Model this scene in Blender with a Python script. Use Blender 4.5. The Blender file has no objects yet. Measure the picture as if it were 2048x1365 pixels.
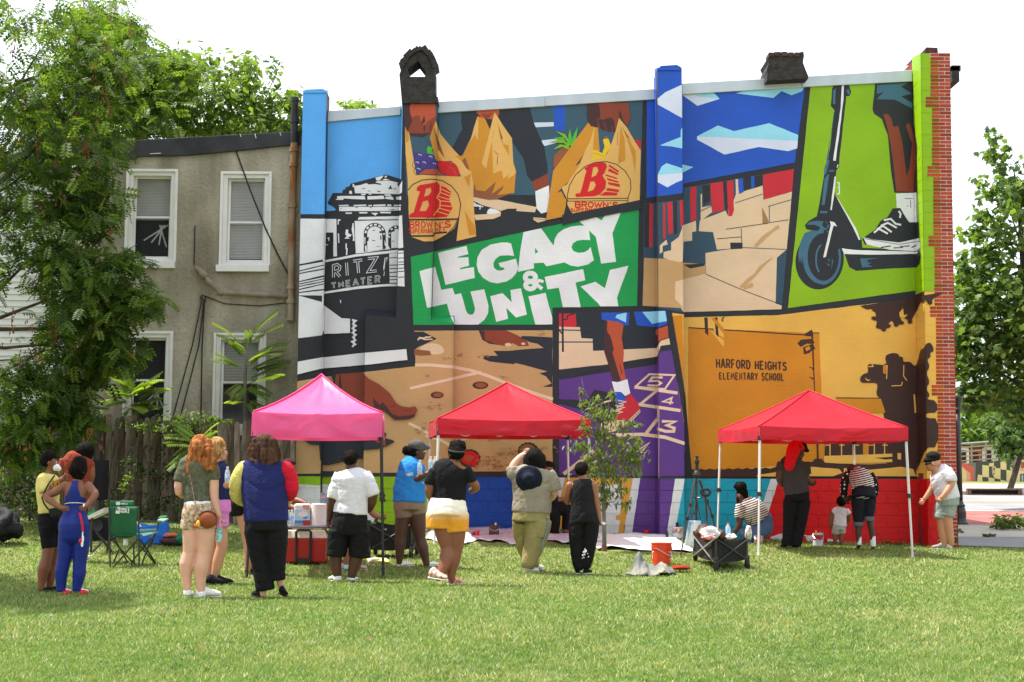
import bpy,bmesh,math,random
import numpy as np
from mathutils import Vector,Matrix,Quaternion,noise as mnoise
from mathutils.geometry import tessellate_polygon
random.seed(7)
S = bpy.context.scene
COL = S.collection
rad = math.radians

# ------------------------------------------------------------------ camera
FPX,TILT,ROLL,HCAM = 3000.0,math.atan(267 / 3000.0),0.006,1.32
CAM = Vector((0.0,0.0,HCAM))
FWD = Vector((0,math.cos(TILT),math.sin(TILT)))
_R0,_U0 = Vector((1,0,0)),Vector((0,-math.sin(TILT),math.cos(TILT)))
RGT = _R0 * math.cos(ROLL) + _U0 * math.sin(ROLL)
UPV = _U0 * math.cos(ROLL) - _R0 * math.sin(ROLL)
cam = bpy.data.cameras.new('camera')
cam.sensor_width = 36.0
cam.lens = FPX / 2048.0 * 36.0
cam.clip_start,cam.clip_end = 0.1,2000.0
camo = bpy.data.objects.new('camera',cam)
camo.matrix_world = Matrix(((RGT.x,UPV.x,-FWD.x,CAM.x),(RGT.y,UPV.y,-FWD.y,CAM.y),(RGT.z,UPV.z,-FWD.z,CAM.z),(0,0,0,1)))
COL.objects.link(camo)
S.camera = camo

# ------------------------------------------------------------------ daylight
SUN_DIR = Vector((-0.40,0.10,0.92)).normalized()
world = bpy.data.worlds.new("World")
S.world = world
world.use_nodes = True
wn,wl = world.node_tree.nodes,world.node_tree.links
wn.clear()
sky = wn.new('ShaderNodeTexSky')
sky.sky_type = 'NISHITA'
sky.sun_disc = False
sky.sun_elevation = math.asin(SUN_DIR.z)
sky.sun_rotation = math.atan2(SUN_DIR.x,SUN_DIR.y)
sky.air_density,sky.dust_density,sky.ozone_density = 1.0,2.0,1.0
hs = wn.new('ShaderNodeHueSaturation')
hs.inputs['Saturation'].default_value = 0.35
hz = wn.new('ShaderNodeMix');hz.data_type = 'RGBA'      # summer haze: a milky veil of even brightness over the clear sky
hz.inputs[0].default_value = .72
hz.inputs[7].default_value = (5.75,6.0,6.5,1)
bg = wn.new('ShaderNodeBackground')
bg.inputs['Strength'].default_value = 0.135
wo = wn.new('ShaderNodeOutputWorld')
wl.new(sky.outputs[0],hs.inputs['Color']);wl.new(hs.outputs[0],hz.inputs[6]);wl.new(hz.outputs[2],bg.inputs['Color']);wl.new(bg.outputs[0],wo.inputs['Surface'])
sun = bpy.data.lights.new('sun','SUN')
sun.energy,sun.angle,sun.color = 4.4,rad(0.8),(1.0,0.95,0.87)
suno = bpy.data.objects.new('sun',sun)
suno.rotation_euler = SUN_DIR.to_track_quat('Z','Y').to_euler()
COL.objects.link(suno)
S.view_settings.view_transform = 'Standard'
S.view_settings.look = 'None'
S.view_settings.gamma = 1.0
S.view_settings.use_curve_mapping = False
S.view_settings.exposure = 1.05

# ------------------------------------------------------------------ pixel rays of the photograph -> points in the place
WY = 26.8                                     # the painted wall stands at y = WY

def ray(px,py):
    return FWD + RGT * ((px - 1024) / FPX) + UPV * ((682.5 - py) / FPX)

def at(px,py,Y):
    d = ray(px,py)
    return CAM + d * (Y / d.y)

def pix(p):
    d = Vector(p) - CAM
    k = d.dot(FWD)
    return 1024 + FPX * d.dot(RGT) / k,682.5 - FPX * d.dot(UPV) / k

_PR = [(26.8,.11),(31,.13),(34,.265),(43,.40),(55,.715),(57,.86),(61,1.08),(64,1.18),(90,1.3),(400,1.6)]

def gz(x,y):
    s = .33 - .029 * max(-9.0,min(9.0,x))
    if y <= WY:
        t = max(0.0,(y - 18.5) / (WY - 18.5))
        return s * t
    z = 1.6
    for (a,za),(b,zb) in zip(_PR,_PR[1:]):
        if y < b:
            z = za + (zb - za) * (y - a) / (b - a)
            break
    return s + z - .11

def gp(px,py):
    """where the line of sight through this pixel meets the lawn"""
    lo,hi = 5.0,80.0
    for _ in range(50):
        m = (lo + hi) / 2
        p = at(px,py,m)
        if p.z > gz(p.x,m): lo = m
        else: hi = m
    p = at(px,py,lo)
    p.z = gz(p.x,p.y)
    return p

# ------------------------------------------------------------------ materials
def lin(c):
    if isinstance(c,str):
        c = [int(c[i:i + 2],16) / 255 for i in (0,2,4)]
    return [x / 12.92 if x <= .04045 else ((x + .055) / 1.055) ** 2.4 for x in c[:3]]

_M = {}

def mat(name,c,rough=.6,var=.1,vs=6.0,bump=.0,bs=60.0,spec=.35,metal=0.0,c2=None,stretch=None,trans=0.0,detail=4,bdist=.01,alpha=None,sss=0):
    """one procedural material: base colour broken up by noise (towards c2 when given), noise relief"""
    if name in _M: return _M[name]
    m = bpy.data.materials.new(name);m.use_nodes = True
    n,l = m.node_tree.nodes,m.node_tree.links
    b = n['Principled BSDF']
    c = lin(c) if isinstance(c,str) else list(c)
    b.inputs['Roughness'].default_value = rough
    b.inputs['Specular IOR Level'].default_value = spec
    b.inputs['Metallic'].default_value = metal
    if trans: b.inputs['Transmission Weight'].default_value = trans
    if alpha is not None: b.inputs['Alpha'].default_value = alpha
    tc = n.new('ShaderNodeTexCoord')
    src = tc.outputs['Object']
    if stretch:
        mp = n.new('ShaderNodeMapping');mp.inputs['Scale'].default_value = stretch
        l.new(src,mp.inputs[0]);src = mp.outputs[0]
    if var or c2:
        t = n.new('ShaderNodeTexNoise');t.inputs['Scale'].default_value = vs;t.inputs['Detail'].default_value = detail
        l.new(src,t.inputs['Vector'])
        r = n.new('ShaderNodeValToRGB')
        if c2 is not None:
            d = lin(c2) if isinstance(c2,str) else list(c2)
            r.color_ramp.elements[0].position,r.color_ramp.elements[1].position = .38,.62
            r.color_ramp.elements[0].color,r.color_ramp.elements[1].color = (*c,1),(*d,1)
        else:
            r.color_ramp.elements[0].position,r.color_ramp.elements[1].position = .3,.7
            r.color_ramp.elements[0].color = (*[x * (1 - var) for x in c],1)
            r.color_ramp.elements[1].color = (*[min(1,x * (1 + var)) for x in c],1)
        l.new(t.outputs['Fac'],r.inputs[0]);l.new(r.outputs[0],b.inputs['Base Color'])
    else:
        b.inputs['Base Color'].default_value = (*c,1)
    if bump:
        t2 = n.new('ShaderNodeTexNoise');t2.inputs['Scale'].default_value = bs;t2.inputs['Detail'].default_value = 3
        l.new(src,t2.inputs['Vector'])
        bp = n.new('ShaderNodeBump');bp.inputs['Strength'].default_value = bump;bp.inputs['Distance'].default_value = bdist
        l.new(t2.outputs['Fac'],bp.inputs['Height']);l.new(bp.outputs[0],b.inputs['Normal'])
    _M[name] = m
    return m

def leafmat(name,c,c2,vs=1.5,tr=.45):
    """foliage: two greens by noise, thin enough to let light through"""
    if name in _M: return _M[name]
    m = mat(name,c,rough=.5,var=.2,vs=vs,c2=c2,spec=.3,detail=6)
    n,l = m.node_tree.nodes,m.node_tree.links
    b = n['Principled BSDF'];out = n['Material Output']
    t = n.new('ShaderNodeBsdfTranslucent');mx = n.new('ShaderNodeMixShader');mx.inputs[0].default_value = tr
    ramp = [x for x in n if x.bl_idname == 'ShaderNodeValToRGB'][0]
    g = n.new('ShaderNodeMix');g.data_type = 'RGBA';g.blend_type = 'MULTIPLY';g.inputs[0].default_value = 1.0
    g.inputs[7].default_value = (1.5,1.6,.55,1)
    l.new(ramp.outputs[0],g.inputs[6]);l.new(g.outputs[2],t.inputs['Color'])
    l.new(b.outputs[0],mx.inputs[1]);l.new(t.outputs[0],mx.inputs[2]);l.new(mx.outputs[0],out.inputs['Surface'])
    return m

# ------------------------------------------------------------------ objects
def tag(o,label=None,cat=None,group=None,kind=None):
    for k,v in (('label',label),('category',cat),('group',group),('kind',kind)):
        if v: o[k] = v
    return o

def thing(name,label,cat,loc=(0,0,0),group=None):
    o = bpy.data.objects.new(name,None)
    o.empty_display_size = .1
    o.location = loc
    COL.objects.link(o)
    return tag(o,label,cat,group)

def link(name,me,parent=None):
    o = bpy.data.objects.new(name,me)
    COL.objects.link(o)
    if parent is not None:
        o.parent = parent
        if parent.type == 'EMPTY':
            o.matrix_parent_inverse = Matrix.Translation(-Vector(parent.location))
    return o

def copy_tree(o,parent=None,delta=None):
    c = o.copy();COL.objects.link(c)
    if parent is not None: c.parent = parent
    elif delta is not None: c.location = Vector(o.location) + Vector(delta)
    for ch in o.children: copy_tree(ch,c)
    return c

class MB:
    """collects shapes in world coordinates; build() links them as ONE mesh object"""
    def __init__(s): s.v,s.f,s.m = [],[],[]
    def poly(s,pts,m=0):
        k = len(s.v);s.v += [tuple(p) for p in pts];s.f.append(list(range(k,k + len(pts))));s.m.append(m)
    def raw(s,vs,fs,m=0):
        k = len(s.v);s.v += [tuple(p) for p in vs]
        for f in fs: s.f.append([k + i for i in f]);s.m.append(m)
    def hexa(s,p,m=0):
        """eight corners: four of the bottom, four of the top, same order"""
        s.raw(p,[(3,2,1,0),(4,5,6,7),(0,1,5,4),(1,2,6,5),(2,3,7,6),(3,0,4,7)],m)
    def box(s,x0,x1,y0,y1,z0,z1,m=0,T=None):
        p = [Vector(q) for q in ((x0,y0,z0),(x1,y0,z0),(x1,y1,z0),(x0,y1,z0),(x0,y0,z1),(x1,y0,z1),(x1,y1,z1),(x0,y1,z1))]
        if T is not None: p = [T @ q for q in p]
        s.hexa(p,m)
    def tube(s,pts,r,n=8,m=0,cap=True,flat=None):
        pts = [Vector(p) for p in pts]
        rs = r if isinstance(r,(list,tuple)) else [r] * len(pts)
        k0 = len(s.v);up = None
        for i,p in enumerate(pts):
            d = (pts[min(i + 1,len(pts) - 1)] - pts[max(i - 1,0)])
            d = d.normalized() if d.length > 1e-9 else Vector((0,0,1))
            if up is None:
                a = Vector((0,0,1)) if abs(d.z) < .9 else Vector((1,0,0))
                up = (a - d * a.dot(d)).normalized()
            else:
                up = up - d * up.dot(d)
                up = up.normalized() if up.length > 1e-6 else d.orthogonal().normalized()
            sd = d.cross(up)
            for j in range(n):
                t = 2 * math.pi * j / n
                s.v.append(tuple(p + (up * math.cos(t) * (flat or 1) + sd * math.sin(t)) * rs[i]))
        for i in range(len(pts) - 1):
            for j in range(n):
                a,b = k0 + i * n + j,k0 + i * n + (j + 1) % n
                s.f.append([a,b,b + n,a + n]);s.m.append(m)
        if cap:
            s.f.append([k0 + j for j in reversed(range(n))]);s.m.append(m)
            e = k0 + (len(pts) - 1) * n
            s.f.append([e + j for j in range(n)]);s.m.append(m)
    def lathe(s,prof,c,n=24,m=0,T=None,cap=True):
        """profile of (radius, height) turned about the z axis through c"""
        k0 = len(s.v);c = Vector(c)
        for r,z in prof:
            for j in range(n):
                t = 2 * math.pi * j / n
                q = Vector((r * math.cos(t),r * math.sin(t),z))
                if T is not None: q = T @ q
                s.v.append(tuple(c + q))
        for i in range(len(prof) - 1):
            for j in range(n):
                a,b = k0 + i * n + j,k0 + i * n + (j + 1) % n
                s.f.append([a,b,b + n,a + n]);s.m.append(m)
        if cap:
            s.f.append([k0 + j for j in reversed(range(n))]);s.m.append(m)
            e = k0 + (len(prof) - 1) * n
            s.f.append([e + j for j in range(n)]);s.m.append(m)
    def ball(s,c,r,m=0,n=12,k=8,T=None):
        r = (r,r,r) if isinstance(r,(int,float)) else r
        c = Vector(c);k0 = len(s.v)
        vs = [Vector((0,0,-r[2]))]
        for i in range(1,k):
            a = -math.pi / 2 + math.pi * i / k
            for j in range(n):
                t = 2 * math.pi * j / n
                vs.append(Vector((r[0] * math.cos(a) * math.cos(t),r[1] * math.cos(a) * math.sin(t),r[2] * math.sin(a))))
        vs.append(Vector((0,0,r[2])))
        s.v += [tuple(c + (T @ q if T is not None else q)) for q in vs]
        e = k0 + len(vs) - 1
        for j in range(n):
            s.f.append([k0,k0 + 1 + (j + 1) % n,k0 + 1 + j]);s.m.append(m)
            q = k0 + 1 + (k - 2) * n
            s.f.append([q + j,q + (j + 1) % n,e]);s.m.append(m)
        for i in range(k - 2):
            for j in range(n):
                a,b = k0 + 1 + i * n + j,k0 + 1 + i * n + (j + 1) % n
                s.f.append([a,b,b + n,a + n]);s.m.append(m)
    def mesh(s,name,mats,smooth=False):
        me = bpy.data.meshes.new(name)
        me.from_pydata(s.v,[],s.f)
        for x in (mats if isinstance(mats,(list,tuple)) else [mats]): me.materials.append(x)
        if any(s.m): me.polygons.foreach_set('material_index',s.m)
        if smooth: me.polygons.foreach_set('use_smooth',[True] * len(s.f))
        me.update()
        return me
    def build(s,name,mats,parent=None,smooth=False,bevel=0,**kw):
        o = link(name,s.mesh(name,mats,smooth),parent)
        if bevel:
            b = o.modifiers.new('edge','BEVEL');b.width = bevel;b.segments = 2;b.limit_method = 'ANGLE';b.angle_limit = rad(40)
        tag(o,**kw)
        return o

def npmesh(name,V,F,mats,mi=None,smooth=False):
    """mesh from numpy arrays (all faces the same size)"""
    me = bpy.data.meshes.new(name)
    V = np.asarray(V,dtype=np.float32);F = np.asarray(F,dtype=np.int32)
    k = F.shape[1]
    me.vertices.add(len(V));me.vertices.foreach_set('co',V.ravel())
    me.loops.add(F.size);me.loops.foreach_set('vertex_index',F.ravel())
    me.polygons.add(len(F));me.polygons.foreach_set('loop_start',np.arange(len(F),dtype=np.int32) * k)
    for x in (mats if isinstance(mats,(list,tuple)) else [mats]): me.materials.append(x)
    if mi is not None: me.polygons.foreach_set('material_index',np.asarray(mi,dtype=np.int32))
    if smooth: me.polygons.foreach_set('use_smooth',np.ones(len(F),dtype=bool))
    me.update(calc_edges=True);me.validate()
    return me
# ================================================================== ground, road, pavements
GRASS_D = mat('lawn_soil',(.14,.18,.045),rough=.9,vs=1.2,c2=(.21,.20,.08),bump=.6,bs=40,spec=.1)
def sheet(name,m,xs,ys,dz=0.0,kind='structure',edge=None):
    mb = MB();nx = len(xs)
    for y in ys:
        for x in xs:
            mb.v.append((x + (edge(x,y) if edge else 0),y,gz(x,y) + dz))
    for j in range(len(ys) - 1):
        for i in range(nx - 1):
            a = j * nx + i
            mb.f.append([a,a + 1,a + nx + 1,a + nx]);mb.m.append(0)
    return mb.build(name,m,smooth=True,kind=kind)
_xs = [-400,-120,-50,-25] + [-16 + i * .8 for i in range(51)] + [30,40,60,120,400]
_ys = [-60,-20,0] + [6 + i * .6 for i in range(36)] + [27.6,29,31,34,38,43,48,55,57,61,64,75,90,150,400,900]
sheet('ground',GRASS_D,_xs,_ys)
XR = 8.03
CONC = mat('pale_concrete',(.46,.42,.35),rough=.85,vs=2.0,c2=(.38,.35,.30),bump=.3,bs=90)
PATHM = mat('grey_path',(.25,.25,.25),rough=.9,vs=3.0,c2=(.21,.21,.22),bump=.3,bs=120)
ASPH = mat('asphalt',(.20,.20,.21),rough=.9,vs=.8,c2=(.25,.25,.25),bump=.2,bs=60)
REDL = mat('red_lane',(.30,.075,.07),rough=.85,vs=1.5,c2=(.36,.12,.10))
LINEW = mat('road_white',(.62,.6,.57),rough=.8,vs=4,c2=(.5,.47,.45))
LINEO = mat('road_orange',(.55,.33,.12),rough=.8,vs=4,c2=(.42,.28,.13))
_xr = [XR + .2,9,10,12,15,20,30,45,70]
sheet('path',PATHM,[XR - .02] + _xr[1:],[26.95,28,29.5,31],.012)
sheet('pavement',CONC,[XR - .02] + _xr[1:],[31,32,33,34],.016)
sheet('road',ASPH,_xr,[34.12,38,43,48,52,55],.008)
sheet('bus_lane',REDL,_xr,[34.12,36,38,41,43],.013)
sheet('lane_marking',LINEW,[14.2,16,20,30],[37.3,38.6],.018)
sheet('lane_marking',LINEW,_xr,[42.7,43.1],.019)
sheet('lane_marking',LINEO,_xr,[48.6,48.85],.014)
sheet('lane_marking',LINEO,_xr,[49.2,49.45],.014)
sheet('far_pavement',CONC,_xr,[55.2,57,59,61],.02)
mb = MB()
for a,b in zip(_xr,_xr[1:]):
    mb.hexa([(a,34.0,gz(a,34) - .1),(b,34.0,gz(b,34) - .1),(b,34.13,gz(b,34) - .1),(a,34.13,gz(a,34) - .1),
             (a,34.0,gz(a,34) + .03),(b,34.0,gz(b,34) + .03),(b,34.13,gz(b,34) + .03),(a,34.13,gz(a,34) + .03)])
    mb.hexa([(a,55.0,gz(a,55) - .1),(b,55.0,gz(b,55) - .1),(b,55.22,gz(b,55) - .1),(a,55.22,gz(a,55) - .1),
             (a,55.0,gz(a,55) + .14),(b,55.0,gz(b,55) + .14),(b,55.22,gz(b,55) + .14),(a,55.22,gz(a,55) + .14)])
mb.build('kerb',CONC,kind='structure')
# storm drain in the far kerb
p = at(1988,985,54.9)
dr = thing('storm_drain','rusty brown storm drain opening in the far kerb by the small street tree','drain',(p.x,54.8,gz(p.x,54.8)))
RUSTY = mat('rusty_iron',(.16,.09,.05),rough=.9,c2=(.10,.06,.04),vs=8)
BLK = mat('black_void',(.012,.012,.012),rough=.9,var=.1)
mb = MB();z0 = gz(p.x,54.8)
for (a,b,c,d) in ((-1.0,1.0,.19,.25),(-1.0,1.0,-.02,.05),(-1.0,-.85,.05,.19),(.85,1.0,.05,.19)):
    mb.box(p.x + a,p.x + b,54.78,54.99,z0 + c,z0 + d)
mb.build('frame',RUSTY,dr,bevel=.01)
mb = MB();mb.box(p.x - .85,p.x + .85,54.9,54.97,z0 + .05,z0 + .19);mb.build('opening',BLK,dr)
# ================================================================== the painted building
LAY = .00015
def yb(x): return 953.0 + (x - 590) * .0046          # top of the painted block courses

class Surf:
    """one flat face of the wall, given by its outline in the photograph and the depth of each corner"""
    def __init__(s,name,q,Y):
        s.name,s.q = name,q
        Y = [Y] * 4 if isinstance(Y,(int,float)) else Y
        s.c = [at(x,y,d) for (x,y),d in zip(q,Y)]
        s.o = s.c[3]
        s.n = (s.c[2] - s.c[3]).cross(s.c[0] - s.c[3]).normalized()
        if s.n.dot(CAM - s.o) < 0: s.n = -s.n
        s.box = (min(x for x,_ in q),min(y for _,y in q),max(x for x,_ in q),max(y for _,y in q))
        a = sum(q[i][0] * q[(i + 1) % 4][1] - q[(i + 1) % 4][0] * q[i][1] for i in range(4))
        s.sg = 1 if a > 0 else -1
    def put(s,px,py,off):
        d = ray(px,py);o = s.o + s.n * off
        return CAM + d * ((o - CAM).dot(s.n) / d.dot(s.n))
    def clip(s,t):
        x0 = min(p[0] for p in t);x1 = max(p[0] for p in t);y0 = min(p[1] for p in t);y1 = max(p[1] for p in t)
        if x1 <= s.box[0] or x0 >= s.box[2] or y1 <= s.box[1] or y0 >= s.box[3]: return None
        for i in range(4):
            ax,ay = s.q[i];bx,by = s.q[(i + 1) % 4];ex,ey = bx - ax,by - ay
            ds = [s.sg * (ex * (p[1] - ay) - ey * (p[0] - ax)) for p in t]
            if all(d >= -1e-7 for d in ds): continue
            out = []
            for j in range(len(t)):
                d0,d1 = ds[j],ds[(j + 1) % len(t)];p,q = t[j],t[(j + 1) % len(t)]
                if d0 >= 0: out.append(p)
                if (d0 >= 0) != (d1 >= 0):
                    k = d0 / (d0 - d1);out.append((p[0] + (q[0] - p[0]) * k,p[1] + (q[1] - p[1]) * k))
            t = out
            if len(t) < 3: return None
        return t

PB = .30;PC = .45;PD = .56;PCH = .28
def yq(xl,xr): return [(xr,yb(xr)),(xl,yb(xl))]
SURF = [
    Surf('pilaster',[(606,181),(652.5,181)] + yq(591,641),WY - PB),
    Surf('pilaster',[(652.5,181),(656,181)] + yq(641,644.5),[WY - PB,WY,WY,WY - PB]),
    Surf('wall',[(656,236),(803,212),(792,618),(647,618)],WY),
    Surf('wall',[(647,618),(733,618)] + yq(644.5,727),WY),
    Surf('chimney_breast',[(804,194),(876,194),(862,642),(792,636)],WY - PCH),
    Surf('chimney_breast',[(731,631),(908,646)] + yq(727,905),WY - PCH),
    Surf('chimney_breast',[(733,618),(792,616),(792,636),(731,631)],[WY,WY,WY - PCH,WY - PCH]),
    Surf('chimney_breast',[(863,630),(907,633),(908,646),(862,642)],[WY,WY,WY - PCH,WY - PCH]),
    Surf('chimney_breast',[(876,200),(878,200),(863.5,632),(862,632)],[WY - PCH,WY,WY,WY - PCH]),
    Surf('chimney_breast',[(908,646),(909.5,640)] + yq(905,906.5),[WY - PCH,WY,WY,WY - PCH]),
    Surf('wall',[(878,222),(1309,196),(1310.5,632),(863.5,632)],WY),
    Surf('wall',[(909,632),(1310.5,632)] + yq(906.5,1311),WY),
    Surf('pilaster',[(1309,139),(1314.5,136)] + yq(1311,1318.5),[WY,WY - PC,WY - PC,WY]),
    Surf('pilaster',[(1314.5,136),(1363.5,136)] + yq(1318.5,1368.5),WY - PC),
    Surf('wall',[(1364,188),(1824,160)] + yq(1368.5,1837),WY),
    Surf('pier',[(1824,116),(1841,107)] + yq(1837,1854),[WY,WY - PD,WY - PD,WY]),
    Surf('pier',[(1841,107),(1899.5,107)] + yq(1854,1914.5),WY - PD),
]
def lowq(xl,xr,xl2,xr2,yl=1100,yr=1110): return [(xl,yb(xl)),(xr,yb(xr)),(xr2,yr),(xl2,yl)]
BASE = [
    Surf('pilaster',lowq(591,641,589,639),WY - PB),Surf('wall',lowq(644.5,727,643,726),WY),
    Surf('chimney_breast',lowq(727,905,726,904),WY - PCH),Surf('wall',lowq(906.5,1311,906,1312),WY),
    Surf('pilaster',lowq(1311,1318.5,1312,1319.5),[WY,WY - PC,WY - PC,WY]),
    Surf('pilaster',lowq(1318.5,1368.5,1319.5,1370),WY - PC),Surf('wall',lowq(1368.5,1837,1370,1840),WY),
    Surf('pier',lowq(1837,1854,1840,1857),[WY,WY - PD,WY - PD,WY]),Surf('pier',lowq(1854,1914.5,1857,1917),WY - PD),
]

# ---------------------------------------------------------------- drawing in the plane of the wall
def chaikin(p,n=2):
    for _ in range(n):
        q = []
        for i in range(len(p)):
            a,b = p[i],p[(i + 1) % len(p)]
            q += [(a[0] * .75 + b[0] * .25,a[1] * .75 + b[1] * .25),(a[0] * .25 + b[0] * .75,a[1] * .25 + b[1] * .75)]
        p = q
    return p
def ell(cx,cy,rx,ry,n=36,a0=0,a1=360,rot=0):
    k = n if a1 - a0 >= 360 else n + 1;o = []
    cr,sr = math.cos(rad(rot)),math.sin(rad(rot))
    for i in range(k):
        t = rad(a0 + (a1 - a0) * i / n);x,y = rx * math.cos(t),ry * math.sin(t)
        o.append((cx + x * cr - y * sr,cy + x * sr + y * cr))
    return o
def strip(pts,w,closed=False):
    """a brush line as quads that share their mitred ends"""
    n = len(pts);L,R = [],[]
    ws = w if isinstance(w,(list,tuple)) else [w] * n
    for i,p in enumerate(pts):
        a = pts[i - 1] if (i or closed) else p;b = pts[(i + 1) % n] if (i < n - 1 or closed) else p
        u = (p[0] - a[0],p[1] - a[1]);v = (b[0] - p[0],b[1] - p[1])
        lu,lv = math.hypot(*u),math.hypot(*v)
        if lu < 1e-6: u,lu = v,lv
        if lv < 1e-6: v,lv = u,lu
        u = (u[0] / lu,u[1] / lu);v = (v[0] / lv,v[1] / lv)
        m = (-(u[1] + v[1]),u[0] + v[0]);lm = math.hypot(*m)
        m = (-u[1],u[0]) if lm < 1e-3 else (m[0] / lm,m[1] / lm)
        k = ws[i] / 2 / max(.45,m[0] * -u[1] + m[1] * u[0])
        L.append((p[0] + m[0] * k,p[1] + m[1] * k));R.append((p[0] - m[0] * k,p[1] - m[1] * k))
    r = range(n if closed else n - 1)
    return [[L[i],L[(i + 1) % n],R[(i + 1) % n],R[i]] for i in r]
GL = {'A': [[(0,0),(.45,1),(.55,1),(1,0)],[(.2,.35),(.8,.35)]],'B': [[(.1,0),(.1,1),(.7,1),(.9,.85),(.9,.65),(.7,.53),(.1,.53)],[(.7,.53),(.95,.4),(.95,.13),(.75,0),(.1,0)]],
      'C': [[(.95,.8),(.75,.97),(.4,1),(.1,.8),(.05,.5),(.1,.2),(.4,0),(.75,.03),(.95,.2)]],'D': [[(.1,0),(.1,1),(.6,1),(.9,.75),(.95,.5),(.9,.25),(.6,0),(.1,0)]],
      'E': [[(.9,1),(.1,1),(.1,0),(.9,0)],[(.1,.52),(.75,.52)]],'F': [[(.9,1),(.1,1),(.1,0)],[(.1,.52),(.75,.52)]],
      'G': [[(.95,.8),(.75,.97),(.4,1),(.1,.8),(.05,.5),(.1,.2),(.4,0),(.75,.03),(.95,.2),(.95,.48),(.55,.48)]],'H': [[(.1,0),(.1,1)],[(.9,0),(.9,1)],[(.1,.5),(.9,.5)]],
      'I': [[(.5,0),(.5,1)]],'K': [[(.1,0),(.1,1)],[(.9,1),(.15,.45)],[(.35,.6),(.95,0)]],'L': [[(.1,1),(.1,0),(.9,0)]],'M': [[(0,0),(.12,1),(.5,.35),(.88,1),(1,0)]],
      'N': [[(.1,0),(.1,1),(.9,0),(.9,1)]],'O': [[(.5,1),(.15,.85),(.03,.5),(.15,.15),(.5,0),(.85,.15),(.97,.5),(.85,.85),(.5,1)]],
      'P': [[(.1,0),(.1,1),(.7,1),(.92,.85),(.92,.6),(.7,.45),(.1,.45)]],'R': [[(.1,0),(.1,1),(.7,1),(.92,.85),(.92,.65),(.7,.5),(.1,.5)],[(.5,.5),(.95,0)]],
      'S': [[(.9,.85),(.65,1),(.3,1),(.1,.82),(.15,.62),(.85,.4),(.92,.2),(.7,0),(.3,0),(.07,.15)]],'T': [[(0,1),(1,1)],[(.5,1),(.5,0)]],'U': [[(.1,1),(.1,.25),(.3,0),(.7,0),(.9,.25),(.9,1)]],
      'W': [[(0,1),(.25,0),(.5,.8),(.75,0),(1,1)]],'Y': [[(0,1),(.5,.48),(1,1)],[(.5,.48),(.5,0)]],'Z': [[(.05,1),(.95,1),(.05,0),(.95,0)]],"'": [[(.5,1),(.4,.7)]],
      '&': [[(.95,0),(.25,.75),(.3,.95),(.55,.95),(.6,.75),(.1,.3),(.15,.05),(.5,0),(.9,.4)]],
      '3': [[(.05,.95),(.9,.95),(.45,.58),(.9,.4),(.9,.12),(.5,0),(.05,.1)]],'4': [[(.75,0),(.75,1),(.05,.3),(1,.3)]],'5': [[(.9,1),(.2,1),(.12,.55),(.65,.6),(.92,.35),(.75,.05),(.1,.03)]]}
_N = {'I': .35,"'": .3,'M': 1.25,'W': 1.3,' ': .6}
def text(q,st,w,gap=.3):
    """hand lettering in the quad TL TR BR BL -> quads"""
    tot = sum(_N.get(c,1) for c in st) + gap * (len(st) - 1);x = 0;out = []
    for c in st:
        k = _N.get(c,1)
        for pl in GL.get(c,[]):
            pts = []
            for u,v in pl:
                U,Vv = (x + u * k) / tot,1 - v
                pts.append(tuple(q[0][i] * (1 - U) * (1 - Vv) + q[1][i] * U * (1 - Vv) + q[2][i] * U * Vv + q[3][i] * (1 - U) * Vv for i in (0,1)))
            out.append(strip(pts,w))
        x += k + gap
    return out
def Zm(x0,y0,k):
    """coordinates read off an enlarged detail"""
    return lambda pts: [(x0 + x / k,y0 + y / k) for x,y in pts]

_rw = random.Random(2)
def wob(p):
    """brush edges waver a little"""
    o = []
    for a,b in zip(p,p[1:] + p[:1]):
        n = max(1,int(math.hypot(b[0] - a[0],b[1] - a[1]) / 13));o.append(a)
        for i in range(1,n): t = i / n;o.append((a[0] + (b[0] - a[0]) * t + _rw.uniform(-.35,.35),a[1] + (b[1] - a[1]) * t + _rw.uniform(-.35,.35)))
    return o
class Panel:
    def __init__(s,name,label=None): s.name,s.label,s.items = name,label,[]
    def p(s,m,pts,Z=None,smooth=0,holes=()):
        if smooth: pts = chaikin(pts,smooth)
        f = Z or (lambda a: a)
        s.items.append((m,[wob(f(pts))] + [wob(f(h)) for h in holes]));return s
    def many(s,m,polys,Z=None,smooth=0):
        for q in polys: s.p(m,q,Z,smooth)
        return s
    def line(s,m,pts,w,Z=None,closed=False):
        f = Z or (lambda a: a)
        s.items.append((m,[f(q) for q in strip(pts,w,closed)],'strip'));return s
    def txt(s,m,q,st,w,Z=None,gap=.3):
        f = Z or (lambda a: a)
        for g in text(q,st,w,gap): s.items.append((m,[f(x) for x in g],'strip'))
        return s
    def tris(s):
        for i,it in enumerate(s.items):
            out = []
            if len(it) == 3: out = it[1]
            else:
                lo = [[Vector((x,y,0)) for x,y in r] for r in it[1]]
                fl = [p for r in it[1] for p in r]
                out = [[fl[k] for k in t] for t in tessellate_polygon(lo)]
            yield i,it[0],out
    def build(s,parent,surfs,base=.0012):
        mb = MB();mats = []
        for i,m,tr in s.tris():
            if m not in mats: mats.append(m)
            mi = mats.index(m)
            for t in tr:
                for sf in surfs:
                    c = sf.clip(t)
                    if c:
                        pts = [sf.put(x,y,base + LAY * i) for x,y in c]
                        n = (pts[1] - pts[0]).cross(pts[2] - pts[0])
                        if n.dot(CAM - pts[0]) < 0: pts.reverse()
                        mb.poly(pts,mi)
        o = mb.build(s.name,mats,parent)
        tag(o,s.label)
        return o

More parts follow.
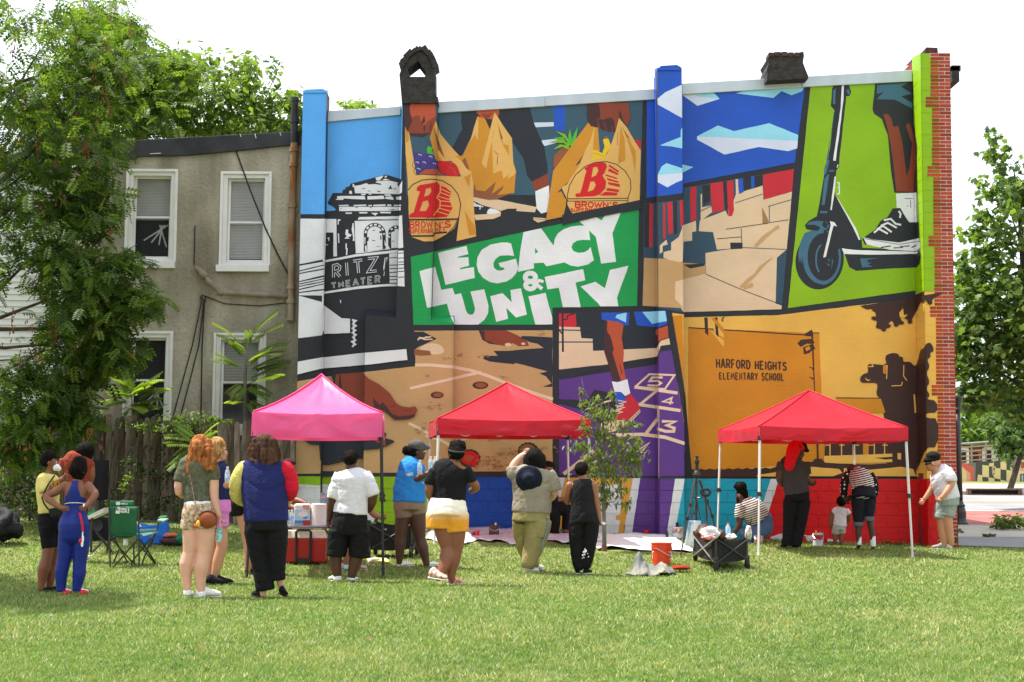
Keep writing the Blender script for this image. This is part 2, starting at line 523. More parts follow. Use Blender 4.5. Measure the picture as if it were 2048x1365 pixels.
def paint(name,c,k=1.0,**kw):
    c = [x * k for x in lin(c)]
    kw.setdefault('rough',.5);kw.setdefault('var',.09)
    m = mat('paint_' + name,c,vs=1.3,bump=.5,bs=9,spec=.3,bdist=.014,detail=5,**kw)
    n,l = m.node_tree.nodes,m.node_tree.links      # old brick courses and trowel marks still read through the paint
    if 'relief' in m: return m
    m['relief'] = 1
    tc = [x for x in n if x.bl_idname == 'ShaderNodeTexCoord'][0];bp = [x for x in n if x.bl_idname == 'ShaderNodeBump'][0]
    sx,cx,bt,b2 = n.new('ShaderNodeSeparateXYZ'),n.new('ShaderNodeCombineXYZ'),n.new('ShaderNodeTexBrick'),n.new('ShaderNodeBump')
    bt.inputs['Scale'].default_value = 1;bt.inputs['Brick Width'].default_value = .21;bt.inputs['Row Height'].default_value = .071;bt.inputs['Mortar Size'].default_value = .007;bt.inputs['Mortar Smooth'].default_value = .6
    b2.inputs['Strength'].default_value = .22;b2.inputs['Distance'].default_value = .004;b2.invert = True
    l.new(tc.outputs['Object'],sx.inputs[0]);l.new(sx.outputs['X'],cx.inputs['X']);l.new(sx.outputs['Z'],cx.inputs['Y']);l.new(cx.outputs[0],bt.inputs['Vector']);l.new(bt.outputs['Fac'],b2.inputs['Height']);l.new(bp.outputs[0],b2.inputs['Normal']);l.new(b2.outputs[0],n['Principled BSDF'].inputs['Normal'])
    return m
MK = .93
BLACK = paint('black','23262d');BLUE = paint('sky_blue','54a4ee');WHITE = paint('white','e4e7ec',MK);TEAL = paint('teal','37586c',MK)
NAVYK = paint('night','232833');GOLD = paint('gold','e0b062',MK);OCHRE = paint('ochre','cd8c26',MK);UMBER = paint('umber','8c5634',MK)
SKIN1 = paint('brown_skin','8a3c26',MK);SKIN2 = paint('orange_skin','b94f30',MK);DKSK = paint('dark_skin','452728',MK);CREAM = paint('cream','dcc0a0',MK)
RED = paint('red','d2141f',MK);GREEN = paint('green','0d9a4e',MK);LIME = paint('lime','88b404',MK);PURP = paint('purple','5a3484',MK)
TAN = paint('tan','c09a68',MK);TAN2 = paint('tan_mark','9c774b',MK);COBALT = paint('cobalt','1c50bc');LAV = paint('lavender','d3dbf4',MK);CYANL = paint('pale_cyan','94d6f2',MK)
STEEL = paint('steel','3f6a85',MK);CRIM = paint('crimson','c42434',MK);SLATE = paint('slate','2d4b60',MK);YEL = paint('yellow','e2b04e',MK);ORG = paint('orange','c98214',MK)
CHOC = paint('chocolate','3c231f',MK);GRAPE = paint('grape','453a8c',MK);LEAFG = paint('leaf_green','52b43a',MK);BANA = paint('banana','e6bf22',MK);CHALK = paint('chalk','e3c6a8',MK)
DGREY = paint('base_grey','3b3e44',MK);BASEB = paint('base_blue','0a48a8',MK);CYAN = paint('cyan','12a2bc',MK);BRED = paint('base_red','ce0c12',MK);MUST = paint('mustard','d29a34',MK);PRIMER = paint('primer','d6dcdc',MK)
Z1,Z2,Z3,Z4,Z5 = Zm(580,170,3.9),Zm(580,480,3.25),Zm(800,180,3.938),Zm(800,400,4.096),Zm(820,620,3.531)
Z6,Z7,Z8,ZR,ZS = Zm(1270,120,2.6257),Zm(1560,100,2.528),Zm(1340,580,3.25),Zm(640,330,5.0556),Zm(1570,150,3.033)
ZT,ZU,ZV,ZX,ZB,ZK = Zm(1700,150,3.035),Zm(860,200,5.4615),Zm(590,660,6.826),Zm(560,400,4.8778),Zm(1120,220,6.5),Zm(580,830,7.314)
rnd = random.Random(3)

# ---- theatre panel
A = Panel('mural_panel','mural panel of a black and white theatre under a blue sky')
A.p(BLUE,[(588,170),(806,170),(802,372),(798,432),(655,432),(652,429),(588,429)])
A.p(BLACK,[(45,495),(50,468),(100,468),(160,460),(150,440),(90,410),(75,383),(95,350),(130,285),(225,285),(232,252),(262,247),(248,235),(300,215),(312,190),(668,98),(830,150),(838,100),(850,560),(45,560)],ZR)
A.p(BLUE,[(88,400),(105,412),(125,420),(155,450),(140,460),(95,462)],ZR)
A.many(WHITE,[[(330,190),(352,205),(345,215),(410,205),(470,185),(490,200),(550,195),(620,205),(615,190),(560,180),(580,165),(700,160),(790,180),(780,195),(795,225),(832,160),(828,280),(800,298),(355,288),(345,225),(330,225)],
    [(560,130),(640,108),(635,125),(600,160),(570,158)],[(655,112),(680,110),(670,130),(655,130)],[(625,155),(660,140),(705,152),(660,158)],[(295,265),(320,262),(325,295),(295,293)],
    [(160,345),(178,345),(170,320),(210,315),(450,315),(460,350),(425,350),(240,340),(235,355),(165,355)],[(480,318),(640,312),(655,345),(480,352)],[(660,325),(720,320),(740,330),(745,355),(665,345)],[(770,325),(820,318),(820,355),(770,352)],
    [(415,295),(465,290),(455,308),(420,308)],[(485,293),(525,293),(510,305)],[(650,300),(710,299),(720,315),(660,315)],[(190,408),(288,404),(288,416),(192,418)],[(340,406),(468,402),(468,415),(340,418)],
    [(487,408),(525,406),(525,418),(490,418)],[(540,405),(662,400),(662,416),(540,420)],[(680,402),(720,402),(722,418),(680,418)],[(745,406),(820,404),(820,414),(745,418)],[(192,425),(815,425),(815,462),(600,468),(195,468)],
    [(257,484),(322,482),(322,495),(262,496)],[(395,478),(480,478),(478,492),(400,493)],[(515,486),(588,486),(560,515)],[(605,475),(718,475),(715,492),(610,490)],[(395,528),(800,520),(800,550),(380,555)],
    [(350,568),(795,560),(802,515),(830,512),(842,838),(795,845),(640,860),(485,885),(362,898)],[(45,548),(165,548),(172,925),(135,928),(135,685),(45,685)]],ZR)
A.many(BLACK,[[(410,245),(470,232),(440,245)],[(480,260),(515,265),(495,270)],[(575,265),(615,265),(595,277)],[(690,245),(715,205),(725,235),(735,245)],[(740,240),(775,240),(755,250)],[(510,425),(530,442),(505,436)],[(690,450),(760,450),(740,458)],[(205,440),(218,438),(215,450)],[(355,428),(385,428),(375,440)]],ZR)
for cx,cy,r,x0,x1 in ((553,700,112,443,664),(775,705,92,690,797)):
    A.p(BLACK,[(x0,880 if cx < 600 else 850)] + [(max(x0,min(x1,x)),y) for x,y in ell(cx,cy,r,r,18,180,360)] + [(x1,850)],ZR)
    for a in range(185,350,27 if cx < 600 else 34):
        A.p(WHITE,[(min(796,x),y) for x,y in ell(cx,cy,r - 9,r - 9,4,a,a + 17) + ell(cx,cy,r - 27,r - 27,4,a,a + 17)[::-1]],ZR)
    A.p(WHITE,[(cx - r + 38,876 if cx < 600 else 842)] + [(min(796,x),y) for x,y in ell(cx,cy,r - 36,r - 36,18,180,360)] + [(min(796,cx + r - 32),852 if cx < 600 else 840)],ZR)
A.many(BLACK,[[(600,672),(660,665),(662,690),(600,692)],[(690,668),(755,655),(755,672),(695,690)],[(470,735),(495,730),(490,770),(475,775)],[(520,760),(565,765),(540,772)],[(560,822),(615,825),(590,830)],[(520,660),(565,660),(545,667)],[(608,730),(618,705),(622,755),(610,755)],[(722,768),(760,772),(735,778)]],ZR)
A.many(WHITE,[[(448,735),(460,730),(458,800),(450,800)],[(455,820),(470,815),(475,870),(458,875)],[(665,700),(690,708),(712,735),(705,740),(675,725)],[(650,760),(662,790),(680,800),(710,850),(690,850),(655,815)],[(672,690),(690,695),(685,700)]],ZR)
A.many(WHITE,[[(180,552),(208,552),(206,565),(190,570),(188,605),(178,605)],[(180,695),(192,695),(197,790),(185,790)],[(262,655),(285,655),(285,690),(300,700),(320,705),(310,725),(280,735),(305,748),(250,748),(250,740),(270,730),(255,700)],
    [(258,795),(270,795),(272,840),(280,845),(275,915),(262,915),(265,860),(258,850)],[(330,590),(340,590),(350,770),(330,770),(335,740),(320,650)],[(70,740),(95,733),(92,770),(85,770),(82,748)],[(52,805),(80,805),(80,813),(52,813)]],ZR)
A.many(WHITE,[[(48,965),(360,905),(790,858),(790,885),(360,930),(35,990)],[(35,1285),(400,1225),(700,1205),(780,1210),(780,1228),(620,1232),(350,1260),(25,1308)],[(700,900),(790,888),(790,870),(845,868),(855,1232),(780,1225),(780,1205),(705,1205)],
    [(655,940),(662,938),(655,1035),(645,1080),(640,1040)],[(668,935),(675,935),(668,1000)],[(650,1080),(656,1080),(648,1125),(642,1125)],[(682,935),(688,935),(684,975)]],ZR)
for y in (938,1012,1048,1085,1128,1160,1195): A.line(BLACK,[(704,y + 4),(782,y)],9,ZR)
for y in (895,945,985,1012,1048,1080,1138): A.line(BLACK,[(790,y),(852,y - 4)],8,ZR)
A.line(BLACK,[(786,860),(782,1225)],5,ZR)
RZ = {'R': [[(137,1140),(135,1020),(175,1008),(202,1030),(195,1062),(140,1085)],[(160,1080),(202,1132)]],'I': [[(268,990),(276,1120)]],'T': [[(335,975),(428,962)],[(380,968),(390,1095)]],'Z': [[(484,948),(572,940),(488,1082),(575,1072)]]}
for m,w in ((WHITE,27),(BLACK,14)):
    for pls in RZ.values():
        for pl in pls:
            k = (27 - w) / 2;A.line(m,pl,w,ZR)
for m,w in ((WHITE,15),(BLACK,6.5)): A.txt(m,[(112,1200),(606,1120),(606,1190),(118,1250)],'THEATER',w,ZR,gap=.5)
A.p(WHITE,[(588,438),(652.5,438),(646,660),(644,672),(589,678)])
for q in ([(190,628),(415,583),(420,605),(190,645)],[(185,690),(433,632),(435,642),(185,702)],[(185,715),(433,668),(433,680),(185,727)],[(182,795),(415,738),(433,738),(433,752),(182,805)],[(182,818),(433,765),(433,775),(182,828)],[(180,842),(433,790),(433,800),(180,852)],[(180,872),(433,815),(433,825),(180,882)],[(178,900),(433,870),(433,882),(178,910)],[(172,932),(412,935),(410,998)]):
    A.p(BLACK,q,ZX)
A.p(WHITE,[(410,1015),(600,1155),(683,1160),(683,1300),(405,1310)],ZX)
A.p(WHITE,[(585,978),(595,978),(595,1010),(588,1008)],ZX)
A.p(WHITE,[(10,440),(350,380),(940,315),(1520,262),(1535,412),(950,480),(360,530),(10,617)],ZV)
A.p(BLACK,[(586,678.5),(644,671),(648,660),(650,710),(640,716),(588,725)])
A.line(WHITE,[(704,640),(712,642),(706,648),(712,652),(705,657),(711,661),(705,666),(712,670),(706,675),(711,681),(704,684),(711,689),(704,694)],3.4)
A.line(WHITE,[(707,642),(707,662),(709,678),(707,692)],3)
# ---- street game panel
B = Panel('mural_panel','tan mural panel of bare feet, bottle caps and chalk lines')
B.p(TAN,[(586,765),(640,755),(831,733),(829,662),(1105,661),(1105,942),(586,948)])
B.p(NAVYK,[(28,155),(95,155),(190,205),(60,262),(30,285)],Z5);B.p(CREAM,[(75,262),(130,235),(200,240),(238,270),(238,310),(150,320),(70,285)],Z5,1);B.p(UMBER,[(30,278),(140,290),(150,320),(70,326),(30,318)],Z5)
for q in ([(55,205),(150,190)],[(55,215),(70,195),(90,205),(120,190)],[(80,195),(100,210),(160,208)]): B.line(CHALK,q,9,Z5)
B.p(SKIN1,[(485,145),(680,145),(760,180),(830,225),(840,255),(770,258),(725,235),(700,262),(640,250),(560,235),(510,210)],Z5);B.p(DKSK,[(485,145),(525,148),(530,215),(600,238),(640,250),(560,240),(510,212)],Z5)
B.p(CREAM,ell(693,247,24,13,14),Z5);B.p(CREAM,ell(800,240,15,9,12),Z5)
B.p(NAVYK,[(790,185),(1005,195),(1005,545),(935,545),(1000,520),(960,470),(915,450),(970,435),(860,405),(740,375),(735,385),(560,365),(515,345),(530,325),(620,325),(590,290),(700,290),(860,275),(945,270),(900,240),(850,230),(780,200)],Z5)
B.line(CHALK,[(36,390),(140,390),(300,404),(430,428),(560,470),(700,526),(850,580),(1010,632)],22,Z5);B.line(CHALK,[(0,555),(300,487),(500,440)],20,Z5)
B.line(CHALK,[(-10,800),(60,835),(190,905),(330,985)],20,Z5);B.line(CHALK,[(110,890),(250,935),(340,985)],16,Z5);B.line(CHALK,[(360,918),(470,892),(560,872)],18,Z5)
for x,y,a,b in ((497,533,56,27),(192,602,46,24)): B.p(DKSK,ell(x,y,a,b),Z5);B.p(SKIN1,ell(x + 5,y - 2,a * .75,b * .72),Z5);B.p(UMBER,ell(x + 3,y + 1,a * .6,b * .55),Z5)
def cap(x,y,r,m1,m2,m3): 
    B.p(m1,[(x + math.cos(rad(t)) * r * (1 + .05 * (t // 12 % 2)),y + math.sin(rad(t)) * r * .86 * (1 + .05 * (t // 12 % 2))) for t in range(0,360,6)],Z5);B.p(m2,ell(x - 5,y - 5,r * .8,r * .66),Z5);B.p(m3,ell(x - 8,y - 2,r * .45,r * .34),Z5)
cap(422,1050,74,DKSK,RED,SKIN2);cap(835,1000,72,NAVYK,UMBER,CREAM)
B.p(RED,[(480,1010),(492,1060),(470,1100),(420,1112),(455,1080),(470,1045)],Z5)
for cx,cy,n,sp in ((150,690,14,60),(275,345,5,50),(355,320,6,40),(500,325,6,30),(930,170,4,30),(560,1080,40,90),(700,1010,26,70),(940,1000,14,60),(600,905,14,70),(120,470,3,25),(680,480,3,30),(80,850,12,60),(330,1090,10,70),(640,1120,22,80),(-250,960,12,60),(-560,870,12,50),(-760,850,14,60),(-640,800,10,40),(-420,1010,10,60),(-100,720,10,50)):
    for _ in range(n):
        x,y = cx + rnd.gauss(0,sp * .6),cy + rnd.gauss(0,sp * .28)
        B.line(TAN2 if rnd.random() < .8 else UMBER,[(x,y),(x + rnd.uniform(-18,18),y + rnd.uniform(-10,4)),(x + rnd.uniform(-34,34),y + rnd.uniform(-12,12))],[4,6,1],Z5)
B.p(SKIN1,[(555,605),(920,580),(1010,670),(1150,745),(1290,860),(1380,1000),(1450,1045),(1560,1060),(1640,1045),(1672,1090),(1630,1190),(1500,1225),(1350,1225),(1220,1110),(1170,1130),(1120,1080),(900,1000),(640,830),(540,740)],ZV)
B.p(DKSK,[(1065,930),(1165,1030),(1190,985),(1260,1060),(1330,1150),(1420,1180),(1560,1170),(1620,1150),(1640,1180),(1560,1220),(1360,1232),(1220,1112),(1180,1090),(1080,1060)],ZV)
B.p(BLACK,[(490,615),(560,605),(540,740),(515,735),(525,690)],ZV);B.p(BLACK,[(605,605),(620,610),(640,815),(600,790)],ZV)
B.line(DKSK,[(1470,1080),(1540,1110),(1590,1075)],5,ZV);B.line(DKSK,[(1310,1060),(1380,1020)],4,ZV)
B.p(NAVYK,[(60,240),(1290,240),(1290,500),(1070,520),(1060,640),(980,640),(760,690),(560,735),(455,735),(450,710),(485,655),(440,665),(425,440),(290,430),(220,380),(150,330),(60,310)],ZK)
B.p(NAVYK,[(445,825),(800,830),(800,908),(440,908)],ZK)
B.p(NAVYK,[(1280,240),(1390,265),(1412,270),(1400,310),(1375,340),(1500,370),(1530,395),(1450,440),(1340,490),(1280,500)],ZK);B.p(SKIN1,[(1330,220),(1390,260),(1370,340),(1400,400),(1390,470),(1340,430),(1260,400),(1210,345)],ZK)
# ---- groceries panel
C = Panel('mural_panel',"mural panel of hands carrying BROWN'S SUPERMARKET grocery bags")
C.p(TEAL,[(28,40),(1912,40),(1897,832),(880,830),(575,830),(50,830)],Z3)
C.p(COBALT,[(1205,40),(1300,40),(1300,322),(1215,322)],Z3);C.p(LAV,[(1135,250),(1350,245),(1352,288),(1150,300)],ZU);C.p(LAV,[(1210,445),(1400,425),(1390,470),(1250,505)],ZU)
C.p(NAVYK,[(345,60),(340,250),(355,315),(235,540),(260,610),(345,620),(480,330),(520,200),(650,320),(800,280),(1060,640),(1110,895),(1285,812),(1285,720),(1250,520),(1130,240),(1085,60)],ZU)
C.p(BLACK,[(800,280),(900,110),(750,60),(760,120)],ZU);C.p(NAVYK,[(800,270),(910,480),(1020,640),(1060,830),(1110,895),(1130,600),(1000,300),(900,100)],ZU)
C.p(SKIN2,[(500,80),(760,70),(755,150),(740,190),(690,215),(625,210),(560,190),(510,140)],ZU);C.p(SKIN1,[(560,150),(620,160),(690,140),(640,205),(600,205)],ZU)
C.p(CREAM,[(465,1060),(640,1095),(740,1090),(1165,1172),(1150,1230),(940,1215),(950,1190),(850,1190),(770,1215),(690,1185),(465,1120)],ZU)
C.p(OCHRE,[(520,180),(600,205),(655,325),(705,135),(790,270),(895,420),(910,680),(940,780),(920,1020),(890,1020),(720,1090),(640,1095),(470,1060),(470,910),(350,620),(470,370)],ZU)
C.many(GOLD,[[(705,135),(790,270),(895,420),(910,690),(940,800),(915,825),(840,865),(870,810),(800,860),(785,770),(690,808),(675,450),(612,760),(565,690),(640,400)],[(520,180),(530,260),(522,440),(490,380),(440,460),(480,300)]],ZU)
C.many(OCHRE,[[(735,220),(790,440),(800,480),(860,500),(865,605),(810,520),(760,400)]],ZU);C.many(UMBER,[[(745,280),(795,420),(780,440)],[(690,545),(750,600),(745,606),(700,562)],[(735,610),(742,610),(738,710),(730,705)],[(698,300),(688,420),(684,415)]],ZU)
C.p(UMBER,[(478,905),(505,985),(600,1000),(720,895),(675,1030),(808,935),(790,980),(730,1040),(890,1020),(720,1090),(640,1095),(470,1060)],ZU)
C.p(SKIN1,[(1108,897),(1286,805),(1300,935),(1150,1000)],ZU);C.p(WHITE,[(1150,1000),(1300,935),(1305,1060),(1278,1225),(1215,1242),(1165,1190)],ZU)
C.p(BLACK,[(1160,1190),(1215,1242),(1278,1225),(1268,1292),(1128,1282)],ZU);C.p(CREAM,[(1128,1284),(1268,1295),(1262,1320),(1180,1342),(1130,1312)],ZU);C.line(BLACK,[(1135,1300),(1262,1310)],4,ZU)
C.p(NAVYK,[(465,1100),(640,1185),(610,1256),(485,1252)],ZU);C.p(WHITE,[(640,1185),(700,1190),(772,1222),(740,1242),(612,1258)],ZU,1);C.p(CREAM,[(480,1256),(740,1242),(776,1220),(770,1270),(690,1302),(500,1316)],ZU)
for q in ([(470,1120),(495,1135),(480,1160),(515,1160)],[(500,1150),(550,1170),(545,1200)],[(475,1140),(520,1150),(580,1170)]): C.line(WHITE,q,10,ZU)
# left bag
C.p(GOLD,[(40,380),(60,500),(120,668),(475,683),(560,660),(580,740),(578,880),(600,1155),(445,1192),(468,1000),(430,1090),(370,1140),(265,1192),(190,1195),(90,1160),(70,1000),(60,700)],Z3)
C.p(GOLD,[(40,290),(66,300),(95,480),(128,668),(60,700),(44,500)],Z3);C.p(OCHRE,[(40,290),(66,300),(70,400),(50,420)],Z3)
C.p(OCHRE,[(235,380),(268,240),(290,330),(345,545),(330,560),(285,560),(268,500)],Z3);C.p(GOLD,[(275,235),(320,350),(430,480),(530,590),(565,655),(520,700),(480,683),(465,640),(400,560),(330,565),(290,500)],Z3);C.p(UMBER,[(262,290),(292,360),(352,540),(300,470)],Z3)
C.p(OCHRE,[(430,520),(500,520),(515,540),(485,560)],Z3);C.p(UMBER,[(485,558),(515,535),(552,640),(520,615)],Z3);C.p(OCHRE,[(505,690),(556,660),(545,770)],Z3);C.p(OCHRE,[(510,955),(590,1075),(597,1140),(545,1148)],Z3)
C.p(GRAPE,[(100,490),(130,485),(180,502),(225,500),(262,520),(288,555),(288,630),(200,622),(128,667)],Z3)
for x,y in ((150,530),(235,545),(265,600),(185,590),(130,590),(140,640)): C.line(NAVYK,ell(x,y,32,32,12,0,300),3,Z3);C.line(LAV,ell(x,y,22,22,5,250,330),5,Z3)
C.p(LEAFG,[(210,465),(225,440),(245,455),(258,450),(252,480),(268,512),(235,505),(215,500)],Z3);C.p(RED,[(288,580),(320,560),(370,562),(430,575),(462,620),(474,683),(335,672)],Z3,1);C.line(UMBER,[(400,605),(407,560)],7,Z3);C.line(SKIN2,[(385,610),(425,625),(440,665)],10,Z3)
C.p(SKIN2,[(150,662),(200,628),(285,622),(338,672)],Z3)
C.p(SKIN1,[(30,40),(278,40),(285,230),(245,340),(180,365),(80,355),(40,280)],Z3);C.p(SKIN2,[(85,40),(270,40),(285,205),(215,250),(195,280),(170,255),(150,200),(90,215),(72,150)],Z3)
C.many(DKSK,[[(30,40),(92,40),(75,150),(95,250),(60,330),(36,280)],[(110,80),(155,115),(120,110)],[(190,200),(200,250),(165,275)],[(75,340),(180,345),(240,335),(180,370),(85,360)],[(180,300),(200,270),(195,340)],[(235,290),(255,250),(235,335)]],Z3)
def bigb(outer,holes,Z): C.p(RED,outer,Z,0,holes)
C.p(RED,[(1165,770),(1200,790),(1258,835),(1240,890),(1268,960),(1225,1030),(1060,1040),(1165,950),(1140,880)],Z1)
for i,(a,b) in enumerate((((1150,800),(1260,850)),((1150,830),(1255,872)),((1140,865),(1240,895)),((1160,905),(1250,912)),((1162,940),(1270,950)),((1160,962),(1265,990)),((1140,985),(1245,1018)),((1165,780),(1225,800)))): C.line(GOLD,[a,b],7,Z1)
C.line(GOLD,[(1175,775),(1172,840),(1145,880),(1172,905),(1170,955),(1120,1020)],8,Z1)
bigb([(992,798),(1012,782),(1150,758),(1168,785),(1165,840),(1138,880),(1162,900),(1163,950),(1120,1010),(1080,1035),(930,1035),(935,1010),(965,995),(1015,830),(988,825)],([(1060,810),(1095,800),(1105,830),(1085,860),(1045,875)],[(1035,910),(1075,900),(1085,940),(1060,985),(1010,985)]),Z1)
C.line(BLACK,[(920,820),(960,775),(1030,743),(1110,735),(1190,748),(1260,790),(1310,850),(1332,930),(1318,1030),(1280,1110),(1220,1170),(1140,1215)],6,Z1)
C.line(BLACK,[(928,1052),(1125,1052),(1310,1047)],12,Z1);C.line(BLACK,[(945,1180),(1120,1178),(1125,1158),(1225,1150)],12,Z1)
C.txt(RED,[(932,1068),(1108,1066),(1112,1110),(935,1115)],'BROW',8,Z1,.32);C.txt(RED,[(1128,1072),(1255,1064),(1255,1108),(1130,1112)],"N'S",9,Z1,.22)
C.txt(RED,[(926,1122),(1112,1122),(1114,1156),(928,1158)],'SUPERMAR',5,Z1,.4);C.txt(RED,[(1135,1116),(1215,1112),(1212,1144),(1135,1146)],'KET',6,Z1,.25)
# right bag
C.p(SKIN1,[(385,500),(450,300),(500,200),(480,330),(455,440)],ZB);C.p(UMBER,[(1205,590),(1212,515),(1270,462),(1345,450),(1330,500),(1225,650)],Z3)
for q in ([(1225,520),(1300,560)],[(1260,480),(1320,520)],[(1215,590),(1290,480)],[(1240,620),(1320,500)],[(1212,560),(1262,600)]): C.line(SKIN2,q,5,Z3)
for q in ([(1330,450),(1290,420),(1180,412),(1270,388),(1330,425)],[(1330,470),(1280,450),(1205,472),(1260,430),(1330,440)],[(1335,440),(1300,380),(1228,325),(1300,350),(1345,420)]): C.p(LIME,q,Z3)
for q in ([(1330,440),(1325,360),(1338,305),(1352,370),(1355,440)],[(1345,450),(1360,370),(1402,288),(1390,370),(1365,450)],[(1355,455),(1380,390),(1432,345),(1400,400),(1370,460)],[(1320,440),(1280,400),(1210,378),(1290,370)]): C.p(LEAFG,q,Z3)
C.p(GOLD,[(765,105),(870,230),(985,430),(1050,520),(1035,1175),(880,1205),(160,1350),(100,1250),(85,1150),(20,1010),(90,970),(250,710),(320,550),(370,330),(410,225),(490,230),(510,550),(600,600),(665,450)],ZB)
C.p(OCHRE,[(1480,260),(1530,290),(1500,400),(1440,520),(1380,600),(1430,570),(1330,720),(1240,810),(1270,800),(1310,870),(1300,960),(1285,1000),(1150,1028),(1175,850),(1205,640),(1330,470)],Z3)
C.p(BLACK,[(1312,890),(1355,978),(1285,1000)],Z3)
C.p(TEAL,[(490,230),(720,285),(665,450),(640,470),(560,560),(515,540)],ZB)
C.many(OCHRE,[[(430,480),(450,230),(492,230),(517,535),(425,515)],[(785,205),(840,380),(850,655),(755,705)],[(810,220),(985,540),(985,660),(975,830),(940,600),(870,380)]],ZB);C.p(UMBER,[(800,215),(940,420),(900,370),(870,350)],ZB);C.line(UMBER,[(752,290),(745,465)],6,ZB)
C.p(BANA,[(558,390),(595,350),(632,380),(662,470),(610,560),(585,640),(550,560),(580,480)],ZB);C.p(BANA,[(425,520),(500,540),(590,580),(595,625),(420,655)],ZB);C.p(UMBER,[(560,385),(575,350),(600,340),(632,360),(630,378),(600,372)],ZB);C.line(OCHRE,[(430,560),(500,580),(580,610)],8,ZB)
C.p(SKIN1,[(360,-90),(890,-90),(918,110),(870,220),(815,130),(765,108),(720,290),(640,285),(540,262),(470,220),(400,215),(360,110)],ZB)
C.p(DKSK,[(355,-90),(500,-90),(522,0),(525,105),(480,110),(495,222),(400,215),(358,110)],ZB);C.p(DKSK,[(480,110),(560,130),(655,100),(700,130),(720,290),(640,285),(545,262),(500,230)],ZB);C.p(DKSK,[(780,0),(818,125),(770,100),(765,60)],ZB)
for q in ([(480,115),(515,235)],[(568,160),(605,270)],[(670,210),(690,280)]): C.line(SKIN1,q,9,ZB)
C.p(CRIM,[(970,388),(1055,400),(1052,522),(1030,500)],ZB)
bigb([(320,755),(350,740),(400,705),(550,675),(600,700),(610,740),(580,820),(550,855),(600,930),(590,1020),(520,1100),(440,1125),(215,1135),(195,1110),(210,1090),(265,1080),(345,790),(325,780)],([(430,750),(480,740),(500,790),(470,850),(410,880)],[(395,935),(445,930),(465,980),(435,1040),(360,1068)]),ZB)
C.many(RED,[[(638,710),(768,795),(755,815),(632,735)],[(640,760),(762,830),(750,850),(620,795)],[(600,840),(745,885),(735,900),(585,855)],[(605,885),(755,930),(760,950),(620,915)],[(625,940),(775,965),(778,1005),(630,970)],[(615,1015),(770,1040),(760,1070),(600,1052)],[(590,1065),(752,1080),(735,1115),(510,1115)]],ZB)
C.line(BLACK,[(98,1200),(98,1100),(125,980),(200,845),(330,735),(450,685),(600,672),(740,710),(850,800),(915,910),(922,1030),(885,1140),(880,1210)],9,ZB);C.line(BLACK,[(98,1157),(880,1150)],10,ZB);C.line(BLACK,[(98,1188),(885,1180)],8,ZB)
C.txt(RED,[(192,1198),(755,1206),(750,1262),(195,1268)],"BROWN'S",17,ZB,.22);C.txt(RED,[(135,1285),(470,1278),(470,1322),(140,1325)],'SUPERMA',10,ZB,.3)
C.p(BLACK,[(30,1365),(160,1350),(880,1208),(1050,1170),(1060,1290),(450,1400),(30,1500)],ZB)
# ---- title panel
D = Panel('mural_panel','green mural panel lettered LEGACY & UNITY in white')
D.p(GREEN,[(88,468),(1958,55),(1942,870),(1250,883),(1248,1022),(110,1025)],Z4)
_o = lambda p: D.p(WHITE,p,Z4)
_o([(160,585),(288,550),(338,738),(430,722),(470,835),(388,850),(222,885)]);_o([(430,722),(448,778),(500,765),(538,900),(552,930),(575,943),(602,935),(615,905),(612,880),(577,752),(690,733),(725,870),(722,930),(690,985),(640,1022),(450,1022),(415,960),(385,850)])
_o([(312,435),(545,378),(560,445),(470,468),(480,475),(560,470),(565,540),(490,560),(495,570),(605,552),(613,640),(372,697)])
_o([(910,358),(935,460),(880,455),(820,458),(782,485),(765,520),(768,555),(795,578),(830,580),(858,568),(850,555),(822,552),(808,518),(950,482),(968,560),(950,605),(915,645),(870,670),(800,685),(740,675),(680,640),(642,590),(628,530),(635,470),(670,410),(740,368),(830,350),(880,350)])
D.p(WHITE,[(1012,265),(1155,235),(1258,375),(1340,515),(1200,545),(1175,515),(1095,520),(1098,562),(965,590),(985,420)],Z4,0,([(1108,392),(1132,430),(1105,440)],))
_o([(1258,375),(1268,320),(1295,275),(1340,242),(1400,220),(1460,212),(1510,212),(1548,248),(1558,330),(1500,328),(1450,335),(1415,360),(1405,390),(1420,420),(1460,435),(1510,430),(1545,410),(1560,385),(1588,495),(1540,530),(1460,548),(1400,540),(1330,505),(1285,445)])
_o([(1450,160),(1590,128),(1650,170),(1700,100),(1820,80),(1740,275),(1770,508),(1648,523),(1605,305),(1510,212)]);_o([(740,790),(840,765),(915,840),(905,740),(990,725),(1040,940),(950,965),(870,885),(885,975),(788,1000)])
_o([(1052,792),(1192,762),(1248,970),(1248,1020),(1108,1022)]);_o([(1185,632),(1500,568),(1518,660),(1438,678),(1480,880),(1335,880),(1300,720),(1208,735)]);_o([(1478,710),(1600,672),(1678,725),(1720,575),(1872,540),(1778,800),(1788,872),(1640,872),(1625,850)])
D.line(WHITE,ell(1068,635,42,34,20),40,Z4,True);D.line(WHITE,ell(1068,700,38,30,20),40,Z4,True);D.line(WHITE,[(1090,672),(1165,730)],30,Z4);D.line(WHITE,[(1105,700),(1140,660),(1175,672)],24,Z4)
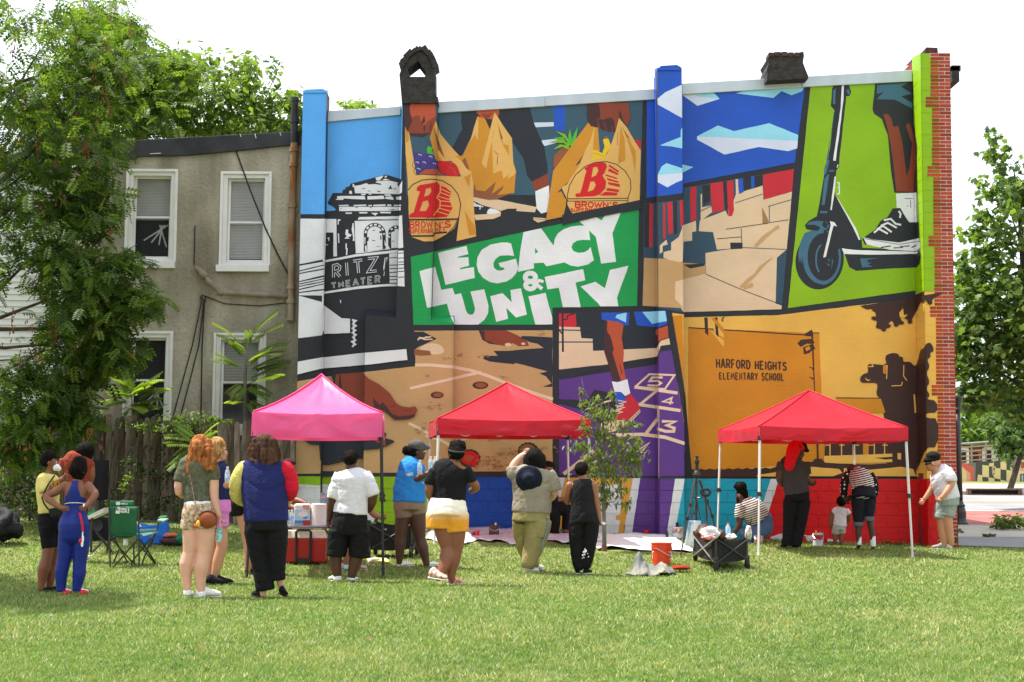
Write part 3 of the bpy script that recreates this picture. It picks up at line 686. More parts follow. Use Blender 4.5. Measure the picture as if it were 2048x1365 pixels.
# ---- hopscotch panel
E = Panel('mural_panel','purple mural panel of a sneaker hopping on a chalked hopscotch')
E.p(NAVYK,[(1052,20),(1812,5),(1848,285),(1052,500)],Z5)
E.p(PURP,[(1052,495),(1740,385),(1765,296),(1848,285),(1942,840),(1942,1172),(1760,1175),(1052,1165)],Z5)
E.p(CREAM,[(1052,120),(1200,122),(1210,200),(1290,205),(1292,290),(1740,270),(1770,220),(1830,200),(1838,245),(1770,255),(1745,330),(1400,385),(1052,422)],Z5);E.line(SLATE,[(1052,142),(1208,146)],9,Z5);E.line(SLATE,[(1052,228),(1292,228)],9,Z5)
E.p(CRIM,[(1052,26),(1170,26),(1175,122),(1052,120)],Z5);E.line(BLACK,[(1077,26),(1080,298)],14,Z5);E.line(BLACK,[(1082,70),(1110,65),(1115,40),(1165,26)],9,Z5);E.line(BLACK,[(1050,140),(1080,175)],10,Z5)
E.p(BLACK,[(1052,630),(1250,640),(1300,565),(1370,575),(1450,600),(1470,760),(1340,820),(1310,740),(1240,715),(1150,690),(1052,665)],Z5)
for pl,w in (([(1590,545),(1690,455),(1868,462),(1800,560),(1590,545)],13),([(1585,545),(1890,588)],22),([(1745,570),(1625,668)],18),([(1612,668),(1910,712)],22),([(1750,680),(1748,765)],8),([(1748,770),(1655,890)],24),([(1420,885),(1640,880),(1800,900),(1942,945)],24),([(1757,690),(1757,1190)],6),([(1085,1160),(1300,995)],26),([(1600,1000),(1688,940),(1630,1010)],14),([(1270,705),(1345,660),(1420,640)],12)): E.line(CHALK,pl,w,Z5)
E.txt(CHALK,[(1690,478),(1795,478),(1775,540),(1665,535)],'5',14,Z5);E.txt(CHALK,[(1790,622),(1868,622),(1855,672),(1775,660)],'4',13,Z5);E.txt(CHALK,[(1775,785),(1885,785),(1875,872),(1735,845)],'3',20,Z5)
E.p(SKIN2,[(1385,75),(1510,85),(1495,200),(1510,300),(1505,380),(1525,495),(1435,505),(1400,380),(1370,290),(1395,180)],Z5);E.p(DKSK,[(1375,78),(1395,80),(1390,150),(1415,185),(1440,280),(1430,300),(1490,500),(1435,505),(1400,385),(1370,290)],Z5);E.line(DKSK,[(1484,390),(1497,450)],[4,8],Z5)
E.p(COBALT,[(1350,20),(1550,20),(1545,110),(1510,110),(1470,85),(1390,75),(1355,70)],Z5);E.p(CYANL,[(1460,35),(1530,20),(1525,90),(1450,55)],Z5);E.p(COBALT,[(1580,15),(1815,5),(1815,100),(1750,125),(1600,110)],Z5);E.p(CYANL,[(1640,15),(1800,8),(1815,80),(1710,100)],Z5)
E.p(SKIN2,[(1735,140),(1820,112),(1825,195),(1765,215),(1735,250)],Z5);E.p(DKSK,[(1735,180),(1750,175),(1755,235),(1735,252)],Z5)
E.p(CRIM,[(1555,590),(1612,660),(1626,705),(1545,780),(1400,778),(1460,740),(1490,660)],Z5);E.p(COBALT,[(1450,585),(1490,580),(1525,640),(1480,680),(1450,640)],Z5);E.p(WHITE,[(1425,505),(1465,512),(1535,490),(1556,590),(1520,610),(1490,580),(1445,580)],Z5)
E.p(CREAM,[(1345,800),(1380,780),(1550,780),(1500,840),(1400,872),(1350,850)],Z5,1);E.p(CREAM,[(1545,778),(1622,703),(1628,722),(1560,795)],Z5);E.line(BLACK,[(1550,785),(1624,714)],4,Z5)
for q in ([(1470,640),(1525,650),(1475,665)],[(1450,675),(1515,690),(1455,705)],[(1435,712),(1500,722),(1440,740)],[(1460,690),(1510,668)],[(1440,725),(1495,700)]): E.line(CREAM,q,9,Z5)
E.p(BLACK,[(1808,0),(1850,15),(1945,600),(1992,1172),(1944,1172),(1942,840)],Z5)
# ---- sky over the row houses
F = Panel('mural_panel','cobalt blue mural panel with angular white clouds')
F.p(COBALT,[(62,215),(98,200),(98,15),(252,15),(252,170),(892,140),(840,540),(255,650),(250,700),(60,725)],Z6)
F.many(LAV,[[(118,205),(160,170),(248,130),(248,306),(120,235)],[(118,605),(250,592),(248,632),(215,645),(170,670),(115,640)],[(248,185),(400,175),(445,205),(328,242)],[(326,402),(855,425),(852,465),(805,480),(650,458),(470,498),(326,420)]],Z6)
F.many(CYANL,[[(130,450),(240,405),(240,370),(249,355),(248,466),(190,455)],[(118,606),(140,560),(165,543),(248,570),(248,550),(306,563),(250,593)],[(318,186),(410,170),(446,206),(330,192)],[(530,176),(700,130),(892,130),(878,165),(822,186),(770,165),(727,200)],[(326,402),(435,345),(520,375),(705,333),(857,395),(855,426)]],Z6)
# ---- row house steps
G = Panel('mural_panel','mural panel of cream row house steps with red doors')
G.p(SLATE,[(48,757),(252,737),(255,672),(835,575),(770,1310),(255,1325),(40,1290)],Z6)
G.many(CREAM,[[(340,845),(480,790),(515,750),(530,705),(670,660),(674,735),(825,690),(797,995),(560,988),(430,997),(410,905),(335,900)],[(345,705),(352,705),(352,775),(400,765),(405,800),(345,846)],[(528,628),(541,627),(546,702),(530,710)],
    [(250,870),(320,845),(322,900),(300,905),(300,950),(255,955),(250,1062),(210,1065),(150,1040),(150,1010),(190,1000),(190,960),(230,930),(245,890)],[(130,975),(165,945),(172,970),(145,978),(145,1008),(130,1020)],[(370,1015),(560,985),(798,995),(745,1040),(738,1280),(770,1290),(770,1310),(255,1325),(210,1255),(212,1165),(372,1122)]],Z6)
G.p(TAN,[(48,1040),(150,1045),(250,1065),(370,1075),(370,1122),(212,1165),(210,1255),(255,1305),(40,1292)],Z6)
G.many(CRIM,[[(75,757),(95,757),(92,985),(75,985)],[(147,755),(158,752),(162,940),(147,940)],[(170,750),(195,745),(200,910),(175,915)],[(235,740),(252,735),(258,860),(240,880)],[(290,670),(322,665),(322,840),(292,850)],[(395,650),(462,640),(468,790),(405,805)],[(482,638),(515,632),(520,790),(510,820),(490,822)],[(673,603),(835,573),(825,692),(675,735)]],Z6)
G.many(BLACK,[[(50,760),(75,757),(72,985),(50,985)],[(200,745),(220,742),(222,910),(205,915)],[(355,660),(395,655),(395,740),(360,765)],[(462,640),(482,638),(488,820),(475,790)],[(550,625),(608,612),(608,675),(560,690)],[(628,612),(670,605),(670,660),(628,670)],[(255,1075),(365,1070),(365,1082),(290,1096)],[(500,960),(565,960),(565,992),(502,995)]],Z6)
G.many(COBALT,[[(541,628),(566,622),(571,695),(546,705)],[(608,612),(626,610),(628,670),(612,675)]],Z6);G.p(TAN2,[(668,775),(705,855),(670,860)],Z6)
for q in ([(370,1125),(560,1207),(770,1287)],[(558,885),(562,986),(797,996)],[(345,795),(400,768)],[(525,752),(670,705)],[(700,770),(820,735)],[(705,770),(706,855),(808,840)],[(430,940),(560,930)],[(478,890),(700,858)]): G.line(BLACK if q[0][0] < 500 else SLATE,q,3.5,Z6)
for q in ([(555,1195),(600,1155),(630,1130),(660,1090),(720,1040)],[(570,1200),(620,1180)],[(632,980),(680,930),(720,900),(755,875)]): G.line(TAN,q,[16,22,14,18,4][:len(q)],Z6)
# ---- scooter panel
H = Panel('mural_panel','lime green mural panel of a sneaker on a scooter')
H.p(LIME,[(155,180),(660,155),(668,10),(862,-5),(862,1200),(720,1212),(40,1306)],Z7)
H.p(BLACK,[(285,85),(300,55),(385,52),(402,105),(390,130),(372,130),(330,515),(328,560),(312,580),(300,700),(310,745),(285,830),(315,905),(290,915),(265,900),(190,870),(205,800),(235,620),(262,525),(300,215),(278,190)],ZS)
H.p(BLACK,[(290,745),(316,742),(465,1000),(470,1060),(350,1060),(355,1110),(340,1180),(250,1100),(262,920)],ZS);H.p(BLACK,ell(210,1125,146,178,48,rot=8),ZS)
H.p(BLACK,[(120,912),(145,885),(190,860),(268,885),(280,930),(250,955),(200,950),(130,938)],ZS)
H.many(STEEL,[[(130,910),(150,892),(190,885),(250,890),(270,915),(250,942),(205,940),(215,925),(180,910)],[(292,95),(308,80),(305,180),(290,175)],[(303,210),(275,380),(262,520),(250,530),(268,420),(296,230)],[(255,525),(270,520),(250,600),(235,612),(240,560)],[(262,602),(268,605),(240,790),(222,790),(240,630)],[(210,840),(215,825),(258,828),(255,840)],[(265,580),(300,577),(298,587),(268,588)],[(372,95),(385,85),(395,110),(385,122)]],ZS)
H.p(BLACK,[(235,885),(262,905),(250,935),(225,915)],ZS)
H.p(STEEL,ell(225,1105,118,165,30,90,275) + ell(235,1105,98,145,30,90,270)[::-1],ZS);H.p(STEEL,ell(225,1110,115,165,24,-20,90) + ell(228,1110,98,140,24,-20,90)[::-1],ZS)
H.p(STEEL,[(92,1020),(120,960),(160,945),(190,945),(150,985),(125,1040),(118,1130),(108,1100),(100,1150),(92,1110),(85,1140),(80,1080)],ZS);H.p(STEEL,ell(225,1120,42,92,16,120,260) + ell(228,1120,34,84,16,120,260)[::-1],ZS);H.many(STEEL,[[(262,1115),(275,1125),(265,1135)],[(285,1110),(292,1130),(280,1185),(284,1140)],[(250,1140),(275,1155),(262,1160)]],ZS)
H.many(WHITE,[[(345,58),(358,58),(355,150),(308,522),(292,520),(338,200)],[(300,620),(308,615),(300,720),(283,822),(275,818),(290,700)],[(312,742),(320,750),(430,930),(458,1000),(448,1002),(412,925)],[(272,888),(300,895),(316,920),(295,915),(290,930),(248,1105),(232,1108),(278,912)],[(346,1052),(400,1062),(480,1070),(480,1090),(360,1090)],[(318,545),(325,545),(320,562),(314,565)]],ZS)
H.line(WHITE,[(316,655),(328,655),(330,720),(316,725)],7,ZS);H.line(WHITE,[(316,685),(328,685)],5,ZS)
H.p(BLACK,[(315,1012),(400,1000),(705,1015),(712,1040),(705,1080),(690,1100),(560,1105),(385,1117),(350,1098),(330,1040)],Z7);H.p(WHITE,[(312,1005),(380,1012),(700,1022),(690,1032),(440,1036),(325,1032)],Z7);H.p(STEEL,[(405,1055),(505,1053),(440,1062),(445,1075),(465,1078),(442,1085),(470,1098),(415,1100)],Z7)
H.p(BLACK,[(468,300),(482,165),(672,158),(675,370),(692,480),(692,725),(578,722),(560,600),(545,430),(515,350),(475,322)],Z7)
H.p(SKIN1,[(522,325),(545,325),(562,345),(572,390),(598,385),(620,480),(640,640),(655,600),(668,470),(655,440),(636,380),(655,370),(678,440),(685,560),(675,720),(588,715),(572,560),(545,400)],Z7)
H.p(STEEL,[(490,178),(645,168),(612,186),(668,222),(612,236),(670,270),(668,296),(580,252),(488,250),(525,212),(490,225)],Z7)
H.p(WHITE,[(586,728),(688,722),(692,872),(655,872),(620,830),(605,800),(590,800)],Z7)
H.p(BLACK,[(415,955),(480,910),(510,865),(545,845),(570,802),(608,800),(652,872),(700,872),(704,965),(660,990),(430,985)],Z7)
H.p(WHITE,[(420,948),(470,960),(600,975),(704,952),(710,1000),(690,1018),(560,1012),(440,985)],Z7);H.line(BLACK,[(425,955),(600,984),(708,968)],3,Z7)
for q in ([(510,1000),(560,992)],[(575,1002),(620,1000),(610,994),(655,992)],[(665,1000),(690,988)]): H.line(BLACK,q,6,Z7)
for q in ([(475,925),(500,905),(545,930)],[(490,908),(520,890),(565,922)],[(510,890),(545,875),(590,900)],[(525,862),(560,855),(585,880),(612,885)],[(600,815),(610,830),(606,850)]): H.line(WHITE,q,9,Z7)
H.line(BLACK,[(632,752),(672,752)],3,Z7);H.line(BLACK,[(660,760),(662,800)],3,Z7);H.line(BLACK,[(642,790),(650,790)],3,Z7)
# ---- school panel
I = Panel('mural_panel','orange mural panel lettered HARFORD HEIGHTS ELEMENTARY SCHOOL')
I.p(YEL,[(10,150),(92,160),(92,180),(700,165),(1600,55),(1790,25),(1790,1212),(1640,1232),(1600,1212),(140,1210),(100,1180)],Z8)
I.p(ORG,[(15,170),(80,165),(95,700),(92,640)],Z8)
I.p(ORG,[(118,248),(970,282),(1005,1120),(140,1190),(118,900)],Z8);I.line(CHOC,[(120,246),(880,294)],8,Z8);I.line(CHOC,[(925,280),(972,281)],7,Z8)
for i,(x,y) in enumerate(((160,180),(220,195),(290,215))): I.p(YEL,[(x,180),(x + 45,180),(x + 90 - i * 20,250 + i * 30),(350,372 - i * 60),(350,330 - i * 60)],Z8)
I.many(CHOC,[[(222,180),(245,180),(250,300),(228,280)],[(290,180),(308,178),(318,310),(298,290)],[(338,178),(355,178),(345,195)]],Z8);I.p(ORG,[(262,180),(285,180),(350,250),(350,290)],Z8)
I.many(CHOC,[[(870,290),(922,258),(930,280),(930,305),(880,300)],[(828,350),(850,325),(925,318),(940,345),(920,352),(890,350),(850,372)],[(865,375),(930,350),(945,385),(925,392),(905,412),(870,420)]],Z8);I.p(ORG,[(878,378),(905,365),(915,385),(885,400)],Z8)
I.line(CHOC,[(924,290),(940,660)],[12,6],Z8)
for y in (510,575): I.line(CHOC,[(905,y - 8),(935,y + 2),(920,y + 8)],6,Z8)
I.txt(CHOC,[(300,450),(757,474),(757,522),(302,506)],'HARFORD HEIGHTS',9.5,Z8,.4);I.txt(CHOC,[(320,540),(740,543),(740,590),(322,580)],'ELEMENTARY SCHOOL',6.6,Z8,.5)
I.p(CHOC,[(1235,105),(1600,45),(1790,15),(1710,60),(1690,95),(1660,70),(1640,60),(1620,95),(1600,140),(1580,180),(1560,215),(1520,160),(1490,150),(1510,220),(1470,235),(1440,200),(1420,220),(1420,245),(1390,265),(1340,245),(1345,205),(1310,190),(1340,170),(1330,125),(1280,128)],Z8)
for x,y in ((1325,185),(1355,240),(1390,258),(1420,235),(1470,228),(1505,215),(1560,208),(1540,180),(1330,130),(1270,110),(1640,70),(1690,85)): I.p(CHOC,[(x + math.cos(rad(t)) * (22 if t % 60 else 12),y + math.sin(rad(t)) * (18 if t % 60 else 10)) for t in range(0,360,30)],Z8)
I.p(YEL,[(1490,150),(1515,120),(1520,165),(1545,160),(1525,182),(1495,178)],Z8)
I.p(CHOC,[(1285,490),(1300,480),(1412,492),(1395,430),(1440,410),(1485,415),(1490,435),(1515,435),(1515,470),(1560,465),(1590,500),(1610,470),(1625,390),(1645,385),(1670,345),(1700,345),(1718,400),(1690,408),(1695,440),(1670,450),(1690,500),(1665,540),(1690,600),(1665,640),(1692,690),(1665,710),(1735,722),(1740,800),(1665,800),(1665,835),(1745,835),(1742,1025),(1660,1025),(1620,1130),(1600,1180),(1470,1180),(1400,1160),(1395,800),(1360,700),(1340,680),(1352,612),(1330,605),(1280,605),(1240,605),(1235,570),(1260,545),(1290,540)],Z8,1)
I.p(ORG,[(1385,490),(1412,488),(1400,550),(1385,540)],Z8)
for q in ([(1412,490),(1408,580)],[(1520,490),(1518,560),(1540,590)],[(1440,625),(1505,622),(1510,600)],[(1312,480),(1320,498),(1290,500)],[(1270,575),(1285,590),(1300,585)]): I.line(YEL,q,6,Z8)
I.p(YEL,[(1582,680),(1592,680),(1600,800),(1590,802)],Z8)
I.line(CHOC,[(1080,702),(1390,706)],6,Z8);[I.line(CHOC,[(x,702),(x + 2,800)],5,Z8) for x in (1192,1305)]
I.p(ORG,[(1080,708),(1370,708),(1400,800),(1090,800)],Z8)
I.p(CHOC,[(1005,980),(1420,980),(1420,1090),(1005,1085)],Z8)
for x in (1040,1115,1190,1328,1395): I.line(YEL,[(x,985),(x,1078)],7,Z8)
for x in (1010,1100,1195,1290,1380): I.line(YEL,[(x,1010),(x + 35,1010)],6,Z8)
I.p(ORG,[(1255,980),(1290,980),(1290,1078),(1255,1078)],Z8)
I.p(YEL,[(1000,1080),(1445,1065),(1445,1120),(1180,1130),(1000,1125)],Z8);I.p(YEL,[(1478,1062),(1502,1062),(1502,1105),(1480,1100)],Z8);I.p(CHOC,[(1330,1092),(1448,1085),(1448,1100),(1400,1104)],Z8)
I.p(CHOC,[(925,1120),(945,1098),(985,1098),(1010,1125)],Z8);I.line(CHOC,[(958,980),(962,1110)],10,Z8)
I.p(CHOC,[(130,1172)] + [(140 + i * 30,1165 + 8 * (i % 2) - i * .6) for i in range(19)] + [(720,1135),(930,1118),(1100,1130),(1300,1135),(1460,1125),(1600,1170),(1600,1215),(140,1215)],Z8)
I.many(YEL,[[(575,1202),(720,1180),(900,1150),(1100,1165),(1120,1190),(1060,1212),(560,1214)],[(1130,1160),(1300,1170),(1500,1150),(1580,1165),(1600,1212),(1130,1212)]],Z8)
PANELS = [A,B,C,D,E,F,G,H,I]
# ---- painted block courses
K = Panel('painted_base')
K.p(LIME,[(580,940),(900,940),(900,1120),(735,1120),(722,1046),(758,1042),(756,1026),(690,1020),(690,970),(664,971),(644,968),(640,972),(600,969),(580,971)])
K.p(PRIMER,[(580,971),(600,969),(640,972),(644,968),(664,971),(690,970),(690,1020),(756,1026),(758,1042),(722,1046),(735,1120),(580,1120)])
K.p(BASEB,[(900,940),(1121,940),(1085,1120),(900,1120)]);K.p(PRIMER,[(1121,940),(1134,940),(1093,1120),(1078,1120)]);K.p(MUST,[(1134,940),(1268,940),(1238,1120),(1093,1120)])
K.p(PRIMER,[(1192,972),(1240,969),(1247,972),(1244,1000),(1240,1030),(1231,1031),(1232,1040),(1240,1041),(1236,1070),(1232,1120),(1150,1120),(1175,1040)])
K.p(PRIMER,[(1268,940),(1283,940),(1256,1120),(1240,1120)]);K.p(PURP,[(1283,940),(1353,940),(1326,1120),(1256,1120)]);K.p(PRIMER,[(1353,940),(1373,940),(1340,1120),(1326,1120)])
K.p(CYAN,[(1373,940),(1548,940),(1488,1120),(1340,1120)]);K.p(PRIMER,[(1548,940),(1564,940),(1506,1120),(1488,1120)]);K.p(BRED,[(1564,940),(1880,940),(1880,1130),(1506,1120)])
K.p(PRIMER,[(1540,1075),(1560,1068),(1600,1070),(1625,1072),(1640,1075),(1660,1078),(1680,1081),(1682,1096),(1660,1100),(1545,1100),(1552,1088)])
K.many(RED,[[(1603,1080),(1612,1076),(1616,1088),(1602,1090)],[(1645,1083),(1655,1082),(1656,1092),(1644,1093)],[(1632,1070),(1640,1069),(1640,1074)]])
K.p(DGREY,[(580,946),(1200,948),(1880,950),(1880,958.5),(1560,958),(1362,958),(1200,956),(580,951)])

# ---------------------------------------------------------------- the building itself
BR0 = gp(1870,1087)
root = thing('mural_building','two storey building whose side wall carries a huge comic style mural','building',(at(1250,900,WY).x,WY,.2))
STUC = mat('stucco_black',lin('23262d'),rough=.6,bump=.6,bs=20,vs=3)
def proj_back(q,Yf,Yb):
    f = [at(x,y,Yf) for x,y in q]
    return f,[Vector((p.x,Yb,p.z)) for p in f]
mb = MB()
xl,xr = at(600,800,WY).x,at(1838,800,WY).x
def roof_z(x,Y=WY): return at(1250 + (x - at(1250,190,WY).x) * 112,232 - (1250 + (x - at(1250,190,WY).x) * 112 - 655) * .0685,Y).z
body = mb
mb.hexa([(xl,WY + .004,-1),(xr,WY + .004,-1),(xr + .5,WY + 14,-1),(xl,WY + 14,-1),(xl,WY + .004,roof_z(xl)),(xr,WY + .004,roof_z(xr)),(xr + .5,WY + 14,roof_z(xr)),(xl,WY + 14,roof_z(xl))])
wallo = mb.build('wall',STUC,root)
def relief(name,polys,Yf,label=None):
    b = MB()
    for q in polys:
        f,k = proj_back(q,Yf,WY + .2)
        n = len(q)
        b.raw(f + k,[tuple(range(n - 1,-1,-1))] + [(i,(i + 1) % n,n + (i + 1) % n,n + i) for i in range(n)])
    o = b.build(name,STUC,root);tag(o,label);return o
relief('pilaster',[[(606,184),(612,179.5),(645,178),(652.5,182),(641,953),(639,1100),(589,1100),(591,953)]],WY - PB,'sky blue and white pilaster at the left end')
relief('pilaster',[[(1314.5,139),(1322,132),(1354,130),(1363.5,136),(1368.5,957),(1370,1110),(1319.5,1110),(1318.5,957)]],WY - PC,'cobalt pilaster in the middle of the wall')
relief('chimney_breast',[[(804,194),(876,194),(862,642),(908,646),(905,953),(904,1100),(726,1100),(727,953),(731,631),(792,636)]],WY - PCH)
b = MB();q = [(1841,107),(1899.5,107),(1914.5,958),(1917,1110),(1857,1110),(1854,958)]
f,k = proj_back(q,WY - PD,WY + 1.5);b.raw(f + k,[tuple(range(5,-1,-1))] + [(i,(i + 1) % 6,6 + (i + 1) % 6,6 + i) for i in range(6)])
BRICKD = mat('brick_plain',lin('8a3428'),rough=.85,vs=5,c2=lin('74291f'),bump=.4,bs=30)
b.build('pier',BRICKD,root)
for s in SURF:                      # the sloping shoulders of the chimney breast
    if s.name == 'chimney_breast' and s.q[0][1] in (618,630):
        b = MB();b.poly([s.put(x,y,0) for x,y in s.q]);b.build('shoulder',STUC,root)
# solid tops of painted pilasters above the roof line get the paint of the panel below
for P in PANELS: P.build(root,SURF)
capm = (BLUE,COBALT)
for q,Yf,m,nm in (([(606,186),(612,179.5),(645,178),(652.5,186)],WY - PB,BLUE,'pilaster_cap'),([(1314.5,141),(1322,132),(1354,130),(1363.5,141)],WY - PC,COBALT,'pilaster_cap')):
    f,k = proj_back(q,Yf - .0225,WY + .21);b = MB();b.raw(f + k,[(3,2,1,0),(0,1,5,4),(1,2,6,5),(2,3,7,6)]);b.build(nm,m,root)
for q,m in (([(606,186),(588,429)],BLUE),):
    pass
K.build(root,BASE)
# raised blocks of the painted base, and the quoins of the pier
ktris = [(i,m,t) for i,m,tr in K.tris() for t in tr]
htris = [(i,m,t) for P in (H,I) for i,m,tr in P.tris() for t in tr]
def block(corners,Y,tris,proud=.012,side=None):
    """corners: world (x,z) of the block on plane y=Y"""
    (x0,x1,z0,z1) = corners
    if side is None: P = [Vector((x0,Y,z1)),Vector((x1,Y,z1)),Vector((x1,Y,z0)),Vector((x0,Y,z0))]
    else: P = [Vector((side(z1),x0,z1)),Vector((side(z1),x1,z1)),Vector((side(z0),x1,z0)),Vector((side(z0),x0,z0))]
    sf = Surf('b',[pix(p) for p in P],[p.y for p in P])
    mb = MB();mats = [];area = {}
    pcs = []
    for i,m,t in tris:
        c = sf.clip(t)
        if c:
            a = abs(sum(c[j][0] * c[(j + 1) % len(c)][1] - c[(j + 1) % len(c)][0] * c[j][1] for j in range(len(c))))
            pcs.append((i,m,c));area[m.name] = area.get(m.name,0) + a
    if not pcs: return None
    main = max(area,key=area.get)
    for i,m,c in pcs:
        if m not in mats: mats.append(m)
        pts = [sf.put(x,y,proud + LAY * i) for x,y in c]
        if (pts[1] - pts[0]).cross(pts[2] - pts[0]).dot(CAM - pts[0]) < 0: pts.reverse()
        mb.poly(pts,mats.index(m))
    mi = [m.name for m in mats].index(main)
    fr = [sf.put(x,y,proud - .0004) for x,y in sf.q];bk = [sf.put(x,y,-.004) for x,y in sf.q]
    mb.raw(fr + bk,[(3,2,1,0),(0,1,5,4),(1,2,6,5),(2,3,7,6),(3,0,4,7)],mi)
    return mb.build('block',mats,root)
zrow = [at(1700,y,WY).z for y in (960,983,1007,1031,1055,1079,1103)]
for x0,x1,Y in ((591,640,WY - PB),(644,726.5,WY),(727,904.5,WY - PCH),(906.5,1311,WY),(1319,1369,WY - PC),(1369.5,1838,WY),(1856,1876,WY - PD)):
    X0,X1 = at(x0,1000,Y).x,at(x1,1000,Y).x
    for r in range(6):
        if zrow[r] < gz((X0 + X1) / 2,WY) - .02: continue
        x = math.floor(X0 / .405) * .405 + (.2 if r % 2 else 0) - .41
        while x < X1:
            a,c = max(x + .006,X0 + .003),min(x + .399,X1 - .003)
            if c - a > .04: block((a,c,zrow[r + 1] + .008,zrow[r] - .008 - (.012 if r == 0 else 0)),Y,ktris)
            x += .405
z = at(1850,116,WY - PD).z;r = 0
while z > zrow[0] + .1:
    z0 = z - .2
    u = pix((7.4,WY - PD,z))[1]
    fx = lambda zz: at(1841 + (pix((7.3,WY - PD,zz))[1] - 107) / (958 - 107) * 13,pix((7.3,WY - PD,zz))[1],WY - PD).x
    if (1841,1) and z0 > zrow[0]:
        block((fx(z) + .004,fx(z) + .31,z0 + .004,z - .004),WY - PD,htris,.006)
        block((WY - PD + .004,WY - .004,z0 + .004,z - .004),0,htris,.006,side=lambda zz: fx(zz))
    z -= .2
# ---- bricks of the street corner
ZIG = [(107,1861),(197,1851.5),(219,1864),(333,1854.7),(356,1866.5),(470,1857),(494,1869),(610,1860),(632,1872),(771,1863.5),(793,1875),(905,1866),(928,1876),(1200,1877)]
def zig(y):
    return [x for yy,x in ZIG if yy <= y][-1] if y >= 107 else 1861
MORT = mat('mortar',lin('cdbfb0'),rough=.95,var=.12,vs=8)
BRK = [mat('red_brick_%s' % n,lin(c),rough=.85,var=.18,vs=9,bump=.35,bs=60) for n,c in (('warm','ab4437'),('mid','9c3a2e'),('dark','8c342c'))]
mort = MB();rest = MB();bricks = []
Yb = WY - PD;pitch = .0659;zt = at(1880,107,Yb).z;zb = gz(8,WY) - .05;k = 0
shared = {}
while zt - pitch * k > zb:
    z1 = zt - pitch * k;z0 = z1 - pitch
    py = pix((7.6,Yb,(z0 + z1) / 2))[1]
    xl_,xr_ = at(zig(py),py,Yb).x,at(1899.7 + (py - 107) * .0157,py,Yb).x
    mort.hexa([(xl_ - .012,Yb - .005,z0),(xr_ - .004,Yb - .005,z0),(xr_ - .004,Yb + .02,z0),(xl_ - .012,Yb + .02,z0),(xl_ - .012,Yb - .005,z1),(xr_ - .004,Yb - .005,z1),(xr_ - .004,Yb + .02,z1),(xl_ - .012,Yb + .02,z1)])
    x = xr_;first = True
    while x > xl_ + .03:
        w = (.095 if k % 2 else .195) if first else .195
        first = False
        a = max(xl_,x - w)
        if a - xl_ < .07: a = xl_
        bricks.append((a,x,z0 + .0085,z1 - .0085));x = a - .014
    k += 1
bricks.sort(key=lambda q: -(q[1] - q[0]))
for i,(a,c,z0,z1) in enumerate(bricks):
    j = rnd.uniform(-.002,.003)
    if i < 296:
        w = round(c - a,2);key = (w,i % 3)
        if key not in shared:
            t = MB();t.box(-w / 2,w / 2,-.014,.01,-(z1 - z0) / 2,(z1 - z0) / 2);shared[key] = t.mesh('brick',BRK[i % 3])
        o = bpy.data.objects.new('brick',shared[key]);COL.objects.link(o);o.parent = root;o.matrix_parent_inverse = Matrix.Translation(-Vector(root.location))
        o.location = ((a + c) / 2,Yb - j,(z0 + z1) / 2)
    else: rest.box(a,c,Yb - .014 - j,Yb + .01,z0,z1,i % 3)
mort.build('mortar',MORT,root)
rest.build('brick_remainder',BRK,root,kind='stuff')
# ---- metal coping along the roof edge
ZINC = mat('zinc_coping',lin('b4bec8'),rough=.45,var=.12,vs=2.5,metal=.25,spec=.5,stretch=(1,1,.25))
def coping(q):
    f = [at(x,y,WY - .045) for x,y in q];b = [Vector((p.x,WY + .5,p.z)) for p in f]
    m = MB();m.raw(f + b,[(3,2,1,0),(0,1,5,4),(1,2,6,5),(2,3,7,6),(3,0,4,7)]);m.build('coping',ZINC,root,bevel=.008)
coping([(656,222),(802,213),(801,230),(655,244)]);coping([(873,204),(1090,191.5),(1090,213),(876,226)]);coping([(1090.3,191),(1309,178),(1310,199),(1090.3,212.5)])
coping([(1364,167),(1600,154),(1604,175),(1364,189)]);coping([(1604.4,153.5),(1824,140),(1825,163),(1604.4,174.5)])
coping([(1826,116),(1842,105),(1900,105.5),(1900,109)])
# ---- chimneys
TAR = mat('tarred_brick',lin('2a2827'),rough=.8,vs=9,c2=lin('3b3634'),bump=1.0,bs=22,bdist=.04)
OLDB = mat('old_brick',lin('5e3d36'),rough=.9,vs=6,c2=lin('3a302e'),bump=.8,bs=25,bdist=.03)
Yc = WY - .35
def chim(name,q,holes,depth,m,label=None):
    lo = [[Vector((x,y,0)) for x,y in r] for r in [q] + holes]
    fl = [p for r in [q] + holes for p in r];tr = tessellate_polygon(lo)
    F_ = [at(x,y,Yc) for x,y in fl];B_ = [p + Vector((0,depth,0)) for p in F_];n = len(fl)
    fs = []
    for t in tr: fs += [tuple(t),tuple(n + i for i in reversed(t))]
    k = 0
    for r in [q] + holes:
        for i in range(len(r)): fs.append((k + i,k + (i + 1) % len(r),n + k + (i + 1) % len(r),n + k + i))
        k += len(r)
    b = MB();b.raw(F_ + B_,fs);bm = bmesh.new();me = b.mesh(name,m);bm.from_mesh(me);bmesh.ops.recalc_face_normals(bm,faces=bm.faces);bm.to_mesh(me)
    o = link(name,me,root);tag(o,label);return o
jag = lambda pts,a=1.2: [(x + rnd.uniform(-a,a),y + rnd.uniform(-a,a)) for x,y in pts]
chim('chimney',jag([(803,206),(802,190),(799,150),(806,130),(815,115),(826,104),(835,98),(840,91),(846,97),(848,103),(858,113),(866,126),(870,140),(871,165),(871,190),(877,206)],.8),[[(816,137),(836,122),(851,142),(850,154),(816,154)]],.55,TAR,'black pointed chimney with an open arch')
b = MB()                                     # separate tarred bricks round the arch
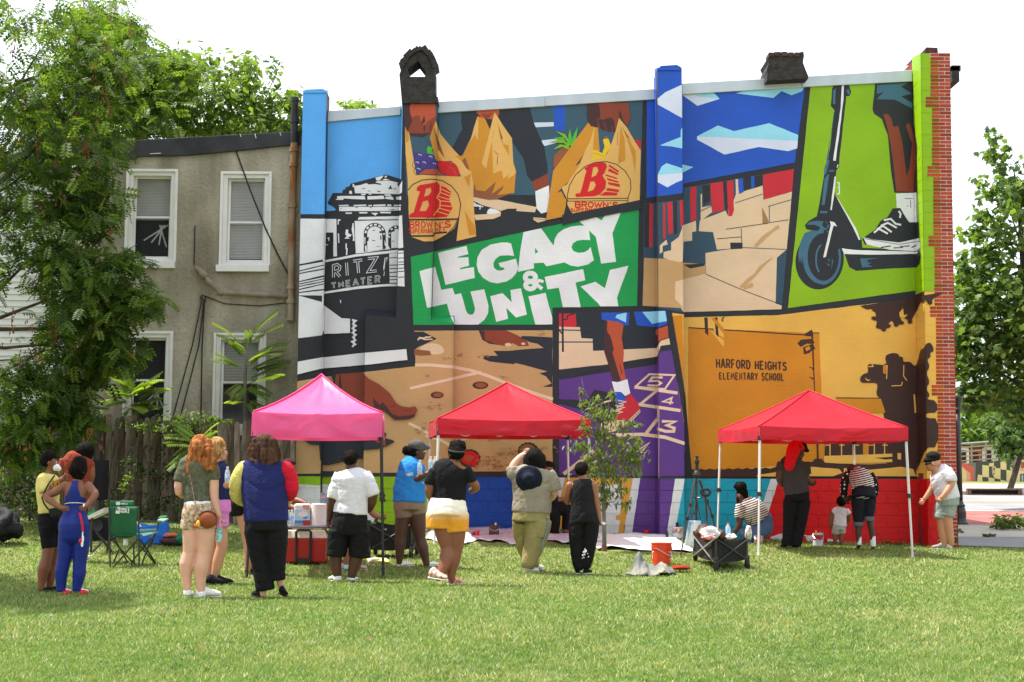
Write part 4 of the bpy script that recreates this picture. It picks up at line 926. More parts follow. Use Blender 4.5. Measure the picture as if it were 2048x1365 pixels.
for (x0,y0),(x1,y1),n in (((803,132),(838,96),8),((844,95),(870,135),8)):
    for i in range(n):
        t = (i + .5) / n;bow = -9 * math.sin(math.pi * t) * (1 if x0 < 830 else -1)
        c = at(x0 + (x1 - x0) * t + bow * .6,y0 + (y1 - y0) * t - abs(bow) * .3,Yc - .02)
        T = Matrix.Translation(c) @ Matrix.Rotation(-math.atan2(-(y1 - y0),(x1 - x0)),4,'Y')
        b.box(-.032,.032,-.03,.5,-.055,.05 + rnd.uniform(-.015,.015),0,T)
b.build('arch_brick',TAR,root,bevel=.008)
chim('chimney',jag([(1534,161),(1535,148),(1533,140),(1538,126),(1534,117),(1546,111),(1550,105),(1590,107),(1606,104),(1609,112),(1606,125),(1612,140),(1616,152),(1616,158)],1.0),[],.8,TAR,'squat broken chimney stack with rust stains')
b = MB()
for i in range(5):
    c = at(1543 + i * 13,109 + rnd.uniform(-2,1),Yc - .01);b.box(c.x - .05,c.x + .05,Yc - .02,Yc + .3,c.z - .05,c.z + .03)
b.build('chimney_brick',OLDB,root,bevel=.006)
chim('chimney',[(1851,107),(1850,99),(1853,95),(1875,96),(1876,106)],[],.4,OLDB,'low brick stub on the corner pier')
b = MB();c = at(1904,155,WY + 1.2);b.box(c.x - .09,c.x + .05,WY + .9,WY + 1.5,c.z - .16,c.z + .13);b.box(c.x - .09,c.x + .08,WY + .9,WY + 1.5,c.z + .05,c.z + .15);b.build('bracket',TAR,root)
# ================================================================== the grey stucco house, the white one, fence, street
GY = WY + .25
GREYS = mat('grey_stucco',lin('b3ad9c'),rough=.95,vs=1.1,c2=lin('9b9585'),bump=1.0,bs=16,bdist=.03,detail=8,spec=.1)
TARF = mat('tar_felt',lin('2b2c30'),rough=.7,vs=2.5,c2=lin('3a3b40'),bump=.4,bs=8,spec=.3)
WHITEF = mat('white_frame',(.72,.72,.70),rough=.45,var=.05,vs=4)
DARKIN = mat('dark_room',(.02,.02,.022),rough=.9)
GLASS = mat('window_glass',(.05,.055,.06),rough=.04,var=0,spec=.8,alpha=.18)
BLIND = mat('blind',(.75,.75,.72),rough=.7,var=.05)
DRAPE = mat('drape',lin('6a5a50'),rough=.9,vs=5,c2=lin('45505e'))
gh = thing('grey_house','grey stucco row house with four white sash windows beside the mural','house',(at(380,700,GY).x,GY,.4))
X0,X1 = at(133,600,GY).x,at(603,600,GY).x
n_,l_ = GREYS.node_tree.nodes,GREYS.node_tree.links     # long dark water stains and patches of repair on the stucco
b_ = n_['Principled BSDF'];r_ = [x for x in n_ if x.bl_idname == 'ShaderNodeValToRGB'][0];tc_ = [x for x in n_ if x.bl_idname == 'ShaderNodeTexCoord'][0]
mp_ = n_.new('ShaderNodeMapping');mp_.inputs['Scale'].default_value = (1.6,1,.28);t_ = n_.new('ShaderNodeTexNoise');t_.inputs['Scale'].default_value = 1.5;t_.inputs['Detail'].default_value = 8
rs_ = n_.new('ShaderNodeValToRGB');rs_.color_ramp.elements[0].position,rs_.color_ramp.elements[1].position = .34,.6;rs_.color_ramp.elements[0].color = (.62,.6,.57,1)
mx_ = n_.new('ShaderNodeMix');mx_.data_type = 'RGBA';mx_.blend_type = 'MULTIPLY';mx_.inputs[0].default_value = 1
l_.new(tc_.outputs['Object'],mp_.inputs[0]);l_.new(mp_.outputs[0],t_.inputs['Vector']);l_.new(t_.outputs['Fac'],rs_.inputs[0]);l_.new(r_.outputs[0],mx_.inputs[6]);l_.new(rs_.outputs[0],mx_.inputs[7]);l_.new(mx_.outputs[2],b_.inputs['Base Color'])
wins = [((254,344,351,524),(244,524,347,539),434,(1,0)),((443,349,539,531),(434,531,536,546),443,(1,1)),((250,668,341,856),(243,856,345,870),761,(0,0)),((429,672,528,860),(424,860,532,874),764,(1,2))]
rects = []
for (a,b,c,d),*_ in wins:
    p,q = at((a + c) / 2 - (c - a) / 2,(b + d) / 2,GY),at((a + c) / 2 + (c - a) / 2,(b + d) / 2,GY)
    rects.append((p.x + .02,q.x - .02,at((a + c) / 2,d,GY).z,at((a + c) / 2,b,GY).z + .02))
# wall with openings: columns between windows, then spandrels
def pierced(name,m,x0,x1,z0,ztop,y,thick,rects,parent):
    mb = MB();xs = sorted({x0,x1} | {r[0] for r in rects} | {r[1] for r in rects});zs = sorted({z0} | {r[2] for r in rects} | {r[3] for r in rects})
    for i in range(len(xs) - 1):
        xm = (xs[i] + xs[i + 1]) / 2
        blocked = sorted((r[2],r[3]) for r in rects if r[0] < xm < r[1]);z = z0
        for lo,hi in blocked + [(None,None)]:
            if lo is None:
                za,zb2 = ztop(xs[i]),ztop(xs[i + 1])
                p = [(xs[i],y,z),(xs[i + 1],y,z),(xs[i + 1],y + thick,z),(xs[i],y + thick,z),(xs[i],y,za),(xs[i + 1],y,zb2),(xs[i + 1],y + thick,zb2),(xs[i],y + thick,za)]
                mb.hexa(p)
            else: mb.box(xs[i],xs[i + 1],y,y + thick,z,lo);z = hi
    bm = bmesh.new();me = mb.mesh(name,m);bm.from_mesh(me);bmesh.ops.remove_doubles(bm,verts=bm.verts,dist=1e-5)
    seen = {}
    for f in bm.faces: seen.setdefault(tuple(round(v,3) for v in f.calc_center_median()),[]).append(f)
    bmesh.ops.delete(bm,geom=[f for v in seen.values() if len(v) > 1 for f in v],context='FACES');bm.to_mesh(me)
    return link(name,me,parent)
ztop = lambda x: at(133,290,GY).z + (x - X0) / (X1 - X0) * (at(603,272,GY).z - at(133,290,GY).z)
pierced('wall',GREYS,X0,X1,-.5,ztop,GY,.28,rects,gh)
mb = MB();mb.box(X0 - .01,X0 + .25,GY + .28,GY + 9,-.5,ztop(X0) - .1);mb.box(X0 + .25,X1,GY + 8.8,GY + 9,-.5,ztop(X1));mb.build('rear_wall',GREYS,gh)
mb = MB();mb.hexa([(X0 - .1,GY + .2,ztop(X0) - .02),(X1,GY + .2,ztop(X1) - .02),(X1,GY + 9,ztop(X1) - .3),(X0 - .1,GY + 9,ztop(X0) - .3),(X0 - .1,GY + .2,ztop(X0) + .06),(X1,GY + .2,ztop(X1) + .06),(X1,GY + 9,ztop(X1) - .2),(X0 - .1,GY + 9,ztop(X0) - .2)]);mb.build('roof',TARF,gh)
def slabq(name,q,Y,depth,m,parent,label=None,bev=.006):
    f = [at(x,y,Y) for x,y in q];n = len(f);b = [p + Vector((0,depth,0)) for p in f]
    a = MB();a.raw(f + b,[tuple(range(n - 1,-1,-1)),tuple(range(n,2 * n))] + [(i,(i + 1) % n,n + (i + 1) % n,n + i) for i in range(n)])
    o = a.build(name,m,parent,bevel=bev);tag(o,label);return o
slabq('roof_edge',[(131,280),(176,282),(268,281),(380,275),(600,263),(600,288),(580,290),(470,302),(370,311),(275,313),(271,318),(190,319),(150,335),(131,338)],GY - .07,.4,TARF,gh)
slabq('roof_edge',[(76,318),(131,300),(133,345),(78,346)],GY + .3,.5,TARF,gh)
b = MB()
for x,y,L in ((300,308,22),(480,268,6),(510,268,9),(560,266,6)):
    q = (at(x,y,GY - .075),at(x + (L if L > 20 else 2),y + (-1 if L > 20 else L),GY - .075));b.tube([q[0],q[1]],.007,4)
b.build('paint_drip',WHITEF,gh,kind='stuff')
for (fr,sl,mid,kind),R in zip(wins,rects):
    x0,x1,z0,z1 = R;y = GY + .06;zm = at(300,mid,GY).z
    f = MB()
    for a in ((x0 - .02,x0 + .075,z0,z1),(x1 - .075,x1 + .02,z0,z1),(x0 + .075,x1 - .075,z1 - .09,z1),(x0 + .075,x1 - .075,z0,z0 + .06)): f.box(a[0],a[1],y - .05,y + .12,a[2],a[3])
    for a in ((x0 - .05,x0 - .0,z0,z1 + .03),(x1,x1 + .05,z0,z1 + .03),(x0,x1,z1 - .02,z1 + .03)): f.box(a[0],a[1],y - .09,y - .052,a[2],a[3])
    w = f.build('window',WHITEF,gh,bevel=.006)
    s = MB();s.box(x0 - .09,x1 + .04,GY - .09,GY + .1,z0 - .125,z0 - .002);s.build('sill',WHITEF,w,bevel=.008)
    for lo,hi,yy in ((z0 + .06,zm + .025,y + .03),(zm - .025,z1 - .09,y + .065)):
        s = MB();a0,a1 = x0 + .077,x1 - .077
        for a in ((a0,a0 + .04,lo,hi),(a1 - .04,a1,lo,hi),(a0 + .04,a1 - .04,hi - .04,hi),(a0 + .04,a1 - .04,lo,lo + .05)): s.box(a[0],a[1],yy,yy + .03,a[2],a[3])
        s.build('sash',WHITEF,w,bevel=.004)
        g = MB();g.box(a0 + .038,a1 - .038,yy + .012,yy + .017,lo + .048,hi - .038);g.build('pane',GLASS,w)
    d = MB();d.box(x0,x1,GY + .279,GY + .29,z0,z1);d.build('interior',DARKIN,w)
    if kind[0]:
        b = MB();z = z1 - .1;zend = zm - .03 if kind[1] == 0 else (z0 + .16 if kind[1] == 1 else zm)
        while z > zend:
            b.box(x0 + .08,x1 - .08,GY + .2,GY + .225,z - .021,z,0);z -= .028
        b.build('blind',BLIND,w,kind='stuff')
    if kind[1] == 0:
        b = MB()
        for k in range(4): b.tube([(x1 - .16 - k * .05,GY + .2,zm - .12),(x0 + .25 + k * .14,GY + .19,z0 + .42 - .04 * k)],.014,6)
        b.build('plant_stand',BLIND,w)
    if kind[1] == 2:
        b = MB();b.box(x0 + .1,x1 - .3,GY + .23,GY + .25,z0 + .1,zm - .1);b.build('curtain',DRAPE,w)
RUST = mat('rusty_pipe',lin('8a5a35'),rough=.85,vs=4,c2=lin('9b8f78'),bump=.5,bs=40,stretch=(1,1,.35))
def pt(x,y,Y=GY - .12): return at(x,y,Y)
b = MB();b.tube([pt(588.5,285),pt(584,450),pt(581.5,640)],.062,12)
for x,y in ((588,300),(587,330),(584.5,412),(582.5,575),(582,603)): b.tube([pt(x,y - 4),pt(x,y + 4)],.082,12)
b.tube([pt(581.5,636),pt(581.5,642)],.072,12)
b.build('drainpipe',RUST,gh,smooth=False)
b = MB();b.tube([pt(590,197),pt(589,240),pt(588.5,286)],.066,12);b.tube([pt(589.4,236),pt(589.4,246)],.085,12);b.tube([pt(590,196),pt(590,203)],.075,12);b.build('vent_pipe',TARF,gh)
b = MB();b.tube([pt(394,536,GY - .0),pt(400,541),pt(418,563),pt(441,586),pt(500,589),pt(577,592)],.048,10);b.tube([pt(404,544),pt(412,556)],.062,10);b.tube([pt(436,583),pt(446,587)],.06,10);b.build('waste_pipe',mat('old_pipe',lin('7d6f5f'),rough=.8,vs=6,c2=lin('8d8375')),gh,smooth=True)
CABLE = mat('black_cable',(.02,.02,.02),rough=.7,var=0)
for pts,r in (([(472,302),(500,380),(530,455),(556,510),(582,560)],.014),([(405,594),(385,690),(345,838)],.011),([(408,598),(398,690),(360,838)],.011),([(409,600),(404,700),(402,838)],.012),([(409,592),(450,608),(520,612),(572,606)],.009),([(400,598),(404,590),(412,594),(410,604),(405,610)],.012),([(390,452),(389,500),(388,530)],.012)):
    b = MB();b.tube([pt(x,y,GY - .03) for x,y in pts],r,6);b.build('cable',CABLE,gh)
# ---- white sided house on the far left
wy = GY + .9
SIDW = mat('white_siding',(.66,.67,.66),rough=.5,var=.05,vs=2)
wh = thing('white_house','white clapboard house half hidden behind the tree on the left','house',(at(20,700,wy).x,wy,.5))
xa,xb = at(-260,600,wy).x,at(126,600,wy).x
b = MB();b.box(xa,xb - .02,wy + .03,wy + 8,-.5,at(60,345,wy).z);b.build('wall',SIDW,wh)
z = at(60,345,wy).z;sb = MB();hgt = .116
t = MB();t.hexa([(xa,-.035,-hgt),(xb,-.035,-hgt),(xb,.03,-hgt),(xa,.03,-hgt),(xa,-.005,0),(xb,-.005,0),(xb,.03,0),(xa,.03,0)]);tm = t.mesh('siding_board',SIDW)
while z > .6:
    o = bpy.data.objects.new('siding_board',tm);COL.objects.link(o);o.parent = wh;o.matrix_parent_inverse = Matrix.Translation(-Vector(wh.location));o.location = (0,wy,z);z -= hgt
b = MB();b.box(xb - .03,xb + .06,wy - .06,wy + .05,-.4,at(60,345,wy).z);b.build('corner_trim',SIDW,wh)
b = MB();b.tube([at(-20,722,wy - .05),at(20,720,wy - .05),at(60,712,wy - .05)],.012,6);b.build('cable',CABLE,wh)
b = MB();zt_ = at(60,340,wy).z;b.hexa([(xa,wy - .3,zt_),(xb + .1,wy - .3,zt_ + .06),(xb + .1,wy + 8,zt_ + .06),(xa,wy + 8,zt_),(xa,wy - .3,zt_ + .2),(xb + .1,wy - .3,zt_ + .3),(xb + .1,wy + 8,zt_ + .9),(xa,wy + 8,zt_ + .8)]);b.build('roof',TARF,wh)
# ---- far house behind the roof
fy = 46
MOSS = mat('mossy_roof',lin('7f8f5c'),rough=.95,vs=1.2,c2=lin('6c6a54'))
fh = thing('far_house','distant tan house with a mossy roof behind the trees','house',(at(450,250,fy).x,fy,1))
p,q = at(335,285,fy),at(640,285,fy)
b = MB();b.box(p.x,q.x,fy,fy + 6,0,at(450,258,fy).z);b.build('wall',mat('tan_wall',lin('7d7a68'),rough=.9),fh)
b = MB();z0,z1 = at(450,262,fy).z,at(450,216,fy).z;b.raw([(p.x - .3,fy - .4,z0),(q.x + .3,fy - .4,z0),(q.x + .3,fy + 3,z1),(p.x - .3,fy + 3,z1),(p.x - .3,fy + 6.4,z0),(q.x + .3,fy + 6.4,z0)],[(0,1,2,3),(3,2,5,4),(0,3,4),(1,5,2),(0,4,5,1)]);b.build('roof',MOSS,fh)
# ---- picket fence
fyY = 26.25
WOODF = [mat('weathered_wood_%s' % n,lin(c),rough=.95,vs=5,c2=lin(d),bump=.5,bs=30,stretch=(3,3,.35),spec=.1) for n,c,d in (('grey','83776b','574d43'),('dark','695b4f','43392f'),('pale','938779','6a5f54'))]
fn = thing('wooden_fence','weathered grey picket fence of upright boards below the grey house','fence',(at(300,1000,fyY).x,fyY,.5))
ft = {}
x = at(-60,900,fyY).x;xe = at(589,900,fyY).x;i = 0;rf = random.Random(5)
while x < xe:
    w = .098;k = (i % 3,i % 4)
    if k not in ft:
        h = 1.80 + (i % 4) * .02;t = MB();prof = [(-w / 2,0),(w / 2,0),(w / 2,h - .05),(w / 2 - .025,h - .01),(.012,h),(-.012,h),(-w / 2 + .025,h - .01),(-w / 2,h - .05)]
        n = len(prof);t.raw([(a,-.011,c) for a,c in prof] + [(a,.011,c) for a,c in prof],[tuple(range(n)),tuple(range(2 * n - 1,n - 1,-1))] + [(j + n,(j + 1) % n + n,(j + 1) % n,j) for j in range(n)])
        ft[k] = t.mesh('picket',WOODF[i % 3])
    o = bpy.data.objects.new('picket',ft[k]);COL.objects.link(o);o.parent = fn;o.matrix_parent_inverse = Matrix.Translation(-Vector(fn.location))
    o.location = (x,fyY + rf.uniform(-.006,.006),gz(x,fyY) - .02 + (.0 if x < -4 else .02));o.rotation_euler = (0,rf.uniform(-.012,.012),0);x += w + rf.uniform(.004,.013);i += 1
for zz in (.45,1.45):
    b = MB();b.hexa([(at(-60,900,fyY).x,fyY + .02,gz(-9,fyY) + zz),(xe,fyY + .02,gz(xe,fyY) + zz),(xe,fyY + .06,gz(xe,fyY) + zz),(at(-60,900,fyY).x,fyY + .06,gz(-9,fyY) + zz)] + [(at(-60,900,fyY).x,fyY + .02,gz(-9,fyY) + zz + .09),(xe,fyY + .02,gz(xe,fyY) + zz + .09),(xe,fyY + .06,gz(xe,fyY) + zz + .09),(at(-60,900,fyY).x,fyY + .06,gz(-9,fyY) + zz + .09)]);b.build('rail',WOODF[1],fn)
# ---- street lamp
IRON = mat('black_iron',(.016,.017,.017),rough=.45,var=.2,vs=20,spec=.5)
lp = at(1919,1046,34.3);lz = gz(lp.x,34.3)
lamp = thing('street_lamp','black cast iron street lamp post at the corner of the brick pier','street lamp',(lp.x,34.3,lz))
b = MB();b.lathe([(.20,0),(.20,.06),(.17,.1),(.15,.16),(.155,.3),(.12,.42),(.14,.45),(.1,.5),(.085,.56)],(lp.x,34.3,lz),20);b.build('base',IRON,lamp,smooth=False)
b = MB();b.lathe([(.085,.55),(.075,1.6),(.068,2.6)],(lp.x,34.3,lz),16);b.build('post',IRON,lamp,smooth=True)
b = MB();b.lathe([(.07,2.6),(.1,2.64),(.08,2.68),(.1,2.8),(.13,2.88),(.13,2.93),(.05,2.95)],(lp.x,34.3,lz),16);b.build('capital',IRON,lamp)
# ---- retaining wall across the street with a painted check, railing above
fw = 64.6
rw = thing('retaining_wall','grey concrete retaining wall across the road painted with checks and a crest','wall',(at(2000,960,fw).x,fw,gz(20,fw)))
CON2 = mat('grey_concrete',lin('7e7f7c'),rough=.9,vs=.6,c2=lin('6d6e6c'),bump=.2,bs=20)
b = MB();L,Rr = at(1860,930,fw).x,at(2250,915,fw).x;zt1,zt2 = at(1915,929,fw).z,at(2048,919,fw).z;sl = (zt2 - zt1) / (at(2048,919,fw).x - at(1915,929,fw).x)
zz = lambda x: zt1 + (x - at(1915,929,fw).x) * sl
b.hexa([(L,fw,0),(Rr,fw,0),(Rr,fw + .4,0),(L,fw + .4,0),(L,fw,zz(L)),(Rr,fw,zz(Rr)),(Rr,fw + .4,zz(Rr)),(L,fw + .4,zz(L))]);b.build('wall',CON2,rw)
ZF = Zm(1900,760,3.79)
J = Panel('wall_painting','checks, crest and coloured bands painted on the wall')
SALM = paint('salmon','d9614f',MK);SAND = paint('sand','e0c98e',MK);DGR = paint('dark_check','4a4a46',MK);PEACH = paint('peach','dca080',MK)
J.p(SALM,[(60,640),(95,625),(180,660),(180,775),(60,775)],ZF);J.p(SAND,[(60,650),(90,655),(125,700),(125,775),(60,775)],ZF);J.p(PEACH,[(92,658),(155,710),(155,775),(125,775),(125,700)],ZF)
J.p(DGR,[(195,622),(470,605),(470,780),(195,775)],ZF)
for c in ([(245,645),(295,652),(295,740),(245,735)],[(295,635),(333,628),(333,660),(295,655)],[(335,668),(383,672),(383,755),(335,745)],[(383,622),(428,617),(428,685),(383,678)],[(428,683),(470,690),(470,780),(428,770)],[(212,718),(245,725),(245,773),(205,773)],[(292,740),(337,748),(337,776),(292,776)],[(383,757),(428,768),(425,778),(383,777)],[(455,640),(470,640),(470,690),(460,688)]): J.p(SAND,c,ZF)
J.p(SAND,[(318,668),(345,655),(347,700),(335,740),(322,715)],ZF);J.p(DGR,[(322,675),(341,665),(342,700),(333,728),(325,708)],ZF);J.p(SAND,[(330,680),(335,678),(340,705),(326,708)],ZF)
J.p(SALM,[(490,618),(525,612),(525,690),(490,730)],ZF);J.p(SAND,[(525,612),(640,600),(640,785),(480,785),(490,730),(525,690)],ZF);J.p(PEACH,[(525,640),(560,610),(600,610),(600,700),(530,690)],ZF);J.p(STEEL,[(530,715),(600,700),(600,770),(530,775)],ZF);J.p(SAND,[(545,725),(552,722),(552,770),(545,772)],ZF);J.p(UMBER,[(538,625),(600,620),(600,665),(540,670)],ZF)
J.build(rw,[Surf('w',[(1870,930),(2100,912),(2100,972),(1870,970)],fw)],.004)
GALV = mat('galvanised',lin('8c8d86'),rough=.6,var=.1);TANB = mat('tan_rail',lin('b08a66'),rough=.7,var=.1)
rl = thing('railing','pale metal railing on top of the painted retaining wall','railing',(at(1960,900,fw).x,fw + .2,zz(20)))
x = L
while x < Rr:
    b = MB();b.tube([(x,fw + .2,zz(x)),(x,fw + .2,zz(x) + .86)],.035,8);b.build('post',GALV,rl);x += .62 * 1.0
for k,h in enumerate((.12,.32,.52,.7,.86)):
    b = MB();b.tube([(L,fw + .2,zz(L) + h),(Rr,fw + .2,zz(Rr) + h)],.03 if k < 4 else .04,8);b.build('rail',TANB if k < 4 else GALV,rl)
for x0,x1,y0,c,lab in ((1915,1938,893,'cfd2cf','pale block house behind the railing next to the lamp post'),(1940,1962,897,'8e5a4c','brick red block house behind the railing'),(1964,2040,893,'b9bfb8','wide pale house behind the railing and the small street tree')):
    hb = thing('background_house',lab,'house',(at((x0 + x1) / 2,900,74).x,74,1.2));a,c_ = at(x0,900,74).x,at(x1,900,74).x;zt_ = at(x0,y0,74).z
    b = MB();b.box(a,c_,74,80,0,zt_);b.build('wall',mat('house_' + c,lin(c),rough=.9),hb)
    n = max(1,int((c_ - a) / .55))
    for k in range(n):
        xm = a + (k + .5) * (c_ - a) / n;b = MB();b.box(xm - .13,xm + .13,73.96,74.02,zt_ - .8,zt_ - .2);b.build('window',DARKIN,hb)
    b = MB();b.box(a - .1,c_ + .1,73.9,80.1,zt_,zt_ + .08);b.build('roof',TARF,hb)
# ================================================================== trees, shrubs, grass
rng = np.random.default_rng(12)
def rotmats(n,yaw=None,pitch=(-.3,.9),roll=.6):
    a = rng.uniform(0,2 * np.pi,n) if yaw is None else yaw
    p = rng.uniform(pitch[0],pitch[1],n);r = rng.normal(0,roll,n)
    ca,sa,cp,sp,cr,sr = np.cos(a),np.sin(a),np.cos(p),np.sin(p),np.cos(r),np.sin(r)
    z,o = np.zeros(n),np.ones(n)
    Rz = np.stack([np.stack([ca,-sa,z],1),np.stack([sa,ca,z],1),np.stack([z,z,o],1)],1)
    Ry = np.stack([np.stack([cp,z,sp],1),np.stack([z,o,z],1),np.stack([-sp,z,cp],1)],1)   # pitch > 0 droops the tip
    Rx = np.stack([np.stack([o,z,z],1),np.stack([z,cr,-sr],1),np.stack([z,sr,cr],1)],1)
    return Rz @ Ry @ Rx
def stamp(V0,F0,pos,Rm,sc):
    n,k = len(pos),len(V0)
    V = np.einsum('nij,kj->nki',Rm,V0) * sc[:,None,None] + pos[:,None,:]
    F = F0[None] + (np.arange(n) * k)[:,None,None]
    return V.reshape(-1,3),F.reshape(-1,F0.shape[1])
def leaf_pinnate(pairs=8,lw=.035,ll=.13,droop=.18):
    """a compound leaf one unit long along +x: leaflets in pairs on a drooping rachis"""
    V,F = [],[]
    def rz(t): return (t * (1 - .1 * t),0,.1 * t - droop * t * t)
    for i in range(pairs):
        t = .22 + .76 * i / (pairs - 1);c = rz(t);L = ll * (1 - .35 * abs(t - .5));
        for s in (-1,1):
            k = len(V);V += [c,(c[0] + L * .25 - lw * .3,s * L * .5,c[2] - .005),(c[0] + L * .38,s * L,c[2] - .05),(c[0] + L * .3 + lw,s * L * .45,c[2] - .005)];F.append((k,k + 1,k + 2,k + 3))
    for i in range(4):
        a,b = rz(i / 4),rz((i + 1) / 4);k = len(V);V += [(a[0],-.006,a[2]),(b[0],-.005,b[2]),(b[0],.005,b[2]),(a[0],.006,a[2])];F.append((k,k + 1,k + 2,k + 3))
    return np.array(V),np.array(F)
def leaf_oval(w=.42):
    V = [(0,0,0),(.35,-w / 2,-.03),(1,0,-.16),(.35,w / 2,-.03),(.5,0,.03)]
    return np.array(V),np.array([(0,1,4),(1,2,4),(2,3,4),(3,0,4)])
def leaf_maple():
    pts = [(0,0),(.12,-.22),(.05,-.5),(.38,-.34),(.55,-.52),(.62,-.22),(1,0),(.62,.22),(.55,.52),(.38,.34),(.05,.5),(.12,.22)]
    V = [(x,y,-.12 * x * x - .1 * abs(y)) for x,y in pts] + [(.42,0,.02)]
    return np.array(V),np.array([(i,(i + 1) % 12,12) for i in range(12)])
def cloud(clumps,sub=.3):
    """clumps in photo terms: (px, py, rx, ry, Y, depth, count, number of sub clumps)"""
    P = []
    for px,py,rx,ry,Y,dp,n,ns in clumps:
        a = rng.uniform(0,2 * np.pi,ns);r = np.sqrt(rng.uniform(0.02,1,ns)) 
        cx,cy,cd = px + rx * r * np.cos(a),py + ry * r * np.sin(a),Y + rng.uniform(-dp,dp,ns)
        k = rng.integers(0,ns,n)
        qx = cx[k] + rng.normal(0,rx * sub,n);qy = cy[k] + rng.normal(0,ry * sub,n) ;qd = cd[k] + rng.normal(0,dp * .3,n)
        P += [tuple(at(x,y,d)) for x,y,d in zip(qx,qy,qd)]
    return np.array(P)
def crown(name,tmpl,P,sc,mats,parent,pitch=(-.3,.9),roll=.6,fr=None):
    n = len(P);V,F = stamp(*tmpl,P,rotmats(n,None,pitch,roll),rng.uniform(sc[0],sc[1],n))
    k = len(tmpl[1]);w = fr or [1 / len(mats)] * len(mats)
    mi = np.repeat(rng.choice(len(mats),n,p=w),k)
    o = link(name,npmesh(name,V,F,mats,mi),parent);return o
def limbs(mb,start,ends,r0,r1=.012,sag=.1):
    for e in ends:
        s = Vector(start);e = Vector(e);d = e - s
        pts = [s + d * t + Vector((rnd.uniform(-1,1),rnd.uniform(-1,1),rnd.uniform(-.3,1) )) * d.length * .05 * math.sin(math.pi * t) for t in (0,.25,.5,.75,1)]
        mb.tube(pts,[r0,r0 * .75,r0 * .5,r0 * .32,r1],6)
BARK = mat('bark',(.09,.075,.06),rough=.95,vs=9,c2=(.05,.04,.033),bump=.8,bs=30,stretch=(1,1,.3))
BARK2 = mat('grey_bark',(.20,.18,.15),rough=.9,vs=9,c2=(.13,.11,.09),bump=.5,bs=30,stretch=(1,1,.3))
LG = [leafmat('locust_leaf',(.055,.10,.02),(.085,.14,.026),2),leafmat('locust_leaf_light',(.115,.18,.03),(.15,.22,.04),2),leafmat('locust_leaf_deep',(.03,.06,.015),(.042,.08,.02),2)]
LA = [leafmat('ailanthus_leaf',(.17,.25,.05),(.13,.21,.035),2),leafmat('ailanthus_leaf_light',(.25,.32,.08),(.20,.28,.06),2)]
LM = [leafmat('maple_leaf',(.065,.125,.03),(.10,.165,.04),2),leafmat('maple_leaf_light',(.15,.22,.05),(.11,.18,.04),2),leafmat('maple_leaf_deep',(.03,.065,.016),(.045,.085,.02),2)]
LS = [leafmat('sapling_leaf',(.10,.155,.035),(.135,.19,.045),3),leafmat('sapling_leaf_light',(.13,.16,.055),(.16,.18,.07),3),leafmat('sapling_leaf_bronze',(.12,.11,.04),(.15,.12,.05),3)]
PODM = mat('seed_pod',(.20,.065,.03),rough=.8,vs=5,c2=(.13,.05,.025))
PIN = leaf_pinnate(5,.12,.31)
# ---- the big locust at the left, in front of the fence
t1 = thing('locust_tree','large feathery locust tree with rusty seed pods overhanging the left side','tree',(at(-190,1000,23.6).x,23.6,gz(-9,23.6)))
cl = [(60,90,130,110,24,1.2,520,26),(-20,250,130,130,24.2,1.2,520,26),(150,210,120,100,24.4,1.1,560,28),(270,110,80,55,24.6,.9,180,14),(90,350,120,90,24,1.1,560,30),(215,300,50,50,24,.6,110,9),(90,460,110,80,24,1,360,22),(190,400,60,70,24,.7,190,14),(150,580,90,80,24,1,380,24),
      (225,560,85,55,23.9,.8,330,18),(270,600,55,40,23.8,.6,130,9),(170,680,85,70,24.2,.9,420,22),(240,690,50,45,24,.6,160,10),(30,800,75,80,24.2,.8,420,20),(120,820,60,60,24.4,.7,230,14),(40,900,80,50,24.6,.6,260,14),(170,760,40,50,25,.5,120,8),(-40,560,40,100,24,.8,120,8),(-330,300,160,130,18.2,1.2,500,20),(-300,520,130,110,17.6,1.2,420,16),(-330,380,140,120,15.6,.8,460,16),(-190,300,100,120,15.6,.6,460,16),(-190,330,110,130,16.8,.8,420,16),(-220,560,110,90,17.2,.8,320,12)]
cl = [(a,b_,c,d,e_,f,int(g * (1.0 if b_ < 400 else 1.25)),int(h * 1.5)) for a,b_,c,d,e_,f,g,h in cl]
P = cloud(cl,.2)
crown('crown',PIN,P,(.2,.36),LG,t1,(-.1,1.1),.5,[.5,.27,.23])
b = MB();base = Vector((t1.location.x,23.6,gz(-9,23.6) - .1))
b.tube([base,base + Vector((.1,0,1.5)),base + Vector((.0,.1,3)),base + Vector((.25,.2,4.6)),base + Vector((.5,.3,7))],[.26,.2,.17,.12,.06],10)
b.build('trunk',BARK,t1,smooth=True)
b = MB();tp = base + Vector((.1,.1,3.0));tp2 = base + Vector((.3,.2,4.8));tp0 = base + Vector((.05,0,1.6))
limbs(b,tp2,[at(150,200,24.3),at(250,130,24.4),at(80,100,24),at(60,340,24.1),at(200,380,24)],.06)
limbs(b,tp,[at(200,560,24),at(280,610,23.9),at(120,480,24),at(170,700,24.1)],.055);limbs(b,tp0,[at(120,820,24.3),at(60,890,24.4),at(90,700,24.2)],.04)
b.tube([at(-40,190,23.8),at(0,188,23.8),at(40,165,23.9),at(80,150,24)],[.05,.045,.03,.015],6)
b.tube([at(110,720,24.4),at(115,780,24.4),at(140,815,24.4),at(190,812,24.6)],.012,5)
b.build('limb',BARK,t1,smooth=True,kind='stuff')
V,F = [],[]
podc = [(rnd.choice([190,175,185,95,150,60,120,20,80,160,10,200,175,50,30,110,230,275,100]) + rnd.gauss(0,14),rnd.choice([40,60,95,180,190,210,240,270,285,120,150,300,400,430,450,610,640,660,700,860,890]) + rnd.gauss(0,12)) for _ in range(62)]
